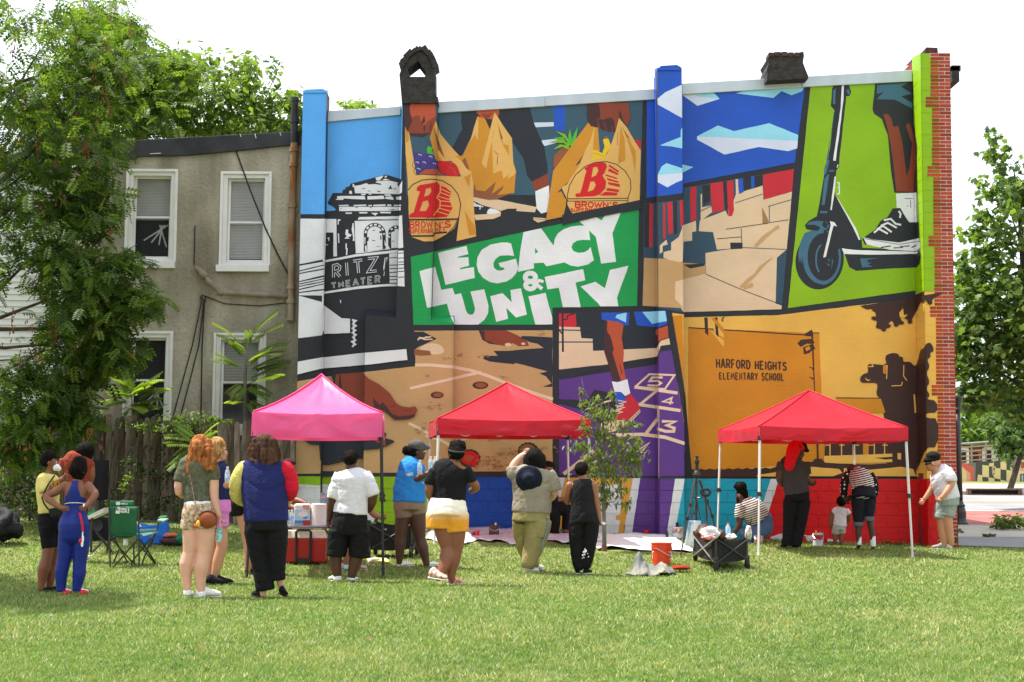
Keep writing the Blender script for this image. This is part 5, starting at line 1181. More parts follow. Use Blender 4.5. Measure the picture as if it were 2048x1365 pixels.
for x,y in podc:
    c = at(x,y,23.3 + rnd.uniform(-.2,.5))
    for _ in range(9):
        o = c + Vector((rnd.gauss(0,.035),rnd.gauss(0,.04),rnd.uniform(-.14,.1)));L = rnd.uniform(.05,.1);w = .012;dx = rnd.uniform(-.02,.02);k = len(V)
        V += [(o.x,o.y,o.z),(o.x - w + dx * .5,o.y,o.z - L * .5),(o.x + dx,o.y + rnd.uniform(-.01,.01),o.z - L),(o.x + w + dx * .5,o.y,o.z - L * .5)];F.append((k,k + 1,k + 2,k + 3))
link('seed_pods',npmesh('seed_pods',V,F,PODM),t1)['kind'] = 'stuff'
# ---- trees behind the grey house
def tree(name,lab,cat,base,cl,tmpl,sc,mats,group=None,trunk=(.14,.05),bark=BARK,pitch=(-.2,.9),fr=None,sub=.28,nl=9):
    t = thing(name,lab,cat,base,group);P = cloud(cl,sub);crown('crown',tmpl,P,sc,mats,t,pitch,.6,fr)
    b = MB();top = P[P[:,2].argsort()[int(len(P) * .93)]];bs = Vector(base) - Vector((0,0,.1));tv = Vector(top)
    b.tube([bs,bs.lerp(tv,.3) + Vector((rnd.uniform(-.1,.1),0,.1)),bs.lerp(tv,.65) + Vector((rnd.uniform(-.15,.15),0,.1)),tv],[trunk[0],trunk[0] * .8,trunk[1],.015],8);b.build('trunk',bark,t,smooth=True)
    b = MB();ix = rng.choice(len(P),nl)
    for i in ix: limbs(b,bs.lerp(tv,rnd.uniform(.35,.75)),[P[i]],trunk[1] * .7)
    b.build('limb',bark,t,smooth=True,kind='stuff');return t
GRP = 'trees behind the grey house'
def gb(px,Y): p = at(px,900,Y);return (p.x,Y,gz(p.x,Y))
tree('background_tree','tall pale green tree rising behind the grey house roof next to the locust','tree',gb(230,35),[(230,110,70,60,35,1.5,560,28),(300,170,90,60,35,1.5,660,35),(330,120,35,22,35,.8,120,8),(240,230,90,50,35,1.5,560,28),(200,60,70,50,35,1.2,360,22)],PIN,(.28,.5),LA[:1] + LG[1:2] + LG[:1],GRP,fr=[.3,.4,.3])
tree('background_tree','airy tree with a fork of bare limbs behind the middle of the grey roof','tree',gb(430,36),[(400,140,45,35,36,1.2,150,12),(440,170,65,55,36,1.3,340,22),(480,130,30,25,36,.8,120,9),(350,190,55,60,36,1.2,260,16),(500,185,55,45,36,1.0,220,16),(440,245,90,25,36,1,260,14),(395,220,65,45,36,1.3,400,25),(470,220,60,40,36,1.3,380,22),(545,150,18,35,36,.5,44,6),(380,130,40,35,36,1,180,12)],leaf_oval(.5),(.15,.28),LG[1:2] + LA[:1] + LG[:1],GRP)
tree('background_tree','low green tree behind the roof near the black vent pipe','tree',gb(560,37),[(540,215,40,35,37,1,160,10),(560,230,45,30,37,1.0,380,19),(590,200,18,25,37,.5,120,8),(520,250,50,25,37,1,300,16),(600,250,12,22,37,.4,80,6)],leaf_oval(.5),(.15,.28),LG[1:2] + LA[:1] + LG[:1],GRP)
tree('background_tree','small sprig of tree top above the coping between pilaster and black chimney','tree',gb(720,43),[(722,203,34,11,43,.6,75,9),(700,215,20,8,43,.5,30,5)],leaf_oval(),(.2,.32),LA,GRP)
tree('background_tree','dark tree wedged between the white house and the grey roof','tree',gb(150,33),[(150,300,70,60,33,1.0,840,28),(110,250,70,60,33,1.0,640,22)],PIN,(.25,.45),LG,GRP)
# ---- right hand trees
MP = leaf_maple()
tree('maple_tree','tall maple with an open spire of leaves to the right of the brick pier','tree',gb(2085,44),[(1940,470,26,22,44,.6,64,8),(1950,640,34,40,44,.8,187,12),(1992,262,16,16,44,.5,29,5),(2000,310,24,25,44,.6,71,11),(1975,310,20,15,44,.5,34,7),(2020,390,35,35,44,.9,167,16),(1985,370,35,25,44,.8,94,11),(2040,450,45,50,44,1.2,311,22),(1965,420,22,15,44,.5,46,7),(1985,480,40,45,44,1,215,19),(1945,530,30,30,44,.9,154,14),(2010,560,60,60,44,1.4,624,33),(1940,610,40,55,44,1.2,383,25),(2050,620,50,70,44,1.4,551,29),(1960,690,60,55,44,1.4,624,33),(2030,730,60,55,44,1.4,672,33),(1930,740,25,40,44,.8,179,14),(1990,790,50,28,44,1,311,19),(2050,810,40,30,44,1,286,16),(1922,690,22,60,44,.8,276,14),(1925,560,18,40,44,.6,126,8),(1935,800,30,22,44,.8,161,9),(2045,360,30,40,44,.8,138,11),(2100,600,50,200,44,1.4,601,33)],MP,(.16,.28),LM,None,(.2,.09),pitch=(-.1,1.1),fr=[.45,.35,.2],nl=16)
tree('street_tree','small dark street tree standing on the far pavement before the painted checks','tree',(at(2018,984,57.5).x,57.5,gz(25,57.5)),[(2012,870,38,40,57.5,1.0,420,14),(2040,850,35,40,57.5,1,360,12),(1995,850,25,22,57.5,.8,160,8),(2035,890,30,22,57.5,.8,200,8)],leaf_oval(.55),(.22,.36),[LM[0],LM[2]],None,(.13,.07),nl=6)
for i,(x,y,rx,ry,Y,n,lab) in enumerate(((1945,845,30,45,95,420,'hazy green tree far beyond the railing beside the lamp post'),(1985,830,35,50,100,460,'second hazy tree beyond the railing behind the maple leaves'),(2040,800,50,60,105,420,'far tree beyond the street tree at the right edge'))):
    tree('distant_tree',lab,'tree',(at(x,930,Y).x,Y,gz(20,Y)),[(x,y,rx,ry,Y,2.5,n,22),(x,y + ry * .7,rx,ry * .5,Y,2,n // 2,10)],leaf_oval(.6),(.5,.9),[LM[1],LA[0],LM[0]],'trees beyond the railing',(.25,.12),nl=4)
# ---- the sapling in front of the mural
sp_ = gp(1209,1103)
sap = thing('sapling','slender young tree with drooping leaves planted in front of the purple mural panel','tree',sp_)
cl = [(1163,775,5,14,sp_.y,.05,13,3),(1172,810,10,14,sp_.y,.08,33,4),(1195,800,12,14,sp_.y,.1,36,4),(1222,790,9,16,sp_.y,.1,24,4),(1210,835,34,22,sp_.y,.25,150,9),(1165,855,12,12,sp_.y,.12,30,3),(1250,850,25,12,sp_.y,.2,69,5),(1155,890,24,10,sp_.y,.15,75,6),(1215,880,45,24,sp_.y,.3,255,13),(1268,885,20,14,sp_.y,.2,69,5),(1185,915,28,20,sp_.y,.25,150,8),(1240,920,42,22,sp_.y,.3,225,11),(1272,912,16,12,sp_.y,.15,51,4),(1220,945,42,16,sp_.y,.25,165,8),(1175,940,14,14,sp_.y,.15,39,4),(1225,985,26,18,sp_.y,.18,120,7),(1243,1003,14,8,sp_.y,.1,39,3),(1207,1010,14,8,sp_.y,.1,27,3)]
P = cloud(cl,.3);crown('crown',leaf_oval(.4),P,(.075,.125),LS,sap,(.2,1.35),.5,[.55,.3,.15])
b = MB();k = [Vector((at(x,y,sp_.y).x,sp_.y,at(x,y,sp_.y).z)) for x,y in ((1209,1106),(1208,1040),(1207,960),(1208,880),(1204,820),(1198,795))];b.tube(k,[.036,.03,.026,.019,.011,.004],9);b.build('trunk',BARK2,sap,smooth=True)
b = MB()
for y0,ends in ((1010,[(1222,985),(1240,1000)]),(960,[(1240,935),(1250,945),(1178,935)]),(930,[(1265,905),(1240,890),(1160,890)]),(890,[(1250,850),(1180,870)]),(850,[(1222,792),(1170,800)])):
    for x,y in ends: limbs(b,at(1208,y0,sp_.y),[at(x,y,sp_.y + rnd.uniform(-.2,.2))],.012,.004)
b.tube([at(1200,825,sp_.y),at(1180,800,sp_.y),at(1168,780,sp_.y),at(1163,757,sp_.y)],[.007,.005,.004,.002],5);b.build('limb',BARK2,sap,smooth=True,kind='stuff')
b = MB();b.tube([sp_ + Vector((-.005,0,0)),sp_ + Vector((-.005,0,.09))],.045,10);b.build('trunk_guard',mat('guard_brown',(.16,.07,.04),rough=.7),sap)
# ---- ailanthus shoots behind the fence; every frond is a leaf
BIGL = leaf_pinnate(11,.075,.26,.32)
def shoot(lab,base,fr,mats,stem):
    t = thing('ailanthus_shoot',lab,'plant',base,'ailanthus shoots along the fence')
    b = MB();b.tube(stem,[.03] * (len(stem) - 1) + [.012],7);b.build('stem',BARK2,t,smooth=True)
    fr = fr + [(x + rnd.uniform(-4,4),y + rnd.uniform(-14,14),x2 + rnd.uniform(-16,16) * .8 - (x2 - x) * .2,y2 + rnd.uniform(-22,22),dy - rnd.uniform(.05,.3)) for x,y,x2,y2,dy in fr]
    for x,y,x2,y2,dy in fr:
        a,c = at(x,y,base[1]),at(x2,y2,base[1] + dy);d = c - a;L = d.length
        zx = d.normalized();up = Vector((0,-.45,1));yy = up.cross(zx).normalized();zz_ = zx.cross(yy);M3 = Matrix((zx,yy,zz_)).transposed()
        V = [tuple(a + (M3 @ Vector(v)) * L) for v in BIGL[0]]
        V = [(v[0],v[1],v[2] + .32 * L * ((Vector(v) - a).length / L) ** 2 * .6) for v in V]
        link('leaf',npmesh('leaf',V,BIGL[1],rnd.choice(mats)),t)
by = GY - .35
pb = at(505,835,by)
shoot('tall pale ailanthus shoot with fern like fronds before the lower right window',(pb.x,by,gz(pb.x,by)),[(495,690,555,648,-.1),(492,700,440,668,-.2),(495,715,570,685,-.2),(490,735,428,720,-.3),(492,745,575,720,.0),(490,760,560,735,-.3),(488,765,450,790,-.3),(492,775,545,790,-.3),(488,790,455,808,-.3),(493,800,535,812,-.2),(495,690,510,652,-.1),(490,720,470,690,-.3),(492,740,530,700,-.3)],LA,[Vector((pb.x,by,0)),at(490,835,by),at(490,760,by),at(495,690,by)])
pb = at(270,840,by)
shoot('bushy ailanthus shoot with arching fronds below the lower left window',(pb.x,by,gz(pb.x,by)),[(262,790,235,742,-.2),(262,795,215,770,-.3),(262,800,200,812,-.4),(265,795,310,750,-.2),(268,800,330,780,-.3),(265,805,325,812,-.3),(262,800,255,745,-.1),(265,810,300,828,-.4),(262,808,225,790,-.4),(265,795,285,765,-.4),(262,812,240,830,-.4)],LA,[Vector((pb.x,by,0)),at(265,840,by),at(262,790,by)])
wy2 = fyY - .35;pb = at(375,900,wy2)
shoot('low ailanthus fronds drooping over the fence by the red haired woman',(pb.x,wy2,gz(pb.x,wy2)),[(395,880,330,872,-.2),(395,885,345,915,-.2),(398,880,350,845,-.1),(398,890,360,930,-.2),(392,900,325,940,-.1),(400,880,425,850,-.2)],LA,[Vector((at(402,900,wy2).x,wy2,gz(-6,wy2))),at(400,940,wy2),at(397,880,wy2)])
# ---- climbing vine on the fence, ivy up the wall, weeds
def bush(name,lab,cat,cl,tmpl,sc,mats,group=None,pitch=(-.4,.8),fr=None,stem=True,sub=.28):
    P = cloud(cl,sub);c = P.mean(0);t = thing(name,lab,cat,(c[0],c[1],gz(c[0],c[1])),group)
    crown('foliage',tmpl,P,sc,mats,t,pitch,.7,fr)
    if stem:
        b = MB()
        for i in rng.choice(len(P),7): b.tube([Vector((c[0] + rnd.uniform(-.1,.1),c[1],gz(c[0],c[1]))),Vector(P[i]).lerp(Vector(c),.5),P[i]],[.014,.01,.004],5)
        b.build('stem',BARK,t)
    return t
OV = leaf_oval(.5)
bush('climbing_vine','bright leafy vine spilling over the fence top near the red haired woman','vine',[(360,850,55,25,fyY - .15,.15,420,16),(390,880,30,30,fyY - .15,.1,160,8),(440,838,25,8,fyY - .1,.08,60,5)],OV,(.05,.1),[LG[1],LA[0],LG[0]])
bush('climbing_vine','yellowish vine tumbling over the fence left of the tall shoot','vine',[(165,838,40,14,fyY - .1,.1,190,10),(290,850,40,14,fyY - .1,.1,120,10)],OV,(.05,.09),[LG[1],LA[0]])
bush('wall_ivy','thin ivy strand climbing the grey wall beside the upper left window','vine',[(225,400,8,14,GY - .06,.04,26,4),(228,430,6,20,GY - .06,.04,30,4),(225,470,7,22,GY - .06,.04,36,5),(222,510,8,20,GY - .06,.04,36,4),(226,370,10,6,GY - .06,.04,14,3)],OV,(.06,.1),[LG[1],LA[0]],stem=False)
bush('weed_clump','tall dry weeds against the fence above the green folding chair','weeds',[(245,985,14,26,fyY - .25,.1,70,8),(255,950,12,10,fyY - .25,.1,30,4),(235,1010,18,12,fyY - .3,.1,40,5)],OV,(.06,.12),[LG[1],LA[0]])
bush('weed_clump','dark creeper and weeds on the fence behind the folding chairs','weeds',[(310,930,50,40,fyY - .12,.1,220,14),(290,1010,40,26,fyY - .2,.15,130,10),(345,1010,16,26,fyY - .25,.1,60,6)],OV,(.06,.11),LG[:1] + LG[2:])
bush('weed_clump','sunlit weeds at the fence foot left of the yellow shirted person','weeds',[(50,1068,34,18,24.6,.4,380,18),(75,1050,18,10,24.9,.3,120,8)],OV,(.05,.1),[LG[1],LA[1]])
bush('weed_clump','dark undergrowth along the fence foot at the left edge','weeds',[(20,985,60,40,25.5,.3,420,16),(90,1000,40,40,25.8,.3,200,10),(215,1040,30,14,25.8,.3,120,8)],OV,(.07,.13),[LG[2],LG[0]])
bush('roadside_shrub','low flowering shrub on the pavement edge at the right border','shrub',[(2025,1043,30,10,33.2,.5,300,16),(2005,1050,14,6,33,.3,90,6),(2045,1040,20,12,33.3,.4,150,7)],OV,(.08,.15),[LM[0],LG[1],PODM],fr=[.55,.35,.1])
bush('pavement_weed','tiny tuft of grass in the crack of the pale pavement','weeds',[(1981,1071,11,2,31.1,.08,70,6)],OV,(.06,.1),[LG[0]],stem=False)
bush('wall_weed','little vine at the foot of the brick pier by the lamp post','weeds',[(1918,1062,6,6,WY - .7,.05,16,4),(1912,1078,5,8,WY - .7,.05,20,4)],OV,(.05,.08),[LG[0]],stem=False)
bush('wall_weed','scrubby weeds at the wall foot behind the bending painter','weeds',[(1775,1086,30,4,WY - .25,.1,120,10),(1820,1090,20,4,WY - .3,.1,60,6),(1700,1090,60,3,WY - .25,.1,100,10)],OV,(.04,.08),[LG[0],LG[1]],stem=False)
# ---- the lawn: blades thinning with distance, one object
def lawn():
    n = 470000
    u = rng.uniform(0,1,n)
    Y = 1 / (1 / 8.9 + u * (1 / 26.7 - 1 / 8.9))                      # denser near the viewer
    half = Y * .37 + .6;X = rng.uniform(-1,1,n) * half
    keep = ~((X > XR - .1) & (Y > 26.9));keep &= ~((Y > 22.9) & (X > -1.45) & (X < 1.6) & (Y > 23.95 + .1 * X));keep &= ~((Y > 22.75) & (X > 1.3) & (X < 2.75) & (Y < 26.3));X,Y = X[keep],Y[keep];n = len(X)
    s = .33 - .029 * np.clip(X,-9,9);Z = np.where(Y > 18.5,s * (Y - 18.5) / (WY - 18.5),0)
    patch = np.sin(X * 1.7 + 2 * np.sin(Y * .6)) * np.sin(Y * 1.1 + 1.5 * np.sin(X * .8)) + .6 * np.sin(X * 4.1 + Y * 2.3) * np.sin(Y * 3.7 - X)
    h = rng.uniform(.012,.036,n) * (1 + .25 * patch) * (1 + .02 * (Y - 9));w = rng.uniform(.0035,.0065,n) * (1 + .075 * (Y - 9));a = rng.uniform(0,2 * np.pi,n);l = rng.uniform(.3,1.6,n) * h
    b = rng.uniform(0,2 * np.pi,n);cx,sx = np.cos(a) * w,np.sin(a) * w
    V = np.stack([np.stack([X - cx,Y - sx,Z - .004],1),np.stack([X + cx,Y + sx,Z - .004],1),np.stack([X + np.cos(b) * l,Y + np.sin(b) * l,Z + h],1)],1).reshape(-1,3)
    F = np.arange(n * 3).reshape(-1,3)
    fine = np.sin(X * 9 + 3 * np.sin(Y * 5)) * np.sin(Y * 8 + 2.5 * np.sin(X * 6.3)) + .7 * np.sin(X * 21 + Y * 4) * np.sin(Y * 17 - X * 3)
    bare = .25 * np.sin(X * .5 - Y * .9) + np.sin(X * .9 + 1.3) * np.sin(Y * .75 + .6) + .8 * np.sin(X * 2.3 - Y * .7) * np.sin(Y * 1.9 + X * .5) + .25 * fine
    dry = rng.uniform(0,1,n) + .13 * patch + .22 * np.clip(bare - .55,0,1) + .10 * fine;lush = rng.uniform(0,1,n) - .16 * fine + .10 * np.sin(X * 2.9 - Y)
    mi = np.where(dry > .85,2,np.where(lush > .9,3,np.where(rng.uniform(0,1,n) > .48,1,0)))
    G = [leafmat('grass_blade',(.105,.19,.045),(.15,.235,.06),.9,.3),leafmat('grass_blade_light',(.20,.285,.085),(.165,.25,.07),.9,.3),leafmat('grass_blade_dry',(.42,.40,.20),(.35,.34,.17),1.5,.25),leafmat('grass_blade_deep',(.06,.12,.03),(.08,.145,.035),.9,.3)]
    o = link('grass',npmesh('grass',V,F,G,mi));tag(o,'short sunlit lawn of mixed green and dry blades','grass',kind='stuff')
lawn()

LEAFB = mat('fallen_leaf',(.16,.08,.03),rough=.8,vs=20)
for x,y,lab in ((398,1300,'curled brown leaf on the lawn near the lower left'),(745,1282,'brown leaf alone in the middle foreground grass'),(262,1146,'dark leaf on the grass in front of the camp chair'),(1010,1240,'small brown leaf on the lawn below the black tank top person'),(1560,1230,'dry leaf on the lawn below the right canopy')):
    p = gp(x,y);V,F = stamp(*leaf_oval(.5),np.array([tuple(p + Vector((0,0,.03)))]),rotmats(1),np.array([.09]));tag(link('fallen_leaf',npmesh('fallen_leaf',V,F,LEAFB)),lab,'leaf','brown leaves on the lawn')
# ================================================================== canopies
def clothmat(name,c,tr=.3,rough=.55,bump=.35,bs=14,var=.06,spec=.3):
    m = mat(name,lin(c) if isinstance(c,str) else c,rough=rough,var=var,vs=3,bump=bump,bs=bs,bdist=.012,spec=spec)
    n,l = m.node_tree.nodes,m.node_tree.links
    if 'thin' in m: return m
    m['thin'] = 1
    b = n['Principled BSDF'];out = n['Material Output'];t = n.new('ShaderNodeBsdfTranslucent');mx = n.new('ShaderNodeMixShader');mx.inputs[0].default_value = tr
    r = [x for x in n if x.bl_idname == 'ShaderNodeValToRGB']
    if r: l.new(r[0].outputs[0],t.inputs['Color'])
    l.new(b.outputs[0],mx.inputs[1]);l.new(t.outputs[0],mx.inputs[2]);l.new(mx.outputs[0],out.inputs['Surface']);return m
def nz(p,s,k=0): return mnoise.noise(Vector((p[0] * s + k,p[1] * s,p[2] * s)))
def canopy(lab,FL,ang,s,zb,zv,zp,fabric,trim,legm,footdy,sag=.25,seed=0,feet=None):
    """pop up canopy: front left corner FL, turned by ang, square of side s"""
    u,w = Vector((math.cos(ang),math.sin(ang),0)),Vector((-math.sin(ang),math.cos(ang),0))
    c = [FL,FL + u * s,FL + u * s + w * s,FL + w * s]
    ctr = sum(c,Vector()) / 4
    t = thing('canopy_tent',lab,'canopy',(ctr.x,ctr.y,gz(ctr.x,ctr.y)),'pop up canopies on the lawn')
    pk = Vector((ctr.x,ctr.y,zp));N = 14
    roof = MB()
    for k in range(4):
        a,b = c[k],c[(k + 1) % 4];a = Vector((a.x,a.y,zv));b = Vector((b.x,b.y,zv));g = {}
        for i in range(N + 1):
            v = i / N
            for j in range(N + 1):
                q = a.lerp(b,j / N);p = q.lerp(pk,v);p.z = zv + (zp - zv) * ((1 - sag) * v + sag * v * v)
                mid = math.sin(math.pi * j / N);p.z -= .035 * mid * math.sin(math.pi * v) * (1 if v < 1 else 0) + .03 * mid * (1 - v) ** 3
                p.z += (nz(p,3,seed) * .022 + nz((j * .35,v * 1.2,k),1.7,seed) * .02 + nz(p,11,seed) * .008) * (1 - v * .6) * mid
                g[i,j] = len(roof.v);roof.v.append(tuple(p))
        for i in range(N):
            for j in range(N):
                f = [g[i,j],g[i,j + 1],g[i + 1,j + 1],g[i + 1,j]]
                if i == N - 1: f = [g[i,j],g[i,j + 1],g[i + 1,0]]
                roof.f.append(f);roof.m.append(0)
    o = roof.build('roof',fabric,t,smooth=True)
    sm = MB()
    for k in range(4):
        a = Vector((c[k].x,c[k].y,zv + .004));pts = []
        for i in range(11):
            v = i / 10;p = a.lerp(pk,v);p.z = zv + .006 + (zp - zv) * ((1 - sag) * v + sag * v * v);pts.append(p)
        sm.tube(pts,.012,5)
    sm.build('seam',trim,t,smooth=True,kind='stuff')
    for k in range(4):
        a,b = c[k],c[(k + 1) % 4];nrm = Vector(((b - a).y,-(b - a).x,0)).normalized();v = MB();W,Hh = 26,5
        for i in range(Hh + 1):
            for j in range(W + 1):
                q = a.lerp(b,j / W);q.z = zv + .005 + (zb - zv) * i / Hh - .02 * math.sin(math.pi * j / W) * (i / Hh) + .03 * math.sin(math.pi * j / W) * -(1 - i / Hh)
                q += nrm * (.014 + .034 * nz((q.x + q.y,q.z * 2.2,0),3.3,seed + k * 7) * min(1,j / 3,(W - j) / 3) + .01 * i / Hh)
                v.v.append(tuple(q))
        for i in range(Hh):
            for j in range(W):
                p = i * (W + 1) + j;v.f.append([p,p + W + 1,p + W + 2,p + 1]);v.m.append(0)
        v.build('valance',fabric,t,smooth=True)
    for k in range(4):
        top = Vector((c[k].x,c[k].y,zv - .03)) + (ctr - Vector((c[k].x,c[k].y,ctr.z))).normalized() * .03;top.z = zv - .03
        q = (feet or {}).get(k)
        ft_ = Vector(q) if q else Vector((c[k].x,c[k].y,gz(c[k].x,c[k].y))) + (Vector((c[k].x,c[k].y,0)) - Vector((ctr.x,ctr.y,0))).normalized() * .05
        ft_.z = gz(ft_.x,ft_.y);r = .021 if k < 2 else .019
        lg = MB();m_ = top.lerp(ft_,.52);lg.tube([top,m_],r,4);lg.tube([m_,ft_ + Vector((0,0,.01))],r * .82,4);L = lg.build('leg',legm,t)
        x = MB();x.box(m_.x - .032,m_.x + .032,m_.y - .032,m_.y + .032,m_.z - .03,m_.z + .035);x.box(m_.x + .03,m_.x + .045,m_.y - .012,m_.y + .012,m_.z - .04,m_.z + .0);x.build('slider',IRON,L,bevel=.005)
        x = MB();x.box(ft_.x - .04,ft_.x + .04,ft_.y - .04,ft_.y + .04,ft_.z,ft_.z + .012);x.build('foot_plate',legm,L)
        x = MB();x.box(top.x - .03,top.x + .03,top.y - .03,top.y + .03,zb - .01,zb + .06);x.build('corner_joint',IRON,L,bevel=.004)
    fr = MB()
    for k in range(4):
        a,b = Vector((*c[k].xy,zv - .05)),Vector((*c[(k + 1) % 4].xy,zv - .05));a2,b2 = a - Vector((0,0,.24)),b - Vector((0,0,.24))
        m1 = a.lerp(b,.5)
        for p,q in ((a,a2.lerp(b2,.25)),(a2,a.lerp(b,.25)),(a2.lerp(b2,.25),m1),(a.lerp(b,.25),a2.lerp(b2,.5)),(m1,a2.lerp(b2,.75)),(a2.lerp(b2,.5),a.lerp(b,.75)),(a2.lerp(b2,.75),b),(a.lerp(b,.75),b2)):
            p,q = p.lerp(Vector((ctr.x,ctr.y,p.z)),.03),q.lerp(Vector((ctr.x,ctr.y,q.z)),.03)
            p.z = max(p.z,zb + .04);q.z = max(q.z,zb + .04);fr.tube([p,q],.011,4)
    fr.build('truss',legm,t,kind='stuff')
    return t
WLEG = mat('pale_leg',(.62,.61,.58),rough=.45,var=.06);DLEG = mat('dark_leg',(.025,.026,.028),rough=.6,var=.1,spec=.3)
REDF = clothmat('red_nylon',(.56,.010,.030),.34,rough=.5,spec=.4);PINKF = clothmat('pink_nylon',(.84,.10,.31),.32,rough=.42,spec=.6)
for m_,w_ in ((REDF,.10),(PINKF,.32)): b_ = m_.node_tree.nodes['Principled BSDF'];b_.inputs['Sheen Weight'].default_value = w_;b_.inputs['Sheen Roughness'].default_value = .35
REDT = mat('red_trim',(.5,.01,.03),rough=.6);PINKT = mat('pink_trim',(.72,.03,.16),rough=.6)
def cxy(px,py,Y): p = at(px,py,Y);return Vector((p.x,Y,0))
fl,frp = gp(1524,1112),gp(1828,1110)
Yr = fl.y;zc = lambda py,Y,px=1600: at(px,py,Y).z
canopy('red pop up canopy sheltering painters at the red base, nearest the street',cxy(1518,860,Yr),rad(7),(1825 - 1518) / 3000 * Yr * 1.005,zc(880,Yr),zc(853,Yr),zc(780,Yr + 1.15),REDF,REDT,WLEG,0,.12,3)
Ym = 23.6
canopy('red pop up canopy in the middle, its right corner touching the sapling',cxy(875,860,Ym),rad(6),(1183 - 875) / 3000 * Ym * 1.0,zc(870,Ym,1000),zc(838,Ym,1000),zc(765,Ym + 1.2,1000),REDF,REDT,WLEG,0,.12,9)
pk_ = gp(757,1157);Yp = pk_.y
canopy('hot pink pop up canopy with dark legs over the drinks table',cxy(506,860,Yp),rad(5),(761 - 506) / 3000 * Yp * 1.01,zc(874,Yp,640),zc(825,Yp,640),zc(749,Yp + .8,640),PINKF,PINKT,DLEG,0,.42,15)
# ================================================================== table, cooler, supplies under the pink canopy
GREYP = mat('grey_plastic',lin('5c5d60'),rough=.5,var=.05);WHITEP = mat('white_plastic',(.72,.72,.70),rough=.4,var=.04);REDP = mat('red_plastic',(.42,.02,.018),rough=.4,var=.08);ORNG = mat('orange_plastic',(.72,.05,.012),rough=.4,var=.05,spec=.5);CREAMP = mat('cream_lid',(.66,.60,.48),rough=.5,var=.06);BLKP = mat('black_plastic',(.014,.014,.015),rough=.5,var=.2,spec=.4);PAPER = mat('white_paper',(.78,.78,.76),rough=.9,var=.04,vs=12,bump=.4,bs=50)
tb = gp(600,1128);ty = tb.y
T0 = lambda x,y,d=0: at(x,y,ty + d)
ta = thing('folding_table','grey folding table under the pink canopy carrying paper towels','table',(T0(625,1050).x,ty + .3,gz(tb.x,ty)))
x0,x1,zt = T0(548,1052).x,T0(700,1052).x,T0(600,1052).z
b = MB();b.box(x0,x1,ty - .02,ty + .62,zt - .035,zt);b.build('tabletop',GREYP,ta,bevel=.012)
for sx in (x0 + .1,x1 - .1):
    for yy in (.06,.54):
        b = MB();b.tube([(sx,ty + yy,zt - .03),(sx + (.03 if sx < 0 and sx == x0 + .1 else -.03),ty + yy,gz(sx,ty))],.013,8);b.build('leg',GREYP,ta)
    b = MB();b.tube([(sx,ty + .06,zt - .3),(sx,ty + .54,zt - .3)],.01,6);b.build('crossbar',GREYP,ta)
b = MB();b.tube([T0(651,1058,.1),T0(660,1075,.1),T0(668,1090,.1)],.009,6);b.build('brace',GREYP,ta)
cy = ty - .02;z0 = gz(tb.x,cy) - .005
co = thing('cooler','red wheeled cooler with cream lid and black tow handle under the table','cooler',(T0(611,1120).x,cy,z0))
a,c_ = T0(566,1100).x,T0(655,1100).x;zl,zlt = T0(600,1076).z,T0(600,1060).z
b = MB();b.hexa([(a + .02,cy - .12,z0 + .03),(c_ - .02,cy - .12,z0 + .03),(c_ - .02,cy + .28,z0 + .03),(a + .02,cy + .28,z0 + .03),(a,cy - .14,zl),(c_,cy - .14,zl),(c_,cy + .3,zl),(a,cy + .3,zl)]);b.build('tub',REDP,co,bevel=.02)
b = MB();b.hexa([(a - .005,cy - .145,zl),(c_ + .005,cy - .145,zl),(c_ + .005,cy + .305,zl),(a - .005,cy + .305,zl),(a + .04,cy - .11,zlt),(c_ - .04,cy - .11,zlt),(c_ - .04,cy + .27,zlt),(a + .04,cy + .27,zlt)]);b.box(a + .05,a + .12,cy - .135,cy - .11,zl + .02,zlt);b.box(c_ - .12,c_ - .05,cy - .135,cy - .11,zl + .02,zlt);b.build('lid',CREAMP,co,bevel=.012)
hm = MB();xa_,xb_ = T0(596,1090).x,T0(625,1090).x;hm.tube([(xa_,cy - .165,z0 + .04),(xa_,cy - .165,zlt - .02),(xa_ + .03,cy - .17,zlt + .005),(xb_ - .03,cy - .17,zlt + .005),(xb_,cy - .165,zlt - .02),(xb_,cy - .165,z0 + .04)],.019,8);hm.box(xa_,xb_,cy - .16,cy - .125,z0 + .03,z0 + .09);hm.build('handle',BLKP,co,smooth=False)
for sx in (a + .06,c_ - .06):
    b = MB();b.lathe([(.05,-.02),(.05,.02)],(sx,cy + .22,z0 + .05),14,T=Matrix.Rotation(rad(90),4,'Y'));b.build('wheel',BLKP,co)
def onT(px,d): return T0(px,1052,d)
p = onT(637,.16)
tr_ = thing('paper_towel_roll','bare white paper towel roll standing on the table','paper towels',(p.x,p.y,zt));b = MB();r_ = 15.5 / 3000 * ty;hh = T0(637,1008,.16).z - zt
b.lathe([(r_ - .004,.001),(r_,.006),(r_,hh - .006),(r_ - .005,hh),(.022,hh),(.02,hh - .03)],(p.x,p.y,zt),28,cap=False);b.build('roll',PAPER,tr_,smooth=False);b = MB();b.lathe([(.02,.002),(.02,hh - .002)],(p.x,p.y,zt),14,cap=False);b.build('core',mat('cardboard',lin('9a7b58'),rough=.9),tr_)
pp = onT(604,.14);pk = thing('paper_towel_pack','wrapped pack of paper towels in white, blue and red print on the table','paper towels',(pp.x,pp.y,zt))
BLU1 = mat('print_blue',lin('3f8ec6'),rough=.35,var=.05);BLU2 = mat('print_pale_blue',lin('a8d4ea'),rough=.35,var=.05);PRED = mat('print_red',lin('a8303a'),rough=.35,var=.1);PSK = mat('print_skin',lin('b98878'),rough=.35,c2=lin('d8b8b0'),vs=30)
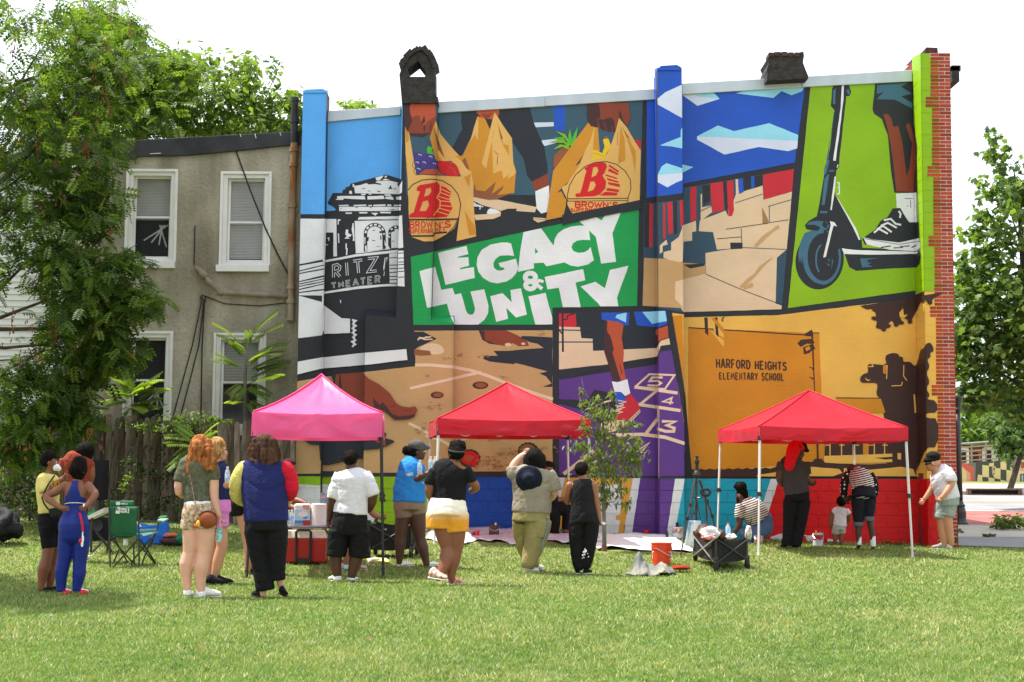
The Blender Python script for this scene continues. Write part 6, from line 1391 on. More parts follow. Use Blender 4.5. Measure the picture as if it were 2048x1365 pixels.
b = MB();a,c_ = onT(588,.14).x,onT(620,.14).x;b.box(a,c_,pp.y - .05,pp.y + .1,zt + .001,zt + hh);b.build('wrapper',mat('wrapper_white',(.74,.76,.78),rough=.3,var=.06,vs=20,bump=.5,bs=30),pk,bevel=.025)
def decal(parent,name,m,pts,Y,Z=None,eps=0):
    f = Z or (lambda q: q);b = MB();b.poly([at(x,y,Y - eps) for x,y in f(pts)]);return b.build(name,m,parent)
ZW = Zm(560,960,6.825)
for m,q in ((BLU2,[(196,410),(300,410),(300,640 - 85),(196,555)]),(PSK,[(312,345),(405,350),(405,420),(312,400)]),(BLU2,[(300,420),(408,430),(408,555),(300,555)]),(BLU1,[(196,555),(312,555),(312,600),(196,598)]),(PRED,[(312,552),(410,552),(410,625),(314,628)]),(PAPER,ell(315,470,68,40,20)),(BLU1,ell(345,515,34,18,12))):
    decal(pk,'print',m,q,pp.y - .0505,ZW,.001 * (1 + [BLU2,PSK,BLU1,PRED,PAPER].index(m)))
BOTT = mat('clear_plastic',(.75,.8,.82),rough=.08,var=.03,alpha=.42,spec=.7);BCAP = mat('bottle_cap',(.75,.76,.78),rough=.4,var=.02);BLAB = mat('bottle_label',lin('5aa0d8'),rough=.4,var=.2,vs=40,c2=lin('d8e6f0'))
def bottle(p,lab,group,h=.21,r=.032,tilt=None,capm=None):
    t = thing('water_bottle',lab,'bottle',p,group);T = tilt or Matrix.Identity(4)
    b = MB();b.lathe([(r * .85,0),(r,.01),(r,h * .62),(r * .8,h * .75),(r * .42,h * .88),(r * .4,h * .93)],p,14,T=T);b.build('body',BOTT,t,smooth=True)
    b = MB();b.lathe([(r * 1.02,h * .3),(r * 1.02,h * .56)],p,14,T=T,cap=False);b.build('label',BLAB,t,smooth=True)
    b = MB();b.lathe([(r * .46,h * .92),(r * .46,h)],p,12,T=T);b.build('cap',capm or BCAP,t);return t
for i,(px,d) in enumerate(((577,.1),(583,.2),(571,.2))):
    p = onT(px,d);bottle(Vector((p.x,p.y,zt + .001)),('clear water bottle on the table behind the red sleeve','clear water bottle beside the wrapped paper towels','clear water bottle at the back of the table left of the towels')[i],'water bottles on the table')
for i,(px,py,m1,m2,lab) in enumerate(((650,998,lin('2f7f9a'),lin('c8682c'),'crinkled teal and orange snack bag propped on the table behind the towel roll'),(660,1000,lin('b02a3c'),lin('d8b060'),'red snack bag beside the boy in the white shirt'))):
    p = T0(px,1052,.35);t = thing('snack_bag',lab,'snack bag',(p.x,p.y,zt),'snack bags on the table')
    b = MB();hgt = at(px,py - 12,p.y).z - zt
    for i2 in range(7):
        for j in range(7):
            u,v = i2 / 6 - .5,j / 6;b.v.append((p.x + u * .15 + nz((u,v,3),6,i) * .015,p.y - .035 * math.cos(u * 3) * math.sin(v * 3.1) + nz((u,v,1),9,i) * .012,zt + v * hgt));
    for i2 in range(6):
        for j in range(6): b.f.append([i2 * 7 + j,i2 * 7 + 7 + j,i2 * 7 + 8 + j,i2 * 7 + j + 1]);b.m.append(0)
    o = b.build('pouch',mat('snack_%d' % i,m1,rough=.25,c2=m2,vs=14),t,smooth=False);sd = o.modifiers.new('thick','SOLIDIFY');sd.thickness = .03
# ================================================================== wagons
def wheel(parent,c,r,w,ax):
    T = Matrix.Rotation(rad(90),4,'Y') if ax == 'x' else Matrix.Rotation(rad(90),4,'X')
    b = MB();b.lathe([(r * .72,-w / 2),(r * .95,-w / 2),(r,-w * .3),(r,w * .3),(r * .95,w / 2),(r * .72,w / 2),(r * .72,-w / 2)],c,22,T=T,cap=False);o = b.build('wheel',mat('tyre',(.02,.02,.021),rough=.8,var=.2),parent,smooth=False)
    b = MB();b.lathe([(r * .22,-w * .55),(r * .22,w * .55)],c,12,T=T)
    for k in range(6):
        R2 = Matrix.Rotation(k * math.pi / 3,4,'Z');q = MB();q.box(r * .15,r * .74,-.012,.012,-w * .35,w * .35,0,T @ R2);b.raw([Vector(v) + Vector(c) for v in q.v],q.f)
    b.build('rim',BLKP,o);return o
FABK = mat('black_canvas',(.016,.016,.018),rough=.8,var=.35,vs=4,bump=.5,bs=14,bdist=.015,spec=.25);STEELB = mat('black_tube',(.02,.02,.022),rough=.35,spec=.6,var=.1);CHROME = mat('bright_tube',(.5,.5,.5),rough=.3,metal=.8,var=.1)
def wagon(lab,P,fl_,fr_,bl_,br_,zb,ztop_,wr,hdl=None,bright=()):
    """collapsible wagon: ground corners (front left, front right, back left, back right)"""
    t = thing('folding_wagon',lab,'wagon',P,'black folding wagons on the grass')
    C4 = [Vector(q) for q in (fl_,fr_,br_,bl_)];b = MB();n = 8
    for k in range(4):
        a,c = C4[k],C4[(k + 1) % 4];out = Vector(((c - a).y,-(c - a).x,0)).normalized()
        for i in range(n):
            q = []
            for j,zz_,tt in ((i,zb,0),(i + 1,zb,0),(i + 1,(zb + ztop_) / 2,.5),(i,(zb + ztop_) / 2,.5)): 
                p = a.lerp(c,j / n);bul = math.sin(math.pi * j / n);q.append((p.x + out.x * .02 * bul * tt,p.y + out.y * .02 * bul * tt,zz_ - .03 * bul * (1 if zz_ == zb else 0)))
            b.poly(q)
            q = []
            for j,zz_ in ((i,(zb + ztop_) / 2),(i + 1,(zb + ztop_) / 2),(i + 1,ztop_),(i,ztop_)):
                p = a.lerp(c,j / n);bul = math.sin(math.pi * j / n);tt = .5 if zz_ != ztop_ else .1;q.append((p.x + out.x * .02 * bul * tt,p.y + out.y * .02 * bul * tt,zz_ - (.05 * bul if zz_ == ztop_ else 0)))
            b.poly(q)
    b.poly([(q.x,q.y,zb + .01) for q in C4]);o = b.build('basket',FABK,t,smooth=False);sd = o.modifiers.new('thick','SOLIDIFY');sd.thickness = .012
    for k in range(4):
        a,c = C4[k],C4[(k + 1) % 4];o_ = Vector(((c - a).y,-(c - a).x,0)).normalized() * .03;m_ = CHROME if k in bright else STEELB
        for p,q in ((Vector((*a.xy,zb - .02)),Vector((*c.xy,ztop_ - .02))),(Vector((*c.xy,zb - .02)),Vector((*a.xy,ztop_ - .02)))):
            b = MB();b.tube([p + o_,q + o_],.010,6);b.build('cross_bar',m_,t)
    for k,q in enumerate(C4):
        b = MB();b.tube([(q.x,q.y,q.z + wr),(q.x,q.y,ztop_ + .02)],.016,8);b.box(q.x - .03,q.x + .03,q.y - .03,q.y + .03,q.z + wr * 1.9,q.z + wr * 2.5);b.box(q.x - .025,q.x + .025,q.y - .025,q.y + .025,ztop_ - .01,ztop_ + .035);b.build('post',STEELB,t)
        wheel(t,(q.x + (.0),q.y - .02,q.z + wr),wr,.05,'x')
    if hdl:
        b = MB();b.tube(hdl[0],.014,8);L = b.build('pull_bar',STEELB,t);b = MB();b.tube(hdl[1] + [hdl[1][0]],.02,8,cap=False);b.build('grip',BLKP,L,smooth=True)
    return t
wf = gp(1431,1145);wY = wf.y
wa,wb,wc = gp(1432,1144),gp(1494,1140),gp(1390,1124);wd = wb + (wc - wa)
wt = wagon('black folding wagon heaped with bags beside the orange bucket',(wa + wd) / 2,wa,wb,wc,wd,at(1440,1122,wY).z,at(1440,1077,wY).z,.078,
      ([at(1421,1100,wY + .5),at(1414,1040,wY + .55),at(1411,993,wY + .5)],[at(1405,979,wY + .5),at(1417,979,wY + .5),at(1421,985,wY + .5),at(1417,991,wY + .5),at(1405,991,wY + .5),at(1402,985,wY + .5)]),(3,))
wq = gp(745,1112);e1,e2 = gp(737,1118),gp(822,1118)
wagon('long black folding wagon behind the dark leg of the pink canopy',(e1 + e2) / 2,e1,e2,e1 + Vector((.05,.55,.03)),e2 + Vector((.05,.55,.03)),at(780,1098,e1.y).z,at(780,1046,e1.y).z,.085,None)
b = MB();
for g in text([(766,1057),(773,1057),(773,1061),(766,1061)],'H',1): [b.poly([at(x,y,e1.y - .05) for x,y in q]) for q in g]
b.build('logo',PAPER,[o for o in COL.objects if o.name.startswith('folding_wagon')][-1])
# ---- what the wagon holds
def lump(name,lab,cat,px,py,rx,ry,Y,m,dy=.12,amp=.35,seed=0,fs=9,group=None,part='body',flatz=None,smooth=True):
    """a soft heap: a ball pulled about by noise, standing where its centre pixel says"""
    c = at(px,py,Y);k = Y / 3000;b = MB();b.ball((0,0,0),1,0,22,14);V = []
    for v in b.v:
        v = Vector(v);d = 1 + amp * (nz(v,1.6,seed) + .5 * nz(v,fs * .4,seed));V.append((c.x + v.x * d * rx * k,c.y + v.y * d * dy,c.z + v.z * d * ry * k))
    if flatz is not None: V = [(x,y,max(z,flatz)) for x,y,z in V]
    b.v = V;t = thing(name,lab,cat,(c.x,c.y,c.z - ry * k),group);b.build(part,m,t,smooth=smooth);return t
LEATH = mat('brown_leather',lin('4a2c24'),rough=.5,var=.2,bump=.4,bs=40);CLBAG = mat('clear_bag',lin('d8d4d4'),rough=.15,c2=lin('b8b4b8'),vs=14,bump=.8,bs=16,bdist=.02,spec=.7)
lump('shoulder_bag','dark brown leather bag slumped over the wagon edge','bag',1410,1066,18,16,wY + .2,LEATH,.16,.35,4)
lump('shoulder_bag','small brown pouch in the wagon by the orange capped bottle','bag',1443,1070,9,11,wY + .15,LEATH,.08,.3,9)
lump('plastic_bag','clear plastic bag showing red contents on top of the wagon','bag',1420,1066,18,12,wY - .02,CLBAG,.09,.3,7,smooth=False)
lump('red_pouch','flat red pouch inside the clear bag at the wagon rim','pouch',1417,1075,13,5,wY - .1,mat('red_pouch',lin('c83048'),rough=.3,c2=lin('e8b0b8'),vs=12),.04,.3,2)
lump('crumpled_paper','crumpled white paper in the wagon beside the bottle','paper',1462,1073,10,5,wY + .1,PAPER,.07,.5,5,smooth=False)
p = at(1456,1076,wY + .12);bottle(p,'water bottle with an orange cap poking out of the wagon',None,.2,.035,None,ORNG)
lump('striped_cloth','grey patterned cloth hanging over the right end of the wagon','cloth',1497,1066,7,14,wY + .05,mat('print_cloth',lin('8a857e'),rough=.9,c2=lin('d8d4ca'),vs=40),.05,.3,12)
# ---- tripod with a bag hung on it
tp = gp(1372,1116);tY = tp.y + .35;TZ = Zm(1360,920,6.82)
def T1(x,y,d=0): (q,) = TZ([(x,y)]);return at(q[0],q[1],tY + d)
tr = thing('tripod','tall black camera tripod standing behind the wagon','tripod',(T1(225,500).x,tY,gz(T1(225,500).x,tY)))
for pts,rr in (([T1(205,260,-.02),T1(140,620,-.18),T1(100,800,-.26),T1(5,1290,-.36)],.02),([T1(270,280,.02),T1(370,570,.05),T1(440,770,.1),T1(560,1060,.2)],.02),([T1(225,260,.05),T1(222,600,.2),T1(220,900,.34),T1(218,1160,.44)],.02)):
    pts[-1].z = gz(pts[-1].x,pts[-1].y);L = MB();L.tube(pts,[rr,rr * .85,rr * .7,rr * .5],8);o = L.build('leg',STEELB,tr)
    for q in pts[1:3]: x = MB();x.box(q.x - .025,q.x + .025,q.y - .022,q.y + .022,q.z - .03,q.z + .03);x.build('leg_clamp',BLKP,o,bevel=.006)
b = MB();b.tube([T1(235,60),T1(225,300),T1(222,560)],.016,10);b.build('centre_column',STEELB,tr)
b = MB();c = T1(228,190);b.lathe([(.05,-.06),(.065,-.02),(.05,.02),(.03,.05)],c,14);b.box(c.x + .02,c.x + .08,c.y - .015,c.y + .015,c.z - .04,c.z - .015);b.build('shoulder',BLKP,tr);b = MB();c = T1(232,60);b.lathe([(.024,-.1),(.026,0),(.035,.02),(.035,.06),(.018,.07),(.018,.1),(.03,.105),(.03,.12)],c,14);b.build('head',BLKP,tr)
b = MB();b.tube([T1(150,510,-.1),T1(225,520,.1),T1(350,515,.04)],.009,6);b.tube([T1(215,570,.05),T1(165,820,-.2)],.008,6);b.tube([T1(230,570,.05),T1(285,830,.1)],.008,6);b.build('spreader',STEELB,tr)
hb = thing('tote_bag','blue and white shopping bag hanging from the tripod','bag',T1(150,1170,-.12));SKYB = mat('tote_print',lin('1f7fb4'),rough=.4,c2=lin('dfe6ea'),vs=4.5,detail=6)
pts = [(118,830),(285,830),(300,1000),(215,1190),(62,1168)];f = [T1(x,y,-.2) for x,y in pts];bk = [T1(x,y,-.06) for x,y in pts];b = MB();b.raw(f + bk,[(4,3,2,1,0),(5,6,7,8,9)] + [(i,(i + 1) % 5,5 + (i + 1) % 5,5 + i) for i in range(5)]);b.build('pouch',SKYB,hb,bevel=.01)
b = MB();b.poly([T1(x,y,-.2015) for x,y in ((160,880),(230,870),(215,1120),(110,1120))]);b.build('white_panel',PAPER,hb);b = MB();b.tube([T1(140,830,-.13),T1(180,700,-.13),T1(260,830,-.13)],.008,6);b.build('handle',BLKP,hb)
# ================================================================== bucket, lid, drop cloths, paint things
bp = gp(1323,1131);k = bp.y / 3000
bk = thing('bucket','bright orange five gallon bucket standing behind a crumpled cloth','bucket',bp)
H = at(1323,1086,bp.y).z - bp.z;r1 = 21 * k;b = MB();b.lathe([(r1 * .84,0),(r1 * .86,.004),(r1 * .95,H * .72),(r1 * 1.0,H * .725),(r1 * 1.0,H * .75),(r1 * .955,H * .752),(r1 * .96,H * .84),(r1 * 1.0,H * .842),(r1 * 1.0,H * .87),(r1 * .965,H * .872),(r1 * .975,H * .96),(r1 * 1.02,H * .965),(r1 * 1.02,H),(r1 * .95,H),(r1 * .92,H * .6),(r1 * .8,.02),(0.001,.02)],bp,36,cap=False);b.build('tub',ORNG,bk,smooth=False)
b = MB();b.tube([bp + Vector((-r1 * 1.0,0,H * .8)),bp + Vector((-r1 * .55,-r1 * 1.0,H * .76)),bp + Vector((.0,-r1 * 1.12,H * .62)),bp + Vector((r1 * .6,-r1 * 1.0,H * .45)),bp + Vector((r1 * .85,-r1 * .6,H * .42)),bp + Vector((r1 * 1.0,0,H * .8))],.005,6);b.build('handle',CHROME,bk)
b = MB();c = bp;
for g in ([[(-.9,.62),(-.72,.6)],[(-.9,.62),(-.9,.3)],[(.55,.6),(.85,.62),(.85,.3),(.6,.28)],[(.6,.45),(.8,.45)],[(.62,.18),(.78,.18)]],):
    for pl in g:
        for (u0,v0),(u1,v1) in zip(pl,pl[1:]): b.tube([c + Vector((math.sin(u * 1.3) * r1 * .95,-math.cos(u * 1.3) * r1 * .95,H * v)) for u,v in ((u0,v0),(u1,v1))],.004,4)
b.build('print',PAPER,bk,kind='stuff')
lp_ = gp(1362,1145);ld = thing('orange_disc_lid','orange bucket lid lying on the grass between bucket and wagon','lid',lp_);b = MB();rl_ = 19 * lp_.y / 3000;Tl = Matrix.Rotation(rad(-12),4,'X');b.lathe([(rl_,.0),(rl_,.03),(rl_ * .93,.032),(rl_ * .9,.018),(.001,.018)],lp_ + Vector((0,0,.045)),34,T=Tl,cap=False);b.lathe([(rl_,0),(.001,0)],lp_ + Vector((0,0,.045)),34,T=Tl,cap=False);b.build('disc',ORNG,ld,smooth=False)
CANV = mat('paint_cloth',lin('aaa598'),rough=.95,c2=lin('8b857a'),vs=5,bump=.4,bs=40);
def heap(name,lab,cat,outline,Y,m,peaks,res=34,base=None):
    """a thrown down cloth: height field over its footprint with sharp folds"""
    xs = [p[0] for p in outline];P = [];b = MB();gx = {}
    for i in range(res + 1):
        for j in range(res + 1):
            u,v = i / res,j / res;px = min(xs) + (max(xs) - min(xs)) * u;d = (v - .5) * base[0]
            p = at(px,base[1],Y + d);z = 0
            for (cx,cd,hgt,wx,wd) in peaks: 
                e = abs((px - cx) / wx) ** 1.2 + abs((d - cd) / wd) ** 1.4;z = max(z,hgt * max(0,1 - e) ** 1.1)
            fold = abs(math.sin(px * .13 + d * 9 + 2 * nz((px * .02,d,0),2))) ;z = z * (1 - .3 * fold) + .02 * abs(nz((px * .05,d * 2,1),2)) * 2
            edge = min(u,v,1 - u,1 - v) ;wob = .1 + .06 * nz((u * 3,v * 3,2),1.5)
            g = gz(p.x,Y + d)
            b.v.append((p.x + .03 * nz((u,v,5),5),Y + d + .04 * nz((u,v,9),5),g + .012 + (z if edge > wob * .4 else z * .3)))
    for i in range(res):
        for j in range(res):
            u,v = (i + .5) / res,(j + .5) / res
            if (u - .5) ** 2 + (v - .5) ** 2 > .235 + .03 * nz((u,v,4),4): continue
            b.f.append([i * (res + 1) + j,(i + 1) * (res + 1) + j,(i + 1) * (res + 1) + j + 1,i * (res + 1) + j + 1]);b.m.append(0)
    c = at(sum(xs) / len(xs),base[1],Y);t = thing(name,lab,cat,(c.x,Y,gz(c.x,Y)));o = b.build('cloth',m,t,smooth=True);s_ = o.modifiers.new('thick','SOLIDIFY');s_.thickness = .006;return t
hp = gp(1300,1150)
heap('painting_cloth','crumpled paint stained cloth heaped in front of the orange bucket','cloth',[(1246,0),(1354,0)],hp.y + .05,mat('stained_canvas',lin('8f8a7e'),rough=.95,c2=lin('5f6362'),vs=3.2,bump=.5,bs=30,detail=7),[(1278,.05,.30,20,.34),(1292,0,.17,34,.36),(1322,-.02,.17,36,.36),(1308,.0,.13,46,.3)],40,(.62,1148))
def dropcloth(lab,x0,x1,n,m,front,zr=.02,back=None,seed=0):
    b = MB();nx,ny = n,14
    for i in range(nx + 1):
        px = x0 + (x1 - x0) * i / nx
        for j in range(ny + 1):
            v = j / ny;yb_ = (back or WY - .12) ;P0 = gp(px,front(px));Yv = P0.y + (yb_ - P0.y) * v;X = P0.x * (1 + (Yv - P0.y) * .0)
            z = gz(X,Yv) + .015 + zr * (.5 + nz((X * 1.0,Yv * 1.3,0),2.2,seed)) + .02 * abs(nz((X,Yv,2),5.5,seed)) + (.05 * max(0,v - .9) * 10 * (.5 + nz((X,0,0),3,seed)))
            z += .06 * max(0,1 - v * 6) * max(0,nz((X,1,0),3.2,seed + 4));b.v.append((X,Yv,z))
    for i in range(nx):
        for j in range(ny): a = i * (ny + 1) + j;b.f.append([a,a + ny + 1,a + ny + 2,a + 1]);b.m.append(0)
    c = b.v[(nx // 2) * (ny + 1)];t = thing('drop_cloth',lab,'drop cloth',c,'drop cloths along the wall');o = b.build('sheet',m,t,smooth=True);s_ = o.modifiers.new('thick','SOLIDIFY');s_.thickness = .004;return t
SHEET1 = mat('pale_sheet',lin('d0d0d6'),rough=.8,c2=lin('bcbac4'),vs=2.4,bump=.5,bs=10,bdist=.03);SHEET2 = mat('white_sheet',(.78,.78,.77),rough=.7,var=.05,vs=2,bump=.6,bs=8,bdist=.03)
dropcloth('long wrinkled grey white drop cloth below the blue base and yellow stripe',850,1205,70,SHEET1,lambda x: 1086 + 3.5 * math.sin(x * .05) + 2.5 * math.sin(x * .13) + (x - 850) * .012,.025)
dropcloth('bright white drop cloth spread below the purple and cyan stripes',1195,1392,44,SHEET2,lambda x: 1102 + 2 * math.sin(x * .06) + (3 if x > 1300 else 0),.03,WY - .45,5)
lump('snack_wrapper','flattened yellow and white wrapper on the grass by the dark canopy leg','wrapper',755,1121,21,5,gp(755,1127).y,mat('wrapper_yellow',lin('f0ece0'),rough=.3,c2=lin('e8d840'),vs=6),.18,.6,21,smooth=False)
CANM = mat('can_white',lin('c8ccd0'),rough=.4,var=.1);CANL = mat('can_label',lin('5a3a34'),rough=.5,c2=lin('3a2a28'),vs=20);CUPR = mat('red_cup',lin('cc1422'),rough=.35,var=.05);BLUEP = mat('blue_paint_wet',lin('16348c'),rough=.3)
def paintcan(lab,px,py,w,h,body,extra=None,label=None):
    p = gp(px,py);k = p.y / 3000;r,H = w / 2 * k,h * k;p.z += .02
    t = thing('paint_can',lab,'paint can',p,'paint cans at the foot of the wall');b = MB();b.lathe([(r * .97,0),(r,.008),(r,H * .93),(r * 1.05,H * .94),(r * 1.05,H),(r * .9,H),(r * .85,H * .8),(.001,H * .8)],p,22,cap=False);b.build('can',body,t,smooth=False)
    if label: b = MB();b.lathe([(r * 1.012,H * .45),(r * 1.012,H * .88)],p,22,cap=False);b.build('label',label,t)
    b = MB();b.tube([p + Vector((-r * 1.05,0,H * .85)),p + Vector((-r * .7,-r * .95,H * .55)),p + Vector((r * .3,-r * 1.15,H * .42)),p + Vector((r * 1.0,-r * .5,H * .62)),p + Vector((r * 1.06,0,H * .85))],.005,5);b.build('handle',CHROME,t)
    if extra:
        for (dx,hh,m,ww) in extra: b = MB();b.tube([p + Vector((dx * k,0,H * .7)),p + Vector((dx * 1.6 * k,.01,H + hh * k))],ww * k,8);b.build('brush',m,t)
    return t
def cup(lab,px,py,w,h):
    p = gp(px,py);k = p.y / 3000;r,H = w / 2 * k,h * k;p.z += .02;t = thing('paint_cup',lab,'cup',p,'red plastic cups by the wall');b = MB();b.lathe([(r * .75,0),(r * .95,H * .93),(r * 1.04,H * .95),(r * 1.04,H),(r * .92,H),(r * .7,.01),(.001,.01)],p,20,cap=False);b.build('cup',CUPR,t);return t
paintcan('brown smeared paint can on the drop cloth before the blue base',988,1073,20,20,CANL,[(-3,7,BLKP,2.2),(2,4,PAPER,2)],None)
paintcan('dark paint can half hidden behind the khaki trousers',1041,1070,9,12,CANL)
paintcan('white paint can with brushes and a red drip below the cyan stripe',1356,1079,21,22,CANM,[(-1,9,BLKP,3),(3,5,GREYP,2)],mat('can_red_label',lin('8a3430'),rough=.4,c2=lin('c8b8b0'),vs=16))
paintcan('small red topped pail with a white handle beside the kneeling painter',1517,1089,18,15,mat('pail_red',lin('8a2028'),rough=.4,c2=lin('d0b8b4'),vs=18))
paintcan('square looking white can with a red rim before the red base',1636,1094,20,24,CANM,[(-2,6,mat('brush_gold',lin('b88a4a'),rough=.6),1.6),(5,2,GREYP,3.4)],mat('can_band',lin('a82a2c'),rough=.4))
cup('red plastic cup lying at an angle beside the blue smear',955,1076,9,12);cup('red cup behind the black trousers on the drop cloth',1142,1074,9,16);cup('red plastic cup standing below the purple stripe',1293,1074,11,11);cup('red cup in front of the unpainted strip left of the white can',1607,1087,11,12);cup('red cup right of the white can by the toddler',1651,1089,9,10)
lump('paint_smear_rag','blue and red smeared rag beside the tipped cup','rag',948,1068,7,4,gp(948,1074).y,mat('rag_blue',lin('1a3088'),rough=.8,c2=lin('b01828'),vs=14),.06,.4,3)
p = gp(1114,1069);bottle(p + Vector((0,0,.02)),'clear bottle with a blue cap standing on the drop cloth',None,.17,.04,None,BLU1)
lump('phone_case','upright black phone leaning on the white paint can','phone',1331 + 3,1070,3,9,gp(1334,1079).y,BLKP,.012,.03,1)
# ================================================================== chair, table and bags by the fence
G1 = clothmat('green_canvas',(.018,.13,.055),.12,bump=.4,bs=18);G2 = clothmat('pale_green_canvas',(.25,.42,.28),.15);
cp = gp(262,1136);cY = cp.y;ZC = Zm(160,960,7.183)
def C1(x,y,d=0): (q,) = ZC([(x,y)]);return at(q[0],q[1],cY + d)
def g0(x,d): q = C1(x,1280,d);return Vector((q.x,q.y,gz(q.x,q.y)))
ch = thing('camp_chair','green folding camp chair lettered PARKS & PEOPLE seen from behind','chair',(C1(640,900).x,cY + .25,gz(-5,cY)))
b = MB();W_,H_ = 10,10
for i in range(W_ + 1):
    for j in range(H_ + 1):
        u,v = i / W_,j / H_;x = (415 + (835 - 415) * u) if v < .35 else (415 + 25 * min(1,(v - .35) * 6) + (835 - 20 * min(1,(v - .35) * 6) - 415 - 25 * min(1,(v - .35) * 6)) * u)
        y = 385 + (790 + 55 * math.sin(math.pi * u) - 385) * v;b.v.append(tuple(C1(x,y,.07 * math.sin(math.pi * u) + .06 * v)))
for i in range(W_):
    for j in range(H_): a = i * (H_ + 1) + j;b.f.append([a,a + H_ + 1,a + H_ + 2,a + 1]);b.m.append(0)
o = b.build('backrest',G1,ch,smooth=True);o.modifiers.new('thick','SOLIDIFY').thickness = .008
b = MB()
for i in range(9):
    for j in range(4): u,v = i / 8,j / 3;b.v.append(tuple(C1(435 + 345 * u,300 + 80 * v,.1 * math.sin(math.pi * u) + .03)))
for i in range(8):
    for j in range(3): a = i * 4 + j;b.f.append([a,a + 4,a + 5,a + 1]);b.m.append(0)
o = b.build('head_panel',G1,ch,smooth=True);o.modifiers.new('thick','SOLIDIFY').thickness = .008
b = MB()
for st,q in (('PARKS &',[(582,405),(708,412),(708,438),(582,434)]),('PEOPLE',[(582,445),(708,447),(708,475),(582,474)])):
    for gk in text(q,st,7,.25): [b.poly([C1(x,y,-.012 + .07 * math.sin(math.pi * (x - 415) / 420) - .004) for x,y in pl]) for pl in gk]
b.poly([C1(x,y,.048) for x,y in ((512,390),(572,392),(570,488),(510,484))]);b.build('lettering',PAPER,ch,kind='stuff');b = MB();b.poly([C1(x,y,.046) for x,y in ell(541,428,16,20,14)]);b.build('emblem',mat('emblem_grey',lin('7f9088'),rough=.8),ch)
b = MB()
for gk in text([(584,333),(684,335),(684,358),(584,356)],'PARKS &',5,.25): [b.poly([C1(x,y,.088) for x,y in pl]) for pl in gk]
b.poly([C1(x,y,.088) for x,y in ((518,316),(574,318),(574,366),(516,364))]);b.build('lettering',PAPER,ch,kind='stuff')
b = MB();b.poly([C1(445,790,.06),C1(835,790,.06),C1(1060,760,.52),C1(760,770,.52)]);o = b.build('seat',G1,ch);o.modifiers.new('thick','SOLIDIFY').thickness = .01
b = MB();b.poly([C1(870,770,.1),C1(1120,745,.3),C1(1060,780,.3),C1(905,808,.1)]);b.poly([C1(845,712,.1),C1(1110,705,.35),C1(1090,730,.35),C1(845,742,.1)]);o = b.build('arm_strap',G2,ch);o.modifiers.new('thick','SOLIDIFY').thickness = .006
b = MB();b.poly([C1(1105,600,.3),C1(1150,575,.45),C1(1270,575,.5),C1(1200,610,.35)]);o = b.build('armrest',G2,ch);o.modifiers.new('thick','SOLIDIFY').thickness = .02
b = MB();b.poly([C1(1115,570,.5),C1(1165,535,.6),C1(1255,533,.6),C1(1240,560,.5)]);o = b.build('armrest',G1,ch);o.modifiers.new('thick','SOLIDIFY').thickness = .02
for pts in ([C1(420,380,0),g0(432,0)],[C1(840,375,0),g0(850,0)],[C1(440,830,.02),C1(740,1170,.25),g0(800,.3)],[C1(835,850,.02),g0(475,.0)],[C1(480,820,.3),g0(690,.5)],[C1(770,910,.4),g0(775,.5)],[C1(1060,790,.4),C1(750,1170,.25),g0(740,.1)],[C1(850,840,.05),g0(1090,.5)],[C1(860,940,.1),g0(1080,.45)],[C1(1040,800,.5),g0(880,.3)],[C1(1130,620,.4),C1(1090,760,.4),C1(1010,960,.5)],[C1(850,590,.05),C1(1110,600,.4)],[C1(560,1000,.2),g0(470,.35)]):
    b = MB();b.tube(pts,.0115,6);b.build('frame_tube',STEELB,ch)
b = MB();q = C1(658,885,.2);b.lathe([(.032,-.05),(.035,.04)],q,14);b.build('care_tag',PAPER,ch)
tq = gp(190,1108);ZY = tq.y
st = thing('side_table','white and green topped folding table on black crossed legs beside the speaker','table',(at(195,1060,ZY).x,ZY,gz(-6,ZY)))
b = MB();q = [at(172,1033,ZY - .15),at(209,1016,ZY),at(206,1026,ZY),at(174,1040,ZY - .15)];qq = [p + Vector((-.02,.5,.0)) for p in q];b.raw(q + qq,[(0,3,2,1),(4,5,6,7),(0,1,5,4),(1,2,6,5),(2,3,7,6),(3,0,4,7)]);b.build('tabletop',WHITEP,st);b = MB();b.poly([at(174,1027,ZY - .16),at(191,1019,ZY - .08),at(190,1024,ZY - .08),at(174,1033,ZY - .16)]);b.build('green_stripe',mat('bright_green',lin('2a9a4a'),rough=.5),st)
for pts in ([at(185,1008,ZY),at(183,1062,ZY),at(182,1100,ZY)],[at(188,1058,ZY),at(226,1098,ZY + .1)],[at(208,1080,ZY + .3),at(182,1098,ZY)],[at(226,1040,ZY + .1),at(214,1098,ZY + .3)]): b = MB();pts[-1].z = gz(pts[-1].x,pts[-1].y);b.tube(pts,.018,6);b.build('leg',STEELB,st)
sp = gp(195,1090);SY = sp.y + .5
BLKS = mat('speaker_black',(.007,.007,.008),rough=.75,var=.1,spec=.2)
spk = thing('loudspeaker','black loudspeaker standing on the grass against the fence','speaker',(at(195,1080,SY).x,SY,gz(-6.5,SY)));a,c = at(182,950,SY).x,at(208,950,SY).x
b = MB();b.box(a,c,SY,SY + .3,at(195,1000,SY).z,at(195,920,SY).z);b.build('cabinet',BLKS,spk,bevel=.02);b = MB();b.box(a - .02,c + .12,SY - .05,SY + .35,gz(-6.5,SY),at(195,1036,SY).z);b.build('subwoofer',BLKS,spk,bevel=.02);b = MB();b.tube([((a + c) / 2,SY + .15,at(195,1036,SY).z),((a + c) / 2,SY + .15,at(195,1000,SY).z)],.02,8);b.build('pole',BLKP,spk);b = MB();b.lathe([(.09,0),(.085,.012),(.03,.004)],(c - .06,SY - .055,at(195,1052,SY).z),18,T=Matrix.Rotation(rad(90),4,'X'));b.build('cone',BLKP,spk)
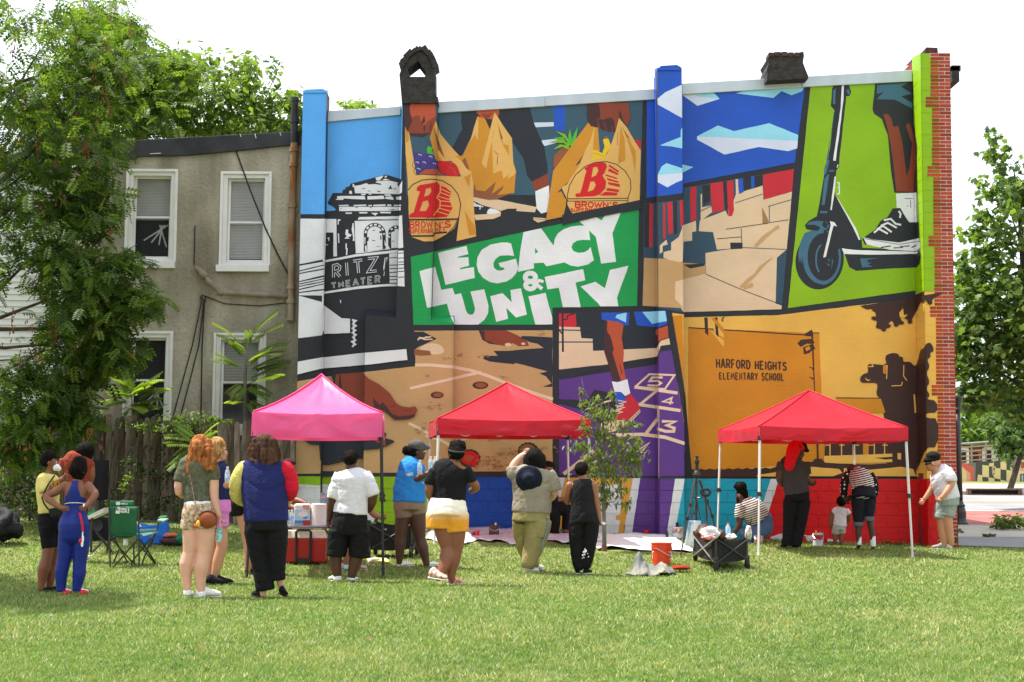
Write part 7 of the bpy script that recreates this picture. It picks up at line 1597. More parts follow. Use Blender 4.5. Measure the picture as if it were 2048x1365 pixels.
bb = gp(306,1090);bY = bb.y;BT = mat('blue_tote',lin('1466c4'),rough=.35,var=.2,vs=7,bump=.6,bs=12,bdist=.02);b = MB();t = thing('tote_bag','big shiny blue tote bag on the grass behind the camp chair','bag',bb)
f = [at(x,y,bY) for x,y in ((272,1048),(290,1052),(310,1050),(330,1044),(331,1070),(324,1089),(280,1089),(270,1070))];n = len(f);b.raw(f + [p + Vector((0,.3,0)) for p in f],[tuple(range(n - 1,-1,-1)),tuple(range(n,2 * n))] + [(i,(i + 1) % n,n + (i + 1) % n,n + i) for i in range(n)]);b.build('sack',BT,t,bevel=.02);b = MB();b.tube([at(277,1050,bY - .01),at(274,1044,bY - .02),at(282,1054,bY - .02)],.012,6);b.build('handle',PAPER,t)
lump('duffel_bag','dark duffel bag with red trim beside the blue tote','bag',345,1084,24,10,gp(345,1092).y,mat('duffel_dark',lin('2a2426'),rough=.8,c2=lin('4a2028'),vs=9),.18,.2,31);lump('orange_sweater','rust orange garment draped on the dark duffel bag','garment',342,1071,15,4.5,gp(345,1092).y + .05,mat('rust_knit',lin('b8623c'),rough=.9,var=.2),.13,.3,8);lump('green_bag','green pouch resting against the dark duffel bag','bag',362,1077,10,11,gp(345,1092).y - .1,mat('green_pouch',lin('1f7a58'),rough=.7,c2=lin('155a40'),vs=8),.08,.2,14)
lump('equipment_bag','large black padded bag at the left edge of the lawn','bag',2,1050,34,36,gp(10,1090).y,mat('black_padding',lin('111215'),rough=.75,c2=lin('1c1e22'),vs=3,bump=.8,bs=7,bdist=.05),.3,.55,40,fs=5,flatz=gz(-6,21) + .02)
# ================================================================== people
PEND = []
def mater(objs):
    pass
class Fig:
    """one person traced at the depth where the feet meet the lawn: body, clothes and hair are soft unions of tapered limbs"""
    def __init__(s,lab,foot,Z,skin,dY=0,vox=.012,Y=None):
        (q,) = Z([foot]);p = gp(*q);s.Y = (Y or p.y) + dY;s.Z = Z;s.k = s.Y / 3000 / (Z([(1,0)])[0][0] - Z([(0,0)])[0][0]) ** -1
        a = at(q[0],q[1],s.Y);s.g = gz(a.x,s.Y)
        s.root = thing('person',lab,'person',(a.x,s.Y,s.g));s.skin = skin;s.vox = vox;s.hands = [];s.body = None
    def P(s,x,y,d=0): (q,) = s.Z([(x,y)]);return at(q[0],q[1],s.Y + d)
    def chain(s,mb,pts,flat=False,n=14):
        """pts: (x, y, half width in pixels, depth offset, thickness ratio)"""
        k = s.k;C = [(s.P(x,y,(o[0] if o else 0)),r * k,r * k * (o[1] if len(o) > 1 else 1)) for x,y,r,*o in pts]
        if len(C) > 2:                               # round the path
            D = []
            for i in range(len(C) - 1):
                p0,p1,p2,p3 = C[max(i - 1,0)],C[i],C[i + 1],C[min(i + 2,len(C) - 1)]
                for t in (0,.5):
                    f = lambda a,b,c,d: .5 * (2 * b + (c - a) * t + (2 * a - 5 * b + 4 * c - d) * t * t + (3 * b - a - 3 * c + d) * t ** 3)
                    D.append((Vector([f(p0[0][j],p1[0][j],p2[0][j],p3[0][j]) for j in range(3)]),f(p0[1],p1[1],p2[1],p3[1]),f(p0[2],p1[2],p2[2],p3[2])))
            C = D + [C[-1]]
        R = []
        for i,(c,a,b) in enumerate(C):
            d = (C[min(i + 1,len(C) - 1)][0] - C[max(i - 1,0)][0]).normalized();R.append((c,a,b,d))
        if not flat:
            c,a,b,d = R[0];m = min(a,b);R = [(c - d * m * q,a * w,b * w,d) for q,w in ((.95,.3),(.75,.66),(.4,.92))] + R
            c,a,b,d = R[-1];m = min(a,b);R += [(c + d * m * q,a * w,b * w,d) for q,w in ((.4,.92),(.75,.66),(.95,.3))]
        k0 = len(mb.v)
        for c,a,b,d in R:
            e1 = Vector((0,1,0)).cross(d);e1 = e1.normalized() if e1.length > .25 else Vector((1,0,0));e2 = d.cross(e1).normalized()
            for j in range(n): t = 2 * math.pi * j / n;mb.v.append(tuple(c + e1 * (a * math.cos(t)) + e2 * (b * math.sin(t))))
        m = len(R)
        for i in range(m - 1):
            for j in range(n): a,b = k0 + i * n + j,k0 + i * n + (j + 1) % n;mb.f.append([a,b,b + n,a + n]);mb.m.append(0)
        mb.f.append([k0 + j for j in reversed(range(n))]);mb.m.append(0);e = k0 + (m - 1) * n;mb.f.append([e + j for j in range(n)]);mb.m.append(0)
    def soft(s,name,m,chains,flat=False,wr=0,vox=None,label=None,balls=(),parent=None,sm=3,wf=13,smooth=True,extra=None):
        mb = MB()
        for c in chains:
            f = flat
            if isinstance(c,tuple) and c and c[0] in ('f','r'): f = c[0] == 'f';c = c[1]
            s.chain(mb,c,f)
        for x,y,d,rx,ry,rz in balls: mb.ball(s.P(x,y,d),(rx * s.k,ry * s.k,rz * s.k),0,14,10)
        if name in ('hair','head_wrap'): mb.ball(s.hT @ (Vector((0,-.3,.2)) * s.hk),[a * s.hk for a in (1.07,1.18,1.12)],0,16,10,s.hT.to_3x3().to_4x4())
        if name == 'cap': mb.ball(s.hT @ (Vector((0,-.08,.5)) * s.hk),[a * s.hk for a in (1.1,1.28,.78)],0,16,10,s.hT.to_3x3().to_4x4())
        o = mb.build(name,m,parent or s.root);r = o.modifiers.new('r','REMESH');r.mode = 'VOXEL';r.voxel_size = vox or s.vox
        q = o.modifiers.new('s','SMOOTH');q.factor = .5;q.iterations = sm;tag(o,label);PEND.append((o,wr,wf,smooth,extra));return o
    def head(s,x,y,r,yaw,d=0,pitch=0,ears=True):
        """skull, jaw, nose, brow, ears; yaw 0 faces the wall, 90 faces right"""
        c = s.P(x,y,d);k = r * s.k;T = Matrix.Translation(c) @ Matrix.Rotation(-rad(yaw),4,'Z') @ Matrix.Rotation(-rad(pitch),4,'X');mb = MB();s.hT,s.hk = T,k
        for q,e in (((0,-.12,.15),(1,1.18,1.12)),((0,.28,-.62),(.72,.78,.72)),((0,.75,-1.05),(.34,.3,.22)),((0,1.02,-.28),(.17,.26,.22)),((0,.92,-.1),(.12,.25,.3)),((0,.85,.12),(.62,.25,.16)),((0,.92,-.72),(.34,.2,.1)),((.45,.75,-.35),(.28,.25,.25)),((-.45,.75,-.35),(.28,.25,.25))) + ((((.98,-.1,-.2),(.12,.22,.32)),((-.98,-.1,-.2),(.12,.22,.32))) if ears else ()):
            mb.ball(T @ (Vector(q) * k),[a * k for a in e],0,12,8,T.to_3x3().to_4x4())
        return mb
    def features(s,beard=False):
        T,k = s.hT,s.hk;e = MB();p = MB();b = MB();l = MB()
        for sx in (-1,1):
            e.ball(T @ Vector((sx * .38 * k,.93 * k,-.04 * k)),.13 * k,0,8,6);p.ball(T @ Vector((sx * .38 * k,1.02 * k,-.04 * k)),.075 * k,0,8,6);b.tube([T @ Vector((sx * a * k,c_ * k,z * k)) for a,c_,z in ((.18,1.04,.2),(.42,1.0,.27),(.62,.86,.2))],.05 * k,5)
        l.ball(T @ Vector((0,1.0 * k,-.72 * k)),(.26 * k,.14 * k,.07 * k),0,10,6,T.to_3x3().to_4x4())
        e.build('eyes',PAPER,s.root,kind='stuff');p.build('pupils',BLKP,s.root,kind='stuff');b.build('eyebrows',HBLK,s.root,kind='stuff');l.build('lips',LIPS,s.root)
    def hand(s,x,y,r,ang,d=0,palm=0,curl=.5,thumb=1):
        """palm, four curled fingers and a thumb; ang: direction of the fingers in the picture (0 right, 90 down)"""
        c = s.P(x,y,d);k = r * s.k;dv = Vector((math.cos(rad(ang)),0,-math.sin(rad(ang))));R = Matrix.Rotation(rad(palm),3,dv);nrm = R @ Vector((0,1,0));sd = dv.cross(nrm).normalized()
        mb = MB();M3 = Matrix((dv,sd,nrm)).transposed().to_4x4();mb.ball(c + dv * k * .9,(k * 1.15,k * .95,k * .42),0,10,8,M3)
        for i,L in enumerate((.86,1.0,.93,.72)):
            o = c + dv * k * 1.5 + sd * k * (i - 1.5) * .5;pts = [o];a = 0
            for j in range(3): a += curl * .75;pts.append(pts[-1] + (dv * math.cos(a) + nrm * math.sin(a)) * k * L * (.75,.55,.4)[j])
            mb.tube(pts,[k * .24,k * .23,k * .21,k * .16],6)
        o = c + dv * k * .35 - sd * k * .75 * thumb;mb.tube([o,o + (dv * .6 - sd * .55 * thumb) * k,o + (dv * 1.2 - sd * .5 * thumb + nrm * .4) * k],[k * .3,k * .27,k * .2],6)
        s.hands.append(mb)
    def make_body(s,chains,head=None,flat=False):
        mb = MB()
        for c in chains: s.chain(mb,c)
        if head: mb.raw(head.v,head.f)
        o = mb.build('body',s.skin,s.root);r = o.modifiers.new('r','REMESH');r.mode = 'VOXEL';r.voxel_size = s.vox * .92;q = o.modifiers.new('s','SMOOTH');q.factor = .5;q.iterations = 2
        PEND.append((o,0,9,True,s.hands));return o
    def shoe(s,x,y,yaw,L,m,sole,d=0,lift=0,w=.36,hgt=.4,name='shoe',open_=False):
        """x, y: heel on the ground in the picture; yaw as for heads; lift raises the heel"""
        c = s.P(x,y,d);c.z = gz(c.x,c.y) + .012 if lift == 0 else c.z;Lm = L * s.k * 1.3;f = Vector((math.sin(rad(yaw)),math.cos(rad(yaw)),-lift / max(Lm,.01) if lift else 0));f.normalize();sd = Vector((math.cos(rad(yaw)),-math.sin(rad(yaw)),0));up = sd.cross(f);up = up if up.z > 0 else -up
        def loft(prof,z0,gr,m,nm,par):
            b = MB();n = 12
            for t,hw,h in prof:
                for j in range(n):
                    a = math.pi * 2 * j / n;cx,cz = math.cos(a),math.sin(a);b.v.append(tuple(c + f * Lm * t + sd * (Lm * (hw * w + gr) * cx) + up * (z0 + (Lm * h * hgt * max(cz,0) ** .8 if cz > 0 else 0))))
            for i in range(len(prof) - 1):
                for j in range(n): a,q = i * n + j,i * n + (j + 1) % n;b.f.append([a,q,q + n,a + n]);b.m.append(0)
            b.f.append(list(range(n))[::-1]);b.m.append(0);e = (len(prof) - 1) * n;b.f.append([e + j for j in range(n)]);b.m.append(0);o = b.build(nm,m,par,smooth=True);return o
        up_ = [(-.12,.2,.3),(-.08,.38,.8),(.05,.44,1.1),(.2,.45,1.05),(.4,.46,.72),(.6,.5,.55),(.78,.46,.45),(.9,.3,.32),(.95,.12,.15)]
        if open_: up_ = [(-.1,.25,.25),(.1,.4,.3),(.4,.45,.5),(.6,.48,.42),(.8,.45,.28),(.93,.2,.12)]
        o = loft(up_,.018 if not lift else .02,0,m,name,s.root)
        loft([(-.14,.25,.12),(-.1,.42,.12),(.3,.47,.12),(.6,.54,.12),(.85,.42,.12),(.97,.16,.12)],.0,.012,sole,'sole',o);return o
def fabric(name,c,**kw):
    kw.setdefault('rough',.85);kw.setdefault('var',.12);kw.setdefault('bump',.8)
    return mat('cloth_' + name,lin(c) if isinstance(c,str) else c,vs=kw.pop('vs',4),bs=kw.pop('bs',17),bdist=.018,spec=.2,**kw)
def skinm(n,c): return mat('skin_' + n,lin(c),rough=.5,var=.07,vs=9,bump=.12,bs=90,spec=.4,bdist=.004)
SK_B,SK_D,SK_M,SK_L,SK_T = skinm('brown','7d4e37'),skinm('deep','4e3026'),skinm('mid','8e5c42'),skinm('light','d3a18a'),skinm('tan','b88468')
LIPS = mat('lips',lin('7e3f38'),rough=.5,var=.05)
def hairm(n,c,d,bs=70,st=(1,1,.25)): return mat('hair_' + n,lin(c),rough=.8,c2=lin(d),vs=26,bump=1.0,bs=bs,stretch=st,bdist=.015,spec=.12)
HBLK,HAFR,HGIN,HBLO,HBRN = hairm('black','0d0b09','16120f'),hairm('afro','0c0a08','17120f',60,None),hairm('ginger','7a4020','a8703e',45),hairm('blonde','8a6238','c09a66',45),hairm('brown','33211a','543a2c',45)
WSH,BSH,SOLEW,SOLEK = fabric('white_shoe','d8d6d2',bump=.2),fabric('black_shoe','16161a'),mat('white_sole',(.72,.7,.66),rough=.6,var=.06),mat('black_sole',(.02,.02,.02),rough=.7)
KNIT,SOCK,GREYC = fabric('black','121214'),fabric('white_sock','e0e0e0',bump=.3),fabric('charcoal','34343a')
P0,P1,P2,P3,P4,P5,P6 = Zm(0,840,3.411),Zm(320,820,3.25),Zm(560,840,3.411),Zm(780,820,3.25),Zm(1000,820,3.25),Zm(1300,820,3.25),Zm(1600,820,3.25)
def curls(n,x,y,rx,ry,r,d=0,rd=None):
    o = []
    for _ in range(n):
        u,v,w = rnd.gauss(0,1),rnd.gauss(0,1),rnd.gauss(0,1);l = math.sqrt(u * u + v * v + w * w);q = r * rnd.uniform(.7,1.2);o.append((x + u / l * rx,y + v / l * ry,d + w / l * (rd or rx) * .0012,q,q,q))
    return o
# --- 1 yellow shirt
f = Fig('person in a pale yellow T-shirt and black shorts wearing a white face mask',(300,1178),P0,SK_B)
h = f.head(340,285,45,75);f.make_body([[(333,365,26),(332,400,30)],[(330,860,40),(320,940,38),(298,1020,42),(285,1110,26),(282,1150,24)],[(378,860,36,.1),(370,930,32,.12),(350,1040,36,.12),(335,1140,22,.12)],[(300,420,32,-.08),(318,500,27,-.1),(365,455,24,-.12),(425,405,19,-.12)],[(360,430,26,.1),(420,440,22,.12),(435,395,18,.1)]],h);f.hand(425,405,18,-40,-.12,40,.9)
f.features();f.soft('shirt',fabric('pale_yellow','d9c87a'),[[(335,372,40),(330,400,72,0,.85),(325,470,76,0,.9),(330,560,70,0,.95),(335,635,72,0,.95)],[(300,400,40,-.06),(305,455,42,-.09),(312,490,40,-.1)],[(355,405,36,.06),(385,445,36,.1)]],True,.012)
f.soft('shorts',KNIT,[[(335,600,66,0,.95),(335,690,76,0,.9),(345,760,74,0,.8)],[(325,720,54,-.03),(325,800,48),(330,876,44)],[(375,720,46,.08),(380,800,42,.1),(382,866,38,.1)]],True,.006)
f.soft('hair',HAFR,[],balls=[(332,258,0,50,52,46)] + curls(50,330,255,44,40,13),vox=.011,sm=1)
f.soft('face_mask',PAPER,[[(366,318,18,.0),(384,325,28,.0),(400,334,19,.0)]],sm=2);f.shoe(285,1178,75,78,BSH,SOLEK,open_=True,name='sandal');f.shoe(328,1160,75,70,BSH,SOLEK,.12,open_=True,name='sandal')
q = MB();
for gk in text([(352,418),(402,412),(405,462),(355,466)],'OO',9): [q.poly([f.P(x,y,-.185 - .0 * x) for x,y in pl]) for pl in gk]
q.build('shirt_print',mat('print_ochre',lin('a87818'),rough=.8),f.root,kind='stuff');f1 = f
# --- 2 navy suit
f = Fig('person in a navy blue sports bodysuit with both hands on the lower back',(470,1192),P0,SK_B)
NAV = fabric('navy_lycra','1c2c78',bump=.15,rough=.5,var=.06)
h = f.head(540,345,47,28);f.make_body([[(530,385,28),(528,420,32),(525,445,70,0,.6),(522,490,84,0,.62),(518,560,74,0,.7)],[(440,452,32),(375,495,28,-.02),(308,520,26,-.06),(360,565,22,-.12),(425,605,17,-.17)],[(600,455,36),(632,490,32,-.03),(648,510,28,-.07),(618,555,22,-.13),(588,592,17,-.17)]],h);f.hand(420,600,17,8,-.17,0,.2);f.hand(590,594,17,165,-.17,0,.2,-1)
f.soft('bodysuit',NAV,[[(520,520,80,0,.7),(515,590,70,0,.74),(510,650,84,0,.78),(505,715,106,-.01,.85)],('r',[(510,650,84,0,.78),(505,715,106,-.01,.85),(505,775,102,-.01,.8)]),[(455,760,54),(450,860,54),(436,960,45),(420,1040,44),(416,1120,33),(416,1172,30)],[(556,760,54),(556,860,54),(545,960,44),(540,1050,44),(528,1130,32),(524,1170,30)]],True,.004)
f.soft('racerback',NAV,[[(512,418,26,-.055,.5),(506,450,24,-.085,.5),(505,490,40,-.07,.6),(512,540,76,-.01,.78)]],True,0,sm=2)
for pts in ([(440,574),(475,567),(520,566),(588,572)],[(412,690),(430,678),(470,672),(520,682),(548,705)]):
    q = MB();q.tube([f.P(x,y,(-.07 if y > 740 else -.102 - (.028 if y > 600 else 0) + abs(x - 505) * .0006)) for x,y in pts],.0042,6);q.build('piping',PAPER,f.root,smooth=True)
f.soft('hair',HBLK,[[(545,290,46),(540,340,56),(535,375,44)]],balls=[(500,345,-.05,32,34,38),(540,310,0,55,40,50)],sm=2,vox=.01)
f.shoe(410,1196,70,64,SOCK,SOLEW);f.shoe(522,1194,75,64,SOCK,SOLEW);q = MB()
for x,y in ((455,1180),(570,1178)): q.ball(f.P(x,y,-.02),(.05,.05,.03),0,10,6)
q.build('sandal_strap',CUPR,f.root,kind='stuff');q = MB();q.lathe([(.026,-.012),(.026,.012)],f.P(581,588,-.16),14,T=Matrix.Rotation(rad(55),4,'Y'));q.build('watch',PAPER,f.root);f2 = f
# --- 3 rust top at the speaker
f = Fig('person in a rust red top bending away beside the loudspeaker',(480,968),P0,SK_B,vox=.014)
h = f.head(585,215,48,40,.05);f.make_body([[(565,260,30),(545,300,60)],[(612,320,34,0),(622,380,28),(605,440,24,.05)],[(400,880,24,.05),(392,930,20,.05)],[(505,880,24),(492,945,20)],[(440,300,30),(420,360,26),(460,400,22,.1)]],h)
f.soft('top',fabric('rust','7e3524'),[[(555,238,70),(540,280,108,0,.7),(535,350,100,0,.7),(530,450,84,0,.8),(525,560,84,0,.8)],[(450,275,42),(432,330,36)]],True,.01);f.soft('trousers',KNIT,[[(520,540,80,0,.8),(510,640,84,0,.8)],[(470,640,46),(430,760,36,.05),(402,890,30,.05)],[(545,640,46),(520,760,36),(506,890,30)]],True,.008)
f.soft('hair',HAFR,[[(590,205,56),(585,260,42)]],balls=curls(30,585,205,46,46,14),sm=1);f.shoe(395,962,80,46,WSH,SOLEW,.05);f.shoe(490,980,80,46,WSH,SOLEW);f.shoe(560,968,80,46,WSH,SOLEW,.3)
# --- 4 ginger
f = Fig('person with long wavy ginger hair, olive T-shirt and floral shorts',(215,1225),P1,SK_L)
h = f.head(262,255,52,25);f.make_body([[(255,310,30),(250,345,40)],[(150,390,36),(128,460,33),(125,535,29,.02),(165,555,24,.15)],[(345,420,38),(348,490,34),(352,570,30),(370,640,24),(385,690,19)],[(205,740,58),(200,820,54),(190,930,42),(172,1000,47),(172,1090,33),(178,1180,24)],[(305,740,62),(302,820,60),(285,940,45),(268,1020,50),(262,1100,36),(268,1190,26)]],h);f.hand(388,698,20,65,0,70,.8)
f.soft('shirt',fabric('olive','494c3c',c2=lin('5f6150'),vs=26),[[(255,330,60),(245,350,116,0,.62),(240,420,104,0,.7),(240,520,84,0,.85),(245,605,86,0,.9)],[(165,365,42),(140,425,42),(130,465,40)],[(330,365,46),(345,410,44),(345,452,42)]],True,.012)
f.soft('shorts',mat('floral_print',lin('c9b8a0'),rough=.85,c2=lin('8a6a4c'),vs=34,detail=6,bump=.4,bs=30),[[(248,610,90,0,.9),(250,670,106,0,.82),(252,720,108,0,.8)],[(200,690,58),(195,778,60)],[(305,690,64),(305,772,64)]],True,.01);f.soft('waistband',PAPER,[[(246,592,87,0,.92),(246,622,92,0,.9)]],True,.004)
hc = [[(262,215,55),(262,280,62),(250,330,50)]]
for i in range(17):
    x = 205 + i * 8.4;e = -36 if i < 9 else 14;hc.append([(262 + (x - 262) * .7,205,17,-.02),(x,260,15,-.05 - .03 * math.sin(i * .6)),(x + e * .35 + 4 * math.sin(i * 1.7),330,15,-.08),(x + e * .7 - 5 * math.sin(i * 1.3),390,13,-.09),(x + e + 3 * math.cos(i * 2.1),(455 if i < 9 else 375) - rnd.uniform(0,26),6,-.085)])
f.soft('hair',HGIN,hc,vox=.0105,sm=1,wr=.012,wf=22)
f.shoe(172,1228,15,78,WSH,SOLEW);f.shoe(250,1245,65,120,WSH,SOLEW);f.soft('sock',SOCK,[[(178,1170,27),(180,1205,28)],[(268,1180,30),(272,1220,30)]],True);f4 = f
# --- 5 blonde
f = Fig('person with blonde hair, navy vest and pink shorts seen from the side',(370,1150),P1,SK_T,dY=.25)
h = f.head(385,270,46,85);f.make_body([[(375,325,26),(385,360,36)],[(378,400,34,-.02),(385,480,30,-.05),(430,490,24,-.1),(470,470,18,-.12)],[(390,740,44),(400,830,42),(402,890,36),(378,980,36),(355,1080,24),(345,1120,20)],[(360,760,44,.12),(345,880,36,.12),(325,1000,36,.12),(315,1120,22,.12)]],h);f.hand(470,470,17,-15,-.12,30,.7);f.features()
f.soft('vest',fabric('navy','20244a'),[[(380,340,30),(390,375,50,0,1.4),(405,460,54,0,1.4),(410,585,50,0,1.4)]],True,.01);f.soft('shorts',fabric('pink','c878b8'),[[(408,570,44,0,1.5),(405,660,54,0,1.4)],[(395,640,52,-.03),(395,760,50,-.03)],[(375,640,46,.12),(365,755,46,.12)]],True,.012)
hc = [[(372,225,50),(360,270,44),(345,310,30)]] + [[(372 - i * 5,215,15,-.05 + .02 * i),(350 - i * 3,270,17,-.07 + .03 * i),(338 - i * 2,330,14,-.06 + .03 * i),(335 + i,380,6,-.05 + .03 * i)] for i in range(6)]
f.soft('hair',HBLO,hc,vox=.011,sm=1,wr=.01,wf=24);f.shoe(350,1140,80,100,BSH,SOLEK);f.shoe(312,1168,75,100,BSH,SOLEK,-.1);f5 = f
# --- 6 sweater
f = Fig('person in a navy sweater with one yellow and one red sleeve',(690,1225),P1,SK_L)
h = f.head(675,265,56,5);f.make_body([[(672,320,34),(670,360,50)],[(668,1140,26),(668,1195,24)],[(778,1080,26),(785,1140,22,.05)],[(845,560,28,.05),(835,600,22,.2)]],h)
f.soft('sweater',fabric('navy_fleece','20265c',bs=60),[[(672,322,70),(670,348,140,0,.55),(675,420,148,0,.62),(682,530,148,0,.7),(688,640,142,0,.75),(690,722,140,0,.75)]],True,.014);f.soft('sleeve',fabric('yellow_fleece','c8bd6c',bs=60),[[(548,378,44),(515,430,46),(497,500,44,.03),(505,560,42,.1),(540,590,34,.2)]],False,.014,label='pale yellow sleeve');f.soft('sleeve',fabric('red_fleece','c41830',bs=60),[[(815,385,48),(845,440,46),(855,510,44),(840,560,36,.05)]],False,.014,label='red sleeve')
f.soft('trousers',KNIT,[[(690,700,134,0,.75),(690,780,138,0,.75)],[(625,780,78),(640,880,72),(655,1000,58),(672,1090,58),(684,1172,60)],[(752,780,78),(758,880,68),(762,1000,52),(770,1105,44)]],True,.01);q = MB();q.tube([f.P(x,y,-.0) for x,y in ((556,800),(574,880),(602,1000),(618,1090))],.007,5);q.build('side_stripe',PAPER,f.root)
hc = [[(675,220,66),(675,280,70),(672,320,50)]] + [[(675 + (i - 8) * 7,200,18,-.05),(675 + (i - 8) * 10.5,260,19,-.11 + abs(i - 8) * .008),(675 + (i - 8) * 11 + 8 * math.sin(i * 2),320,18,-.12 + abs(i - 8) * .009),(678 + (i - 8) * 9 - 8 * math.sin(i * 1.4),372 - abs(i - 9) * 5,9,-.11)] for i in range(17)]
f.soft('hair',HBRN,hc,vox=.0105,sm=1,wr=.012,wf=22);f.shoe(655,1225,-35,96,BSH,SOLEK);f.shoe(785,1195,15,80,BSH,SOLEK,lift=.05)
# --- 7 legs behind
f = Fig('person in black shorts mostly hidden behind the colour block sweater',(575,1070),P1,SK_T,vox=.014)
h = f.head(650,300,40,-30);f.make_body([[(640,345,24),(630,380,50)],[(520,650,40),(548,760,34),(568,880,27),(570,970,26),(572,1045,17)],[(600,650,40,.1),(610,800,30,.1),(600,960,26,.1),(600,1050,17,.1)]],h)
f.soft('shirt',GREYC,[[(635,380,60,0,.7),(620,470,74,0,.7),(585,580,70,0,.8)]],True,.01);f.soft('shorts',KNIT,[[(560,560,90,0,.7),(545,640,92,0,.7)],[(500,600,54),(505,690,52)],[(600,620,50,.1),(605,720,48,.1)]],True,.01);f.soft('hair',HBRN,[[(652,275,44),(650,320,40)]]);f.shoe(560,1068,60,60,BSH,SOLEK);f.shoe(600,1066,60,60,BSH,SOLEK,.1)
# --- 8 behind the table
f = Fig('person in a dark red head wrap reaching over the table',(815,985),P1,SK_B,vox=.013,Y=ty + .95)
h = f.head(842,375,42,120,.0,25);f.make_body([[(825,425,24),(800,455,50)],[(790,480,30),(830,575,24,-.25),(900,590,19,-.35),(950,612,14,-.42)],[(770,490,30,.1),(820,600,22,-.2),(880,640,16,-.38)],[(760,800,40),(765,980,26)],[(820,800,40),(820,980,26)]],h);f.hand(950,612,15,15,-.42,60,.8)
f.soft('shirt',fabric('maroon','5a1f28'),[[(815,425,50),(795,470,72,0,.7),(785,560,74,0,.7),(785,680,70,0,.7)],[(790,460,40,-.02),(815,530,34,-.15)]],True,.01);f.soft('trousers',GREYC,[[(788,660,66,0,.8),(788,740,70)],[(762,740,42),(765,975,32)],[(818,740,42),(820,975,32)]],True,.01);f.soft('head_wrap',fabric('wine','3c1418'),[],balls=[(838,352,0,50,50,34)],sm=2)
f.shoe(765,985,180,50,BSH,SOLEK);f.shoe(820,985,180,50,BSH,SOLEK)
# --- 9 boy in white
f = Fig('boy in a plain white T-shirt and long black shorts by the drinks table',(420,1108),P2,SK_D)
h = f.head(482,272,46,10);f.make_body([[(485,315,38),(486,345,44)],[(370,500,34),(352,580,28,.03),(342,650,22,.08),(332,690,18,.1)],[(632,480,38),(628,560,33,.03),(605,610,26,.15)],[(388,890,50),(378,960,43),(386,1030,33),(392,1075,26)],[(528,890,50),(512,970,43),(496,1030,33),(488,1078,26)]],h);f.hand(334,688,18,110,.1,60,.8,-1)
f.soft('shirt',fabric('white_tee','cfcdd4',var=.04),[[(486,338,46),(488,352,88,0,.6),(490,400,122,0,.64),(488,480,112,0,.7),(485,570,110,0,.74),(480,640,114,0,.76)],[(415,375,42),(385,450,46),(366,535,45)],[(570,375,46),(608,440,48),(635,515,46)]],True,.014);f.soft('shorts',KNIT,[[(480,620,110,0,.76),(475,720,120,0,.76),(470,780,122,0,.72)],[(405,760,74),(392,850,68),(384,930,64)],[(542,760,74),(540,850,66),(530,936,62)]],True,.014)
f.soft('hair',HAFR,[],balls=[(480,252,-.01,52,56,46)] + curls(60,480,252,46,44,12),sm=1,vox=.0105);f.shoe(385,1115,-40,76,WSH,SOLEW);f.shoe(488,1106,25,64,WSH,SOLEW);f.soft('sock',SOCK,[[(392,1062,29),(392,1095,30)],[(488,1075,29),(487,1095,29)]],True)
# --- 10 behind the boy
f = Fig('person hidden behind the boy with one forearm stretched out to the right',(500,1035),P2,SK_M,vox=.014)
h = f.head(520,410,44,60,.0,20);f.make_body([[(515,460,28),(515,490,50)],[(590,560,30),(620,620,26,-.02),(650,655,21,-.05),(690,668,15,-.08)],[(462,830,30),(458,920,27),(455,1010,20)],[(520,840,30,.1),(530,930,26,.1),(535,1010,20,.1)]],h);f.hand(690,668,17,-8,-.08,30,1.1)
f.soft('shirt',fabric('mauve','a88a98'),[[(515,480,66,0,.7),(512,560,84,0,.7),(500,690,84,0,.7)],[(580,520,36),(605,585,34)]],True,.01);f.soft('shorts',GREYC,[[(500,670,80,0,.7),(498,760,80,0,.7)],[(465,740,44),(462,860,38)],[(520,740,44,.1),(520,860,38,.1)]],True,.01);f.soft('hair',HBLK,[],balls=[(518,395,0,50,50,40)])
PKS = fabric('pink_shoe','c8a0a8');f.shoe(418,1040,70,70,PKS,SOLEW);f.shoe(510,1030,70,70,PKS,SOLEW,.1);f.soft('sock',mat('mint_sock',lin('9ad0c4'),rough=.9),[[(456,985,24),(454,1020,25)]],True)
# --- 11 blue tee
f = Fig('person in a bright blue T-shirt and grey cap hugging water bottles',(180,1022),P3,SK_D)
h = f.head(180,270,43,85);f.make_body([[(165,315,28),(150,345,40)],[(118,420,34,-.06),(112,462,29,-.1),(180,445,25,-.16),(250,412,17,-.18)],[(160,400,34,.1),(200,460,28,.1),(240,420,20,.06)],[(85,660,52,-.05),(78,740,46,-.05),(68,820,38,-.05),(66,880,36,-.05),(60,990,20,-.05)],[(170,660,56),(182,750,50),(196,840,37),(212,900,38),(228,960,27),(238,1005,22)]],h);f.hand(250,412,18,-15,-.18,30,.8);f.features()
f.soft('shirt',fabric('bright_blue','2a7ec8'),[[(160,318,36),(148,345,74,0,1.0),(138,420,92,0,1.0),(128,500,100,0,.95),(122,596,102,0,.95)],[(120,370,50,-.06),(118,430,48,-.1),(120,462,44,-.1)]],True,.016);q = MB()
for gk in text([(104,415),(150,408),(150,424),(105,432)],'TBBS',3,gap=.25) + text([(204,468),(232,466),(232,481),(204,483)],'FAM',2.6,gap=.25): [q.poly([f.P(x,y,-.262 if x < 170 else -.13) for x,y in pl]) for pl in gk]
q.build('shirt_print',PAPER,f.root,kind='stuff')
f.soft('shorts',fabric('taupe','86705f',bump=.2),[[(122,580,98,0,.95),(122,650,100,0,.95)],[(85,640,60,-.05),(92,702,56,-.05)],[(165,630,62),(172,682,58)]],True,.005);f.soft('hair',HAFR,[[(160,255,40),(150,285,32)]],balls=[(104,264,0,24,24,30)] + curls(22,104,264,18,24,10),sm=1)
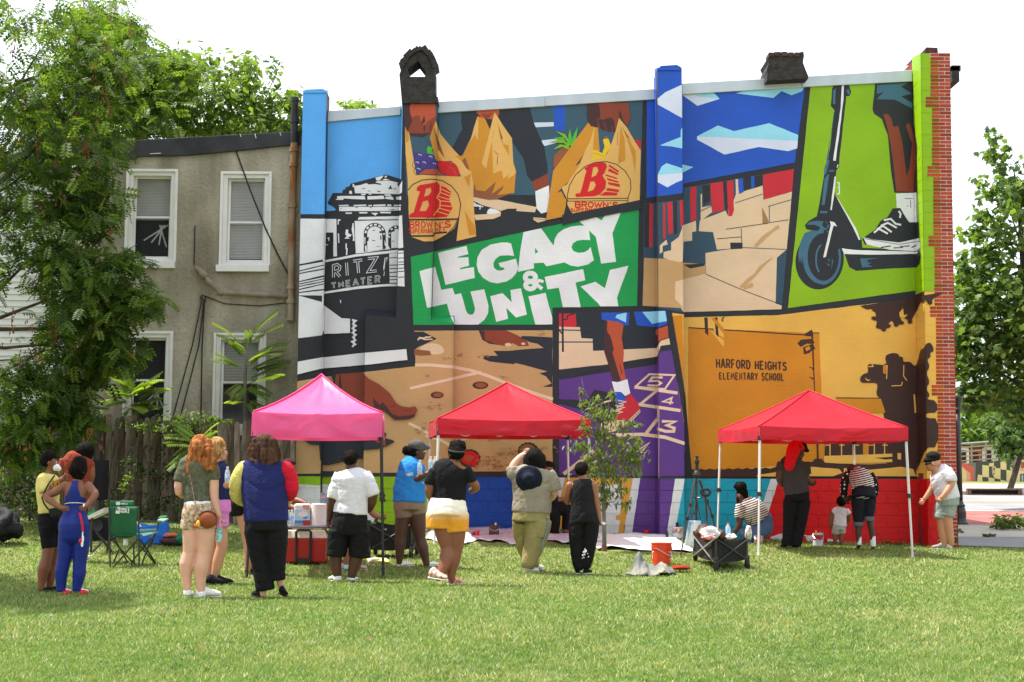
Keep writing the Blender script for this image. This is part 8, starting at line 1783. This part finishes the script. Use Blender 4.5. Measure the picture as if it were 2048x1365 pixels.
f.soft('cap',fabric('grey_cap','4e4e4c'),[],balls=[(172,232,0,58,54,40)]);f.soft('cap_brim',fabric('grey_cap2','565654'),[[(205,236,30,0,.3),(250,246,14,0,.8)]],vox=.008,parent=None)
f.shoe(58,1012,60,88,SOCK,SOLEW,-.05,open_=True,name='sandal');f.shoe(236,1022,65,80,SOCK,SOLEW,open_=True,name='sandal');f11 = f
# --- 12 black tee yellow shorts
f = Fig('person in a black T-shirt and white to yellow dip dyed shorts stepping forward',(405,1142),P3,SK_B)
h = f.head(432,285,46,-20);f.make_body([[(410,335,30),(400,365,44)],[(272,450,36),(258,520,32),(268,565,28,.08),(310,560,22,.2)],[(508,440,38),(545,480,30,.02),(562,505,27,.05),(530,525,22,.2)],[(338,740,62),(360,830,58),(378,900,47),(372,960,50,-.03),(345,1030,36,-.08),(315,1090,24,-.12)],[(430,750,68),(432,840,56),(425,920,44),(412,990,42),(402,1050,30),(398,1110,22)]],h)
f.soft('shirt',KNIT,[[(410,348,44),(398,368,104,0,.6),(388,430,116,0,.66),(388,510,104,0,.74),(385,590,108,0,.8)],[(300,400,44),(272,455,42),(266,485,40)],[(480,395,46),(512,440,42),(522,470,40)]],True,.014)
dm = mat('dip_dye',lin('e4ded0'),rough=.85,var=.05,vs=6,bump=.5,bs=20,bdist=.01);n_,l_ = dm.node_tree.nodes,dm.node_tree.links;sx_ = n_.new('ShaderNodeSeparateXYZ');rp = n_.new('ShaderNodeValToRGB');mr = n_.new('ShaderNodeMapRange');l_.new([x for x in n_ if x.bl_idname == 'ShaderNodeTexCoord'][0].outputs['Object'],sx_.inputs[0]);l_.new(sx_.outputs['Z'],mr.inputs[0])
mr.inputs[1].default_value,mr.inputs[2].default_value = f.P(0,775).z,f.P(0,580).z;rp.color_ramp.elements[0].color = (*lin('d8942a'),1);rp.color_ramp.elements[0].position = .3;rp.color_ramp.elements[1].color = (*lin('e8e2d4'),1);rp.color_ramp.elements[1].position = .72;l_.new(mr.outputs[0],rp.inputs[0]);l_.new(rp.outputs[0],n_['Principled BSDF'].inputs['Base Color'])
f.soft('shorts',dm,[[(375,575,108,0,.8),(374,640,124,0,.84),(372,700,126,-.02,.84)],[(322,670,84),(322,768,82)],[(425,680,84),(432,790,76)]],True,.014);f.soft('hair',HAFR,[[(420,270,46),(415,305,34)]],balls=[(440,240,0,50,50,44)] + curls(60,440,238,46,38,12),sm=1,vox=.0105);q = MB();q.tube([f.hT @ Vector((1.13 * math.cos(rad(a)) * f.hk,(1.3 * math.sin(rad(a)) - .2) * f.hk,(.42 + .25 * math.sin(rad(a))) * f.hk)) for a in range(0,361,20)],.16 * f.hk,6);q.build('headband',GREYC,f.root,smooth=True)
ORSH = fabric('orange_sneaker','c8603c',c2=lin('d8d0c8'),vs=24);f.shoe(268,1092,125,105,ORSH,SOLEW,-.12,lift=.02);f.shoe(388,1140,60,90,ORSH,SOLEW)
# --- 13 khaki
f = Fig('person in a grey T-shirt and khaki cargo trousers with one hand raised to the head',(915,1062),P3,SK_L)
h = f.head(935,320,50,10);f.make_body([[(930,365,32),(925,400,50)],[(812,425,38),(800,385,32),(812,350,27),(845,310,22),(872,290,17)],[(1055,480,40),(1068,540,30,.05),(1040,580,22,.2)]],h);f.hand(870,292,17,-40,0,20,.4)
f.soft('shirt',fabric('stone_grey','8a8272'),[[(930,370,60),(926,395,124,0,.6),(925,460,134,0,.66),(925,540,122,0,.74),(920,665,124,0,.8)],[(840,430,52),(805,410,46),(800,372,40)],[(1015,420,54),(1052,470,50),(1068,525,46)]],True,.016);f.soft('trousers',fabric('khaki','8d8258'),[[(918,650,112,0,.8),(916,720,118,0,.8)],[(962,720,84),(955,800,76),(940,870,62),(918,940,52),(902,1000,46),(896,1028,34)],[(872,720,72,.1),(868,820,60,.2),(880,900,48,.3),(928,1000,38,.34),(935,1022,32,.34)]],True,.022,wf=7);q = f.soft('pocket',fabric('khaki2','857a52'),[[(985,775,44,-.11,.5),(975,830,44,-.11,.5)]],True,.006)
hc = [[(940,300,55),(938,340,52)]]
for i in range(26): a = i * .5;x = 940 + 58 * math.cos(a);hc.append([(940 + 20 * math.cos(a),268,11,.06 * math.sin(a)),(x,300,11,-.1 * abs(math.sin(a))),(x + 8 * math.cos(a),350,10,-.12 * abs(math.sin(a))),(x + 6 * math.cos(a) + 4 * math.sin(i),380 + 14 * math.sin(i * 1.7),7,-.11 * abs(math.sin(a)))])
f.soft('hair',HBLK,hc,vox=.0095,sm=1);f.shoe(880,1060,80,72,WSH,SOLEW);f.shoe(925,1040,60,74,WSH,SOLEW,.34);f13 = f
# --- 14 crouching behind
f = Fig('person in a black cap sitting low and painting near the yellow stripe',(390,812),P4,SK_B,vox=.013)
h = f.head(312,380,38,40);f.make_body([[(308,425,26),(300,455,50)],[(300,520,30,.02),(322,575,26,-.02),(375,585,20,0),(425,580,15,.05)],[(432,720,26),(430,790,20)]],h);f.hand(425,580,15,0,.05,40,.9)
f.soft('shirt',KNIT,[[(305,440,56,0,.7),(300,520,74,0,.75),(310,640,74,0,.8)],[(290,480,36),(305,545,34)]],True,.01);f.soft('trousers',KNIT,[[(300,660,60),(370,645,48),(440,650,38),(440,700,34),(432,775,30)],[(310,670,58,-.1),(350,700,44,-.1),(345,800,34,-.1)]],True,.01);f.soft('cap',fabric('black_cap','161618'),[[(325,365,32,0,.5),(345,372,18,0,.8)]],balls=[(308,358,0,40,40,26)])
f.shoe(395,808,80,52,fabric('bw_shoe','1a1a1c',c2=lin('d0d0d0'),vs=20),SOLEW);f.shoe(330,815,80,50,BSH,SOLEK,-.1)
q = thing('step_stool','small dark stool under the sitting painter','stool',(f.P(310,800).x,f.Y,f.g));b = MB();c = f.P(300,715);b.box(c.x - .16,c.x + .14,f.Y - .12,f.Y + .14,c.z - .03,c.z);b.build('seat',BLKP,q,bevel=.01);
for dx in (-.14,.12):
    for dy in (-.1,.12): b = MB();b.tube([(c.x + dx,f.Y + dy,c.z - .02),(c.x + dx * 1.1,f.Y + dy,f.g)],.014,6);b.build('leg',BLKP,q)
# --- 15 tank top
f = Fig('person in a black tank top and paint splashed black joggers beside the sapling',(540,1074),P4,SK_M)
h = f.head(531,395,37,20);f.make_body([[(533,430,26),(534,455,32),(536,480,74,0,.6),(538,520,72,0,.6)],[(452,490,26),(440,545,22,.03),(440,600,19,.1)],[(610,492,28),(620,560,23),(632,620,19),(642,680,16),(648,718,14)]],h);f.hand(648,718,15,85,0,70,.8)
f.soft('tank_top',fabric('black_jersey','1a1a1c'),[[(535,452,52,0,.85),(536,475,64,0,.85),(536,510,70,0,.85),(536,560,77,0,.78),(538,620,76,0,.8),(540,690,84,0,.8)]],True,.008);jg = f.soft('joggers',KNIT,[[(542,670,82,0,.8),(545,730,92,0,.8)],[(502,730,52),(497,830,45),(500,930,38),(508,1005,33),(512,1042,25)],[(588,730,56),(586,830,46),(574,920,40),(560,990,37),(554,1028,28)]],True,.014)
q = MB()
for x,y,r in ((545,925,7),(556,918,9),(538,945,6),(550,940,5),(545,960,4),(535,965,3),(575,955,4),(570,935,3),(552,905,4)): q.ball(f.P(x,y,-.108),(r * f.k,.008,r * f.k * 1.2),0,8,6)
q.build('paint_splash',PAPER,f.root,kind='stuff');f.soft('hair',HAFR,[],balls=[(530,375,-.005,42,42,36)],sm=2,wr=.006,wf=40);f.shoe(508,1076,-5,62,BSH,SOLEW);f.shoe(552,1078,35,66,BSH,SOLEW)
b = MB();b.ball(f.P(672,740),(.03,.02,.02),0,8,6);t = thing('crumpled_tissue','crumpled white tissue held in the hand of the tank top person','tissue',f.P(672,745));b.build('tissue',PAPER,t)
# --- 16 kneeling
f = Fig('person in a striped top and jeans squatting to paint the cyan stripe',(660,868),P5,SK_D)
def stripes(name,c1,c2,sc,rot,wave=0.0,amp=0):
    m = fabric(name,c1,bump=.2);n,l = m.node_tree.nodes,m.node_tree.links;w = n.new('ShaderNodeTexWave');w.wave_type = 'BANDS';w.bands_direction = 'Z';w.inputs['Scale'].default_value = sc;w.inputs['Distortion'].default_value = wave;w.inputs['Detail'].default_value = amp;w.inputs['Detail Scale'].default_value = 3;mp = n.new('ShaderNodeMapping');mp.inputs['Rotation'].default_value = (0,rot,0);r = n.new('ShaderNodeValToRGB');r.color_ramp.interpolation = 'CONSTANT';r.color_ramp.elements[0].color = (*lin(c1),1);r.color_ramp.elements[1].position = .5;r.color_ramp.elements[1].color = (*lin(c2),1)
    l.new([x for x in n if x.bl_idname == 'ShaderNodeTexCoord'][0].outputs['Object'],mp.inputs[0]);l.new(mp.outputs[0],w.inputs[0]);l.new(w.outputs[1],r.inputs[0]);l.new(r.outputs[0],n['Principled BSDF'].inputs['Base Color']);return m
h = f.head(592,575,36,-150,0,20);f.make_body([[(605,600,24),(620,620,40)],[(585,690,24,-.06),(580,745,20,-.08),(558,785,16,-.06),(545,805,13)],[(680,640,26,.1),(650,740,20,.2)]],h);f.hand(545,803,14,120,0,40,.8)
f.soft('shirt',stripes('zigzag_stripe','2a1f1e','d9d2c8',8.6,.35,.6,1),[[(615,580,40),(630,610,64,0,.9),(660,645,82,0,.9),(695,690,82,0,.9),(715,715,72,0,.9)],[(592,620,34,-.06),(582,670,32,-.08),(582,700,30,-.08)]],True,.008);f.soft('jeans',fabric('denim','4a6488',vs=14),[[(735,720,62,.05,1),(730,770,66,.02,1),(690,800,52,-.06),(640,800,42,-.08),(605,795,34,-.06)],[(620,790,34,-.06),(630,830,34,-.05),(640,862,34,-.04)],[(735,740,58,.15),(670,790,46,.2),(640,830,40,.2),(660,865,34,.15)]],False,.012)
f.soft('hair',HAFR,[[(600,540,38),(605,575,34)],[(570,570,8,-.06),(568,600,7,-.06)],[(580,575,8,-.07),(578,605,6,-.07)]],balls=[(588,500,0,38,38,32)] + curls(40,588,500,34,30,11),sm=1,vox=.0105);q = MB();q.tube([f.P(x,y,-.165) for x,y in ((700,590),(690,640),(665,700),(650,740))],.006,6);q.build('bag_strap',LEATH,f.root);f.shoe(620,872,-60,56,BSH,SOLEW,-.04);f.shoe(660,872,-60,56,BSH,SOLEW,.15)
# --- 17 red head cloth
f = Fig('person in a charcoal T-shirt with a long red cloth hanging from the head',(915,905),P5,SK_D)
h = f.head(962,270,42,50,0,15);f.make_body([[(945,315,28),(940,345,44)],[(852,390,28),(842,440,26),(860,480,23,.06),(900,490,18,.15)],[(1008,400,30),(1015,450,26,.02),(1045,478,20,.08)]],h);f.hand(1045,478,17,0,.08,40,1)
f.soft('shirt',fabric('charcoal_tee','3a3a3c'),[[(945,312,46),(938,335,84,0,.6),(938,400,90,0,.66),(945,470,78,0,.74),(958,545,80,0,.8)],[(868,350,38),(852,395,36)],[(995,345,40),(1008,400,36),(1010,415,36)]],True,.014);f.soft('trousers',KNIT,[[(955,520,76,0,.8),(955,590,80,0,.8)],[(915,590,48),(906,700,40),(898,790,34),(888,880,33)],[(992,590,50),(984,690,42),(968,780,37),(945,885,35)]],True,.012)
f.soft('head_cloth',fabric('red_cloth','c81424'),[[(985,245,20,-.06),(950,225,38),(930,270,42,-.08),(915,320,34,-.12),(905,368,30,-.13)]],False,.012,wf=20);f.soft('cap',KNIT,[[(1010,258,22,.02,.6),(1026,268,12,.02,.8)]],balls=[(982,240,.0,42,42,32)]);f.shoe(882,902,-20,52,BSH,SOLEK);f.shoe(936,905,30,56,BSH,SOLEK)
# --- 18 toddler
f = Fig('toddler in a white T-shirt and grey shorts standing at the red wall',(250,880),P6,SK_B,vox=.011)
h = f.head(270,600,30,15);f.make_body([[(268,628,16),(266,645,22)],[(212,665,16),(202,710,13),(200,750,11)],[(312,665,16),(320,700,13,.02),(312,725,11,.06)],[(230,790,20),(227,830,17),(230,868,12)],[(270,790,20),(268,830,17),(268,868,12)]],h);f.hand(200,750,9,90,0,60,.6);f.hand(312,725,9,120,.06,60,.6)
f.soft('shirt',fabric('white_tee','cfcdd4'),[[(268,634,22),(266,645,42,0,.65),(260,690,40,0,.75),(258,756,46,0,.8)],[(235,650,18),(212,672,18)],[(298,650,18),(318,678,18)]],True,.006);f.soft('shorts',fabric('light_grey','a8a8a0'),[[(254,745,42,0,.8),(252,780,44,0,.75)],[(232,770,24),(230,810,23)],[(272,770,24),(272,804,23)]],True,.006);f.soft('hair',HAFR,[],balls=[(270,592,-.01,32,32,26)] + curls(40,270,592,28,22,9),sm=1,vox=.0105);f.shoe(226,882,-15,34,fabric('purple_shoe','4a3a70'),SOLEW);f.shoe(266,882,10,34,fabric('purple_shoe','4a3a70'),SOLEW)
# --- 19 bending
f = Fig('person bending forward in a striped top with polka dot sleeves and rolled jeans',(420,912),P6,SK_D)
h = f.head(350,425,36,-10,.32,70);f.make_body([[(352,410,26,.25),(360,420,40,.15)],[(380,735,24),(380,800,21),(382,880,15)],[(448,700,25),(462,760,22),(470,820,19),(476,890,14)],[(290,560,18,.1),(310,590,15,.12),(325,565,13,.16)]],h);f.hand(305,585,12,80,.12,50,.7)
f.soft('shirt',stripes('bw_stripe','1c1416','d4ccc8',9.2,.22),[[(372,425,58,.2,1),(382,440,74,.13,1),(400,470,76,.03,.9),(412,525,74,0,.85)]],False,.008)
dots = fabric('polka_dot','141416',bump=.2);n_,l_ = dots.node_tree.nodes,dots.node_tree.links;vo = n_.new('ShaderNodeTexVoronoi');vo.inputs['Scale'].default_value = 17;vo.inputs['Randomness'].default_value = .25;rp = n_.new('ShaderNodeValToRGB');rp.color_ramp.interpolation = 'CONSTANT';rp.color_ramp.elements[0].color = (.75,.75,.75,1);rp.color_ramp.elements[1].position = .3;rp.color_ramp.elements[1].color = (.01,.01,.012,1);l_.new([x for x in n_ if x.bl_idname == 'ShaderNodeTexCoord'][0].outputs['Object'],vo.inputs[0]);l_.new(vo.outputs[0],rp.inputs[0]);l_.new(rp.outputs[0],n_['Principled BSDF'].inputs['Base Color'])
for pts in ([(322,415,30,.16),(295,455,27,.1),(285,510,25,.08),(288,562,22,.1)],[(452,420,28,.1),(478,465,26,.08),(488,520,24,.12),(480,560,20,.2)]): f.soft('sleeve',dots,[pts],True,.006)
f.soft('jeans',fabric('black_denim','1b1d26'),[[(415,505,74,0,.9),(414,570,78,-.03,.95)],[(380,580,48),(378,660,38),(378,735,30)],[(450,580,46),(450,640,38),(447,700,30)]],True,.01);f.soft('cuff',fabric('grey_denim','5a6264'),[[(377,728,33),(377,756,34)],[(447,692,33),(448,722,34)]],True,.004);f.soft('cap',mat('camo_cap',lin('2f4a34'),rough=.8,c2=lin('5a2a2e'),vs=16),[[(325,395,26,.3),(312,408,14,.34)]],balls=[(350,385,.2,38,38,30)])
f.soft('sock',SOCK,[[(381,808,19),(384,880,17)],[(472,818,19),(476,890,17)]],True);f.shoe(384,912,0,44,BSH,SOLEK);f.shoe(478,918,5,44,BSH,SOLEK)
# --- 20 man at the corner
f = Fig('person in a white T-shirt, black cap and light denim shorts leaning at the brick corner',(945,895),P6,SK_T,Y=25.45)
h = f.head(862,345,40,-70,0,10);f.make_body([[(880,385,30),(900,410,46)],[(878,440,26,.06),(862,500,21,.08),(835,545,18,.08),(808,580,13,.08)],[(975,440,30,-.12),(982,480,26,-.16),(955,530,20,-.21),(920,570,15,-.22)],[(915,690,30,.05),(920,760,27,.05),(930,820,24,.05),(938,875,17,.05)],[(955,680,34),(965,760,30),(975,820,26),(985,872,18)]],h);f.hand(808,580,15,130,.08,30,.3);f.hand(920,570,15,140,-.22,40,.9);f.features()
f.soft('shirt',fabric('white_tee','cfcdd4'),[[(895,385,36),(915,405,68,0,.85),(930,470,78,0,.85),(950,530,76,0,.85),(962,580,76,0,.85)],[(945,405,46,-.08),(972,440,42,-.13),(978,466,40,-.14)],[(888,415,34,.06),(878,450,32,.08)]],True,.014);f.soft('shorts',fabric('pale_denim','8f9a98'),[[(962,560,70,0,.9),(965,620,66,0,.9)],[(925,610,44,.05),(912,705,42,.05)],[(970,610,48),(958,690,46)]],True,.012);f.soft('cap',KNIT,[[(838,322,26,0,.8),(812,330,12,0,1.2)]],balls=[(866,302,0,48,48,34)]);q = MB();q.tube([f.hT @ Vector((a * f.hk,c * f.hk,.02 * f.hk)) for a,c in ((-.95,.1),(-.75,.8),(-.2,1.12),(.2,1.12),(.75,.8),(.95,.1))],.16 * f.hk,6);q.build('sunglasses',BLKP,f.root)
q = MB();q.lathe([(.03,-.015),(.03,.015)],f.P(928,550,-.21),12,T=Matrix.Rotation(rad(40),4,'Y'));q.build('watch',BLKP,f.root);f.shoe(935,892,-60,66,fabric('grey_shoe','8a8a88'),SOLEW,.05);f.shoe(980,895,-40,60,WSH,SOLEW);f20 = f
# ---- solve all soft unions at once, then wrinkles and fingers
bpy.context.view_layer.update();dg = bpy.context.evaluated_depsgraph_get();done = []
for o,wr,wf,smooth,extra in PEND: done.append(bpy.data.meshes.new_from_object(o.evaluated_get(dg)))
for (o,wr,wf,smooth,extra),me in zip(PEND,done):
    o.modifiers.clear();n = len(me.vertices)
    if wr and n:
        V = np.empty(n * 3);N_ = np.empty(n * 3);me.vertices.foreach_get('co',V);me.vertices.foreach_get('normal',N_);V = V.reshape(-1,3);N_ = N_.reshape(-1,3);ph = rng.uniform(0,6,6)
        w = np.zeros(n)                             # sharp narrow creases that fan and fade, over a soft swell
        for i_,(d,a_) in enumerate((((.35,.2,2.1),1),((.9,-.3,-1.7),.9),((-1.2,.5,2.6),.7),((2.2,.6,.5),.6))):
            d = np.array(d);ft = .5 + .5 * np.sin(V @ np.roll(d,1) * wf * .35 + ph[i_]);cr = 1 - np.abs(np.sin(V @ d * wf * .55 + ph[i_] + 1.1 * np.sin(V @ np.roll(d,1) * wf * .3 + ph[i_])))
            w += a_ * (.55 - 1.5 * cr ** 3 * ft)
        me.vertices.foreach_set('co',(V + N_ * (w * wr * .42)[:,None]).ravel())
    if extra:
        bm = bmesh.new();bm.from_mesh(me)
        for hb_ in extra: t = bpy.data.meshes.new('t');t.from_pydata(hb_.v,[],hb_.f);bm.from_mesh(t);bpy.data.meshes.remove(t)
        bm.to_mesh(me);bm.free()
    if o.name.startswith('hair') and n:              # loose strands break the outline
        V = np.empty(n * 3);N_ = np.empty(n * 3);me.vertices.foreach_get('co',V);me.vertices.foreach_get('normal',N_);V = V.reshape(-1,3);N_ = N_.reshape(-1,3);ix = rng.integers(0,n,1600);lng = mt_long = any(x in o.data.materials[0].name for x in ('ginger','blonde','brown'))
        q = V[ix] - N_[ix] * .004;dr = N_[ix] * (.4 if lng else .8) + rng.normal(0,.7,(1600,3)) + (np.array([0,0,-1.6]) if lng else 0);dr /= np.linalg.norm(dr,axis=1)[:,None];L = rng.uniform(.006,.017,1600)[:,None] * (3.2 if lng else 1);sd = np.cross(dr,rng.normal(0,1,(1600,3)));sd /= np.linalg.norm(sd,axis=1)[:,None] + 1e-9
        T_ = np.stack([q - sd * .004,q + sd * .004,q + dr * L],1).reshape(-1,3);t = bpy.data.meshes.new('t');t.from_pydata(T_.tolist(),[],[(3 * i,3 * i + 1,3 * i + 2) for i in range(1600)]);bm = bmesh.new();bm.from_mesh(me);bm.from_mesh(t);bm.to_mesh(me);bm.free();bpy.data.meshes.remove(t)
    me.polygons.foreach_set('use_smooth',[smooth] * len(me.polygons));me.name = o.name;old = o.data;mt = list(old.materials);o.data = me
    if not me.materials:
        for x in mt: me.materials.append(x)
    bpy.data.meshes.remove(old)
# ================================================================== things carried
for i,(x,y,d) in enumerate(((193,395,-.2),(264,372,-.2),(292,372,-.17))):
    bottle(f11.P(x,y + 28,d),('water bottle tucked in the arm of the person in the blue T-shirt','water bottle held upright in front of the blue T-shirt','water bottle furthest from the blue T-shirt, beside its neighbour')[i],'water bottles in the arms of the person in blue',.2,.032)
bottle(f5.P(437,480,-.14),'water bottle held by the blonde person in pink shorts',None,.2,.03)
t = thing('drink_tumbler','teal and pink insulated bottle dangling from the hand of the ginger person','bottle',f4.P(385,858,-.02));b = MB();b.lathe([(.028,0),(.032,.01),(.034,.14)],f4.P(385,858,-.02),16);b.build('body',mat('teal_print',lin('4aa8b0'),rough=.35,c2=lin('c8d8d8'),vs=30),t,smooth=False);b = MB();b.lathe([(.035,.14),(.035,.17),(.02,.19),(.012,.24)],f4.P(385,858,-.02),14);b.build('lid',mat('pink_lid',lin('d88aa8'),rough=.4),t)
bg_ = thing('crossbody_bag','round rust brown leather bag hanging at the hip of the ginger person','bag',f4.P(310,770,-.14));c = f4.P(312,712,-.15);b = MB();b.ball(c,(64 * f4.k,.055,58 * f4.k),0,22,14);b.build('pouch',mat('tan_leather',lin('8a4420'),rough=.45,var=.15,bump=.3,bs=60),bg_,smooth=True);b = MB();b.tube([c + Vector((math.cos(rad(a)) * 62 * f4.k,-.03,math.sin(rad(a)) * 54 * f4.k)) for a in range(20,170,15)],.006,6);b.build('zip',LEATH,bg_)
b = MB();b.tube([f4.P(x,y,d) for x,y,d in ((185,360,-.075),(195,430,-.115),(212,520,-.125),(235,640,-.15),(255,690,-.16))],.011,6,flat=.4);b.build('strap',mat('woven_strap',lin('c8a894'),rough=.9,c2=lin('8a5a4c'),vs=60),bg_)
t = thing('plush_charm','yellow plush charm clipped to the rust brown bag','charm',f4.P(248,772,-.2));b = MB();b.ball(f4.P(248,740,-.2),(.022,.02,.035),0,12,8);b.build('body',mat('charm_yellow',lin('d8b040'),rough=.9),t);b = MB();b.ball(f4.P(232,755,-.2),(.018,.018,.02),0,10,8);b.build('tuft',ORNG,t)
t = thing('crossbody_bag','black crossbody bag at the hip of the person in the yellow T-shirt','bag',f1.P(385,670,-.2));b = MB();q = [f1.P(x,y,-.22) for x,y in ((322,610),(415,590),(440,610),(432,655),(345,672))];b.raw(q + [p + Vector((0,.09,0)) for p in q],[(4,3,2,1,0),(5,6,7,8,9)] + [(i,(i + 1) % 5,5 + (i + 1) % 5,5 + i) for i in range(5)]);b.build('pouch',FABK,t,bevel=.02);b = MB();b.tube([f1.P(x,y,d) for x,y,d in ((372,380,-.1),(330,440,-.2),(285,530,-.19),(300,570,-.2),(330,612,-.21))],.009,6);b.build('strap',FABK,t)
t = thing('bucket_hat','navy wide brimmed hat hanging on the back of the khaki trousered person','hat',f13.P(905,530,-.2));c = f13.P(903,448,-.19);b = MB();k = f13.k;T = Matrix.Rotation(rad(96),4,'X');b.lathe([(86 * k,-.005),(70 * k,.012),(44 * k,.02),(40 * k,.06),(34 * k,.085),(18 * k,.098),(.001,.1)],c,30,T=T,cap=False);o = b.build('brim',fabric('hat_navy','151a2c'),t,smooth=True);o.modifiers.new('thick','SOLIDIFY').thickness = .006
b = MB();b.lathe([(44.5 * k,.018),(42 * k,.03)],c,28,T=T,cap=False);b.build('hat_band',BLKP,t)
t = thing('lanyard','bright blue lanyard hanging from the khaki pocket','lanyard',f13.P(990,905,-.16));b = MB();b.tube([f13.P(x,y,d) for x,y,d in ((1026,700,-.12),(1020,780,-.15),(1000,850,-.16),(988,905,-.16))],.013,6,flat=.35);b.build('strap',BLU1,t);b = MB();b.ball(f13.P(1026,700,-.13),.012,0,8,6);b.build('clip',CHROME,t)
t = thing('lanyard','red lanyard with keys hanging at the navy bodysuit','lanyard',f2.P(560,870,-.2));b = MB();b.tube([f2.P(x,y,d) for x,y,d in ((543,635,-.15),(552,670,-.18),(562,720,-.19),(565,762,-.19))],.014,6,flat=.35);b.build('strap',mat('lanyard_red',lin('b81834'),rough=.7),t);b = MB();b.ball(f2.P(548,825,-.19),(.018,.008,.028),0,8,6);b.build('key_fob',CUPR,t);b = MB();b.ball(f2.P(566,815,-.2),(.012,.006,.04),0,8,6);b.ball(f2.P(560,850,-.2),(.014,.006,.03),0,8,6);b.tube([f2.P(565,765,-.19),f2.P(562,800,-.19)],.007,6);b.build('keys',PAPER,t,kind='stuff')
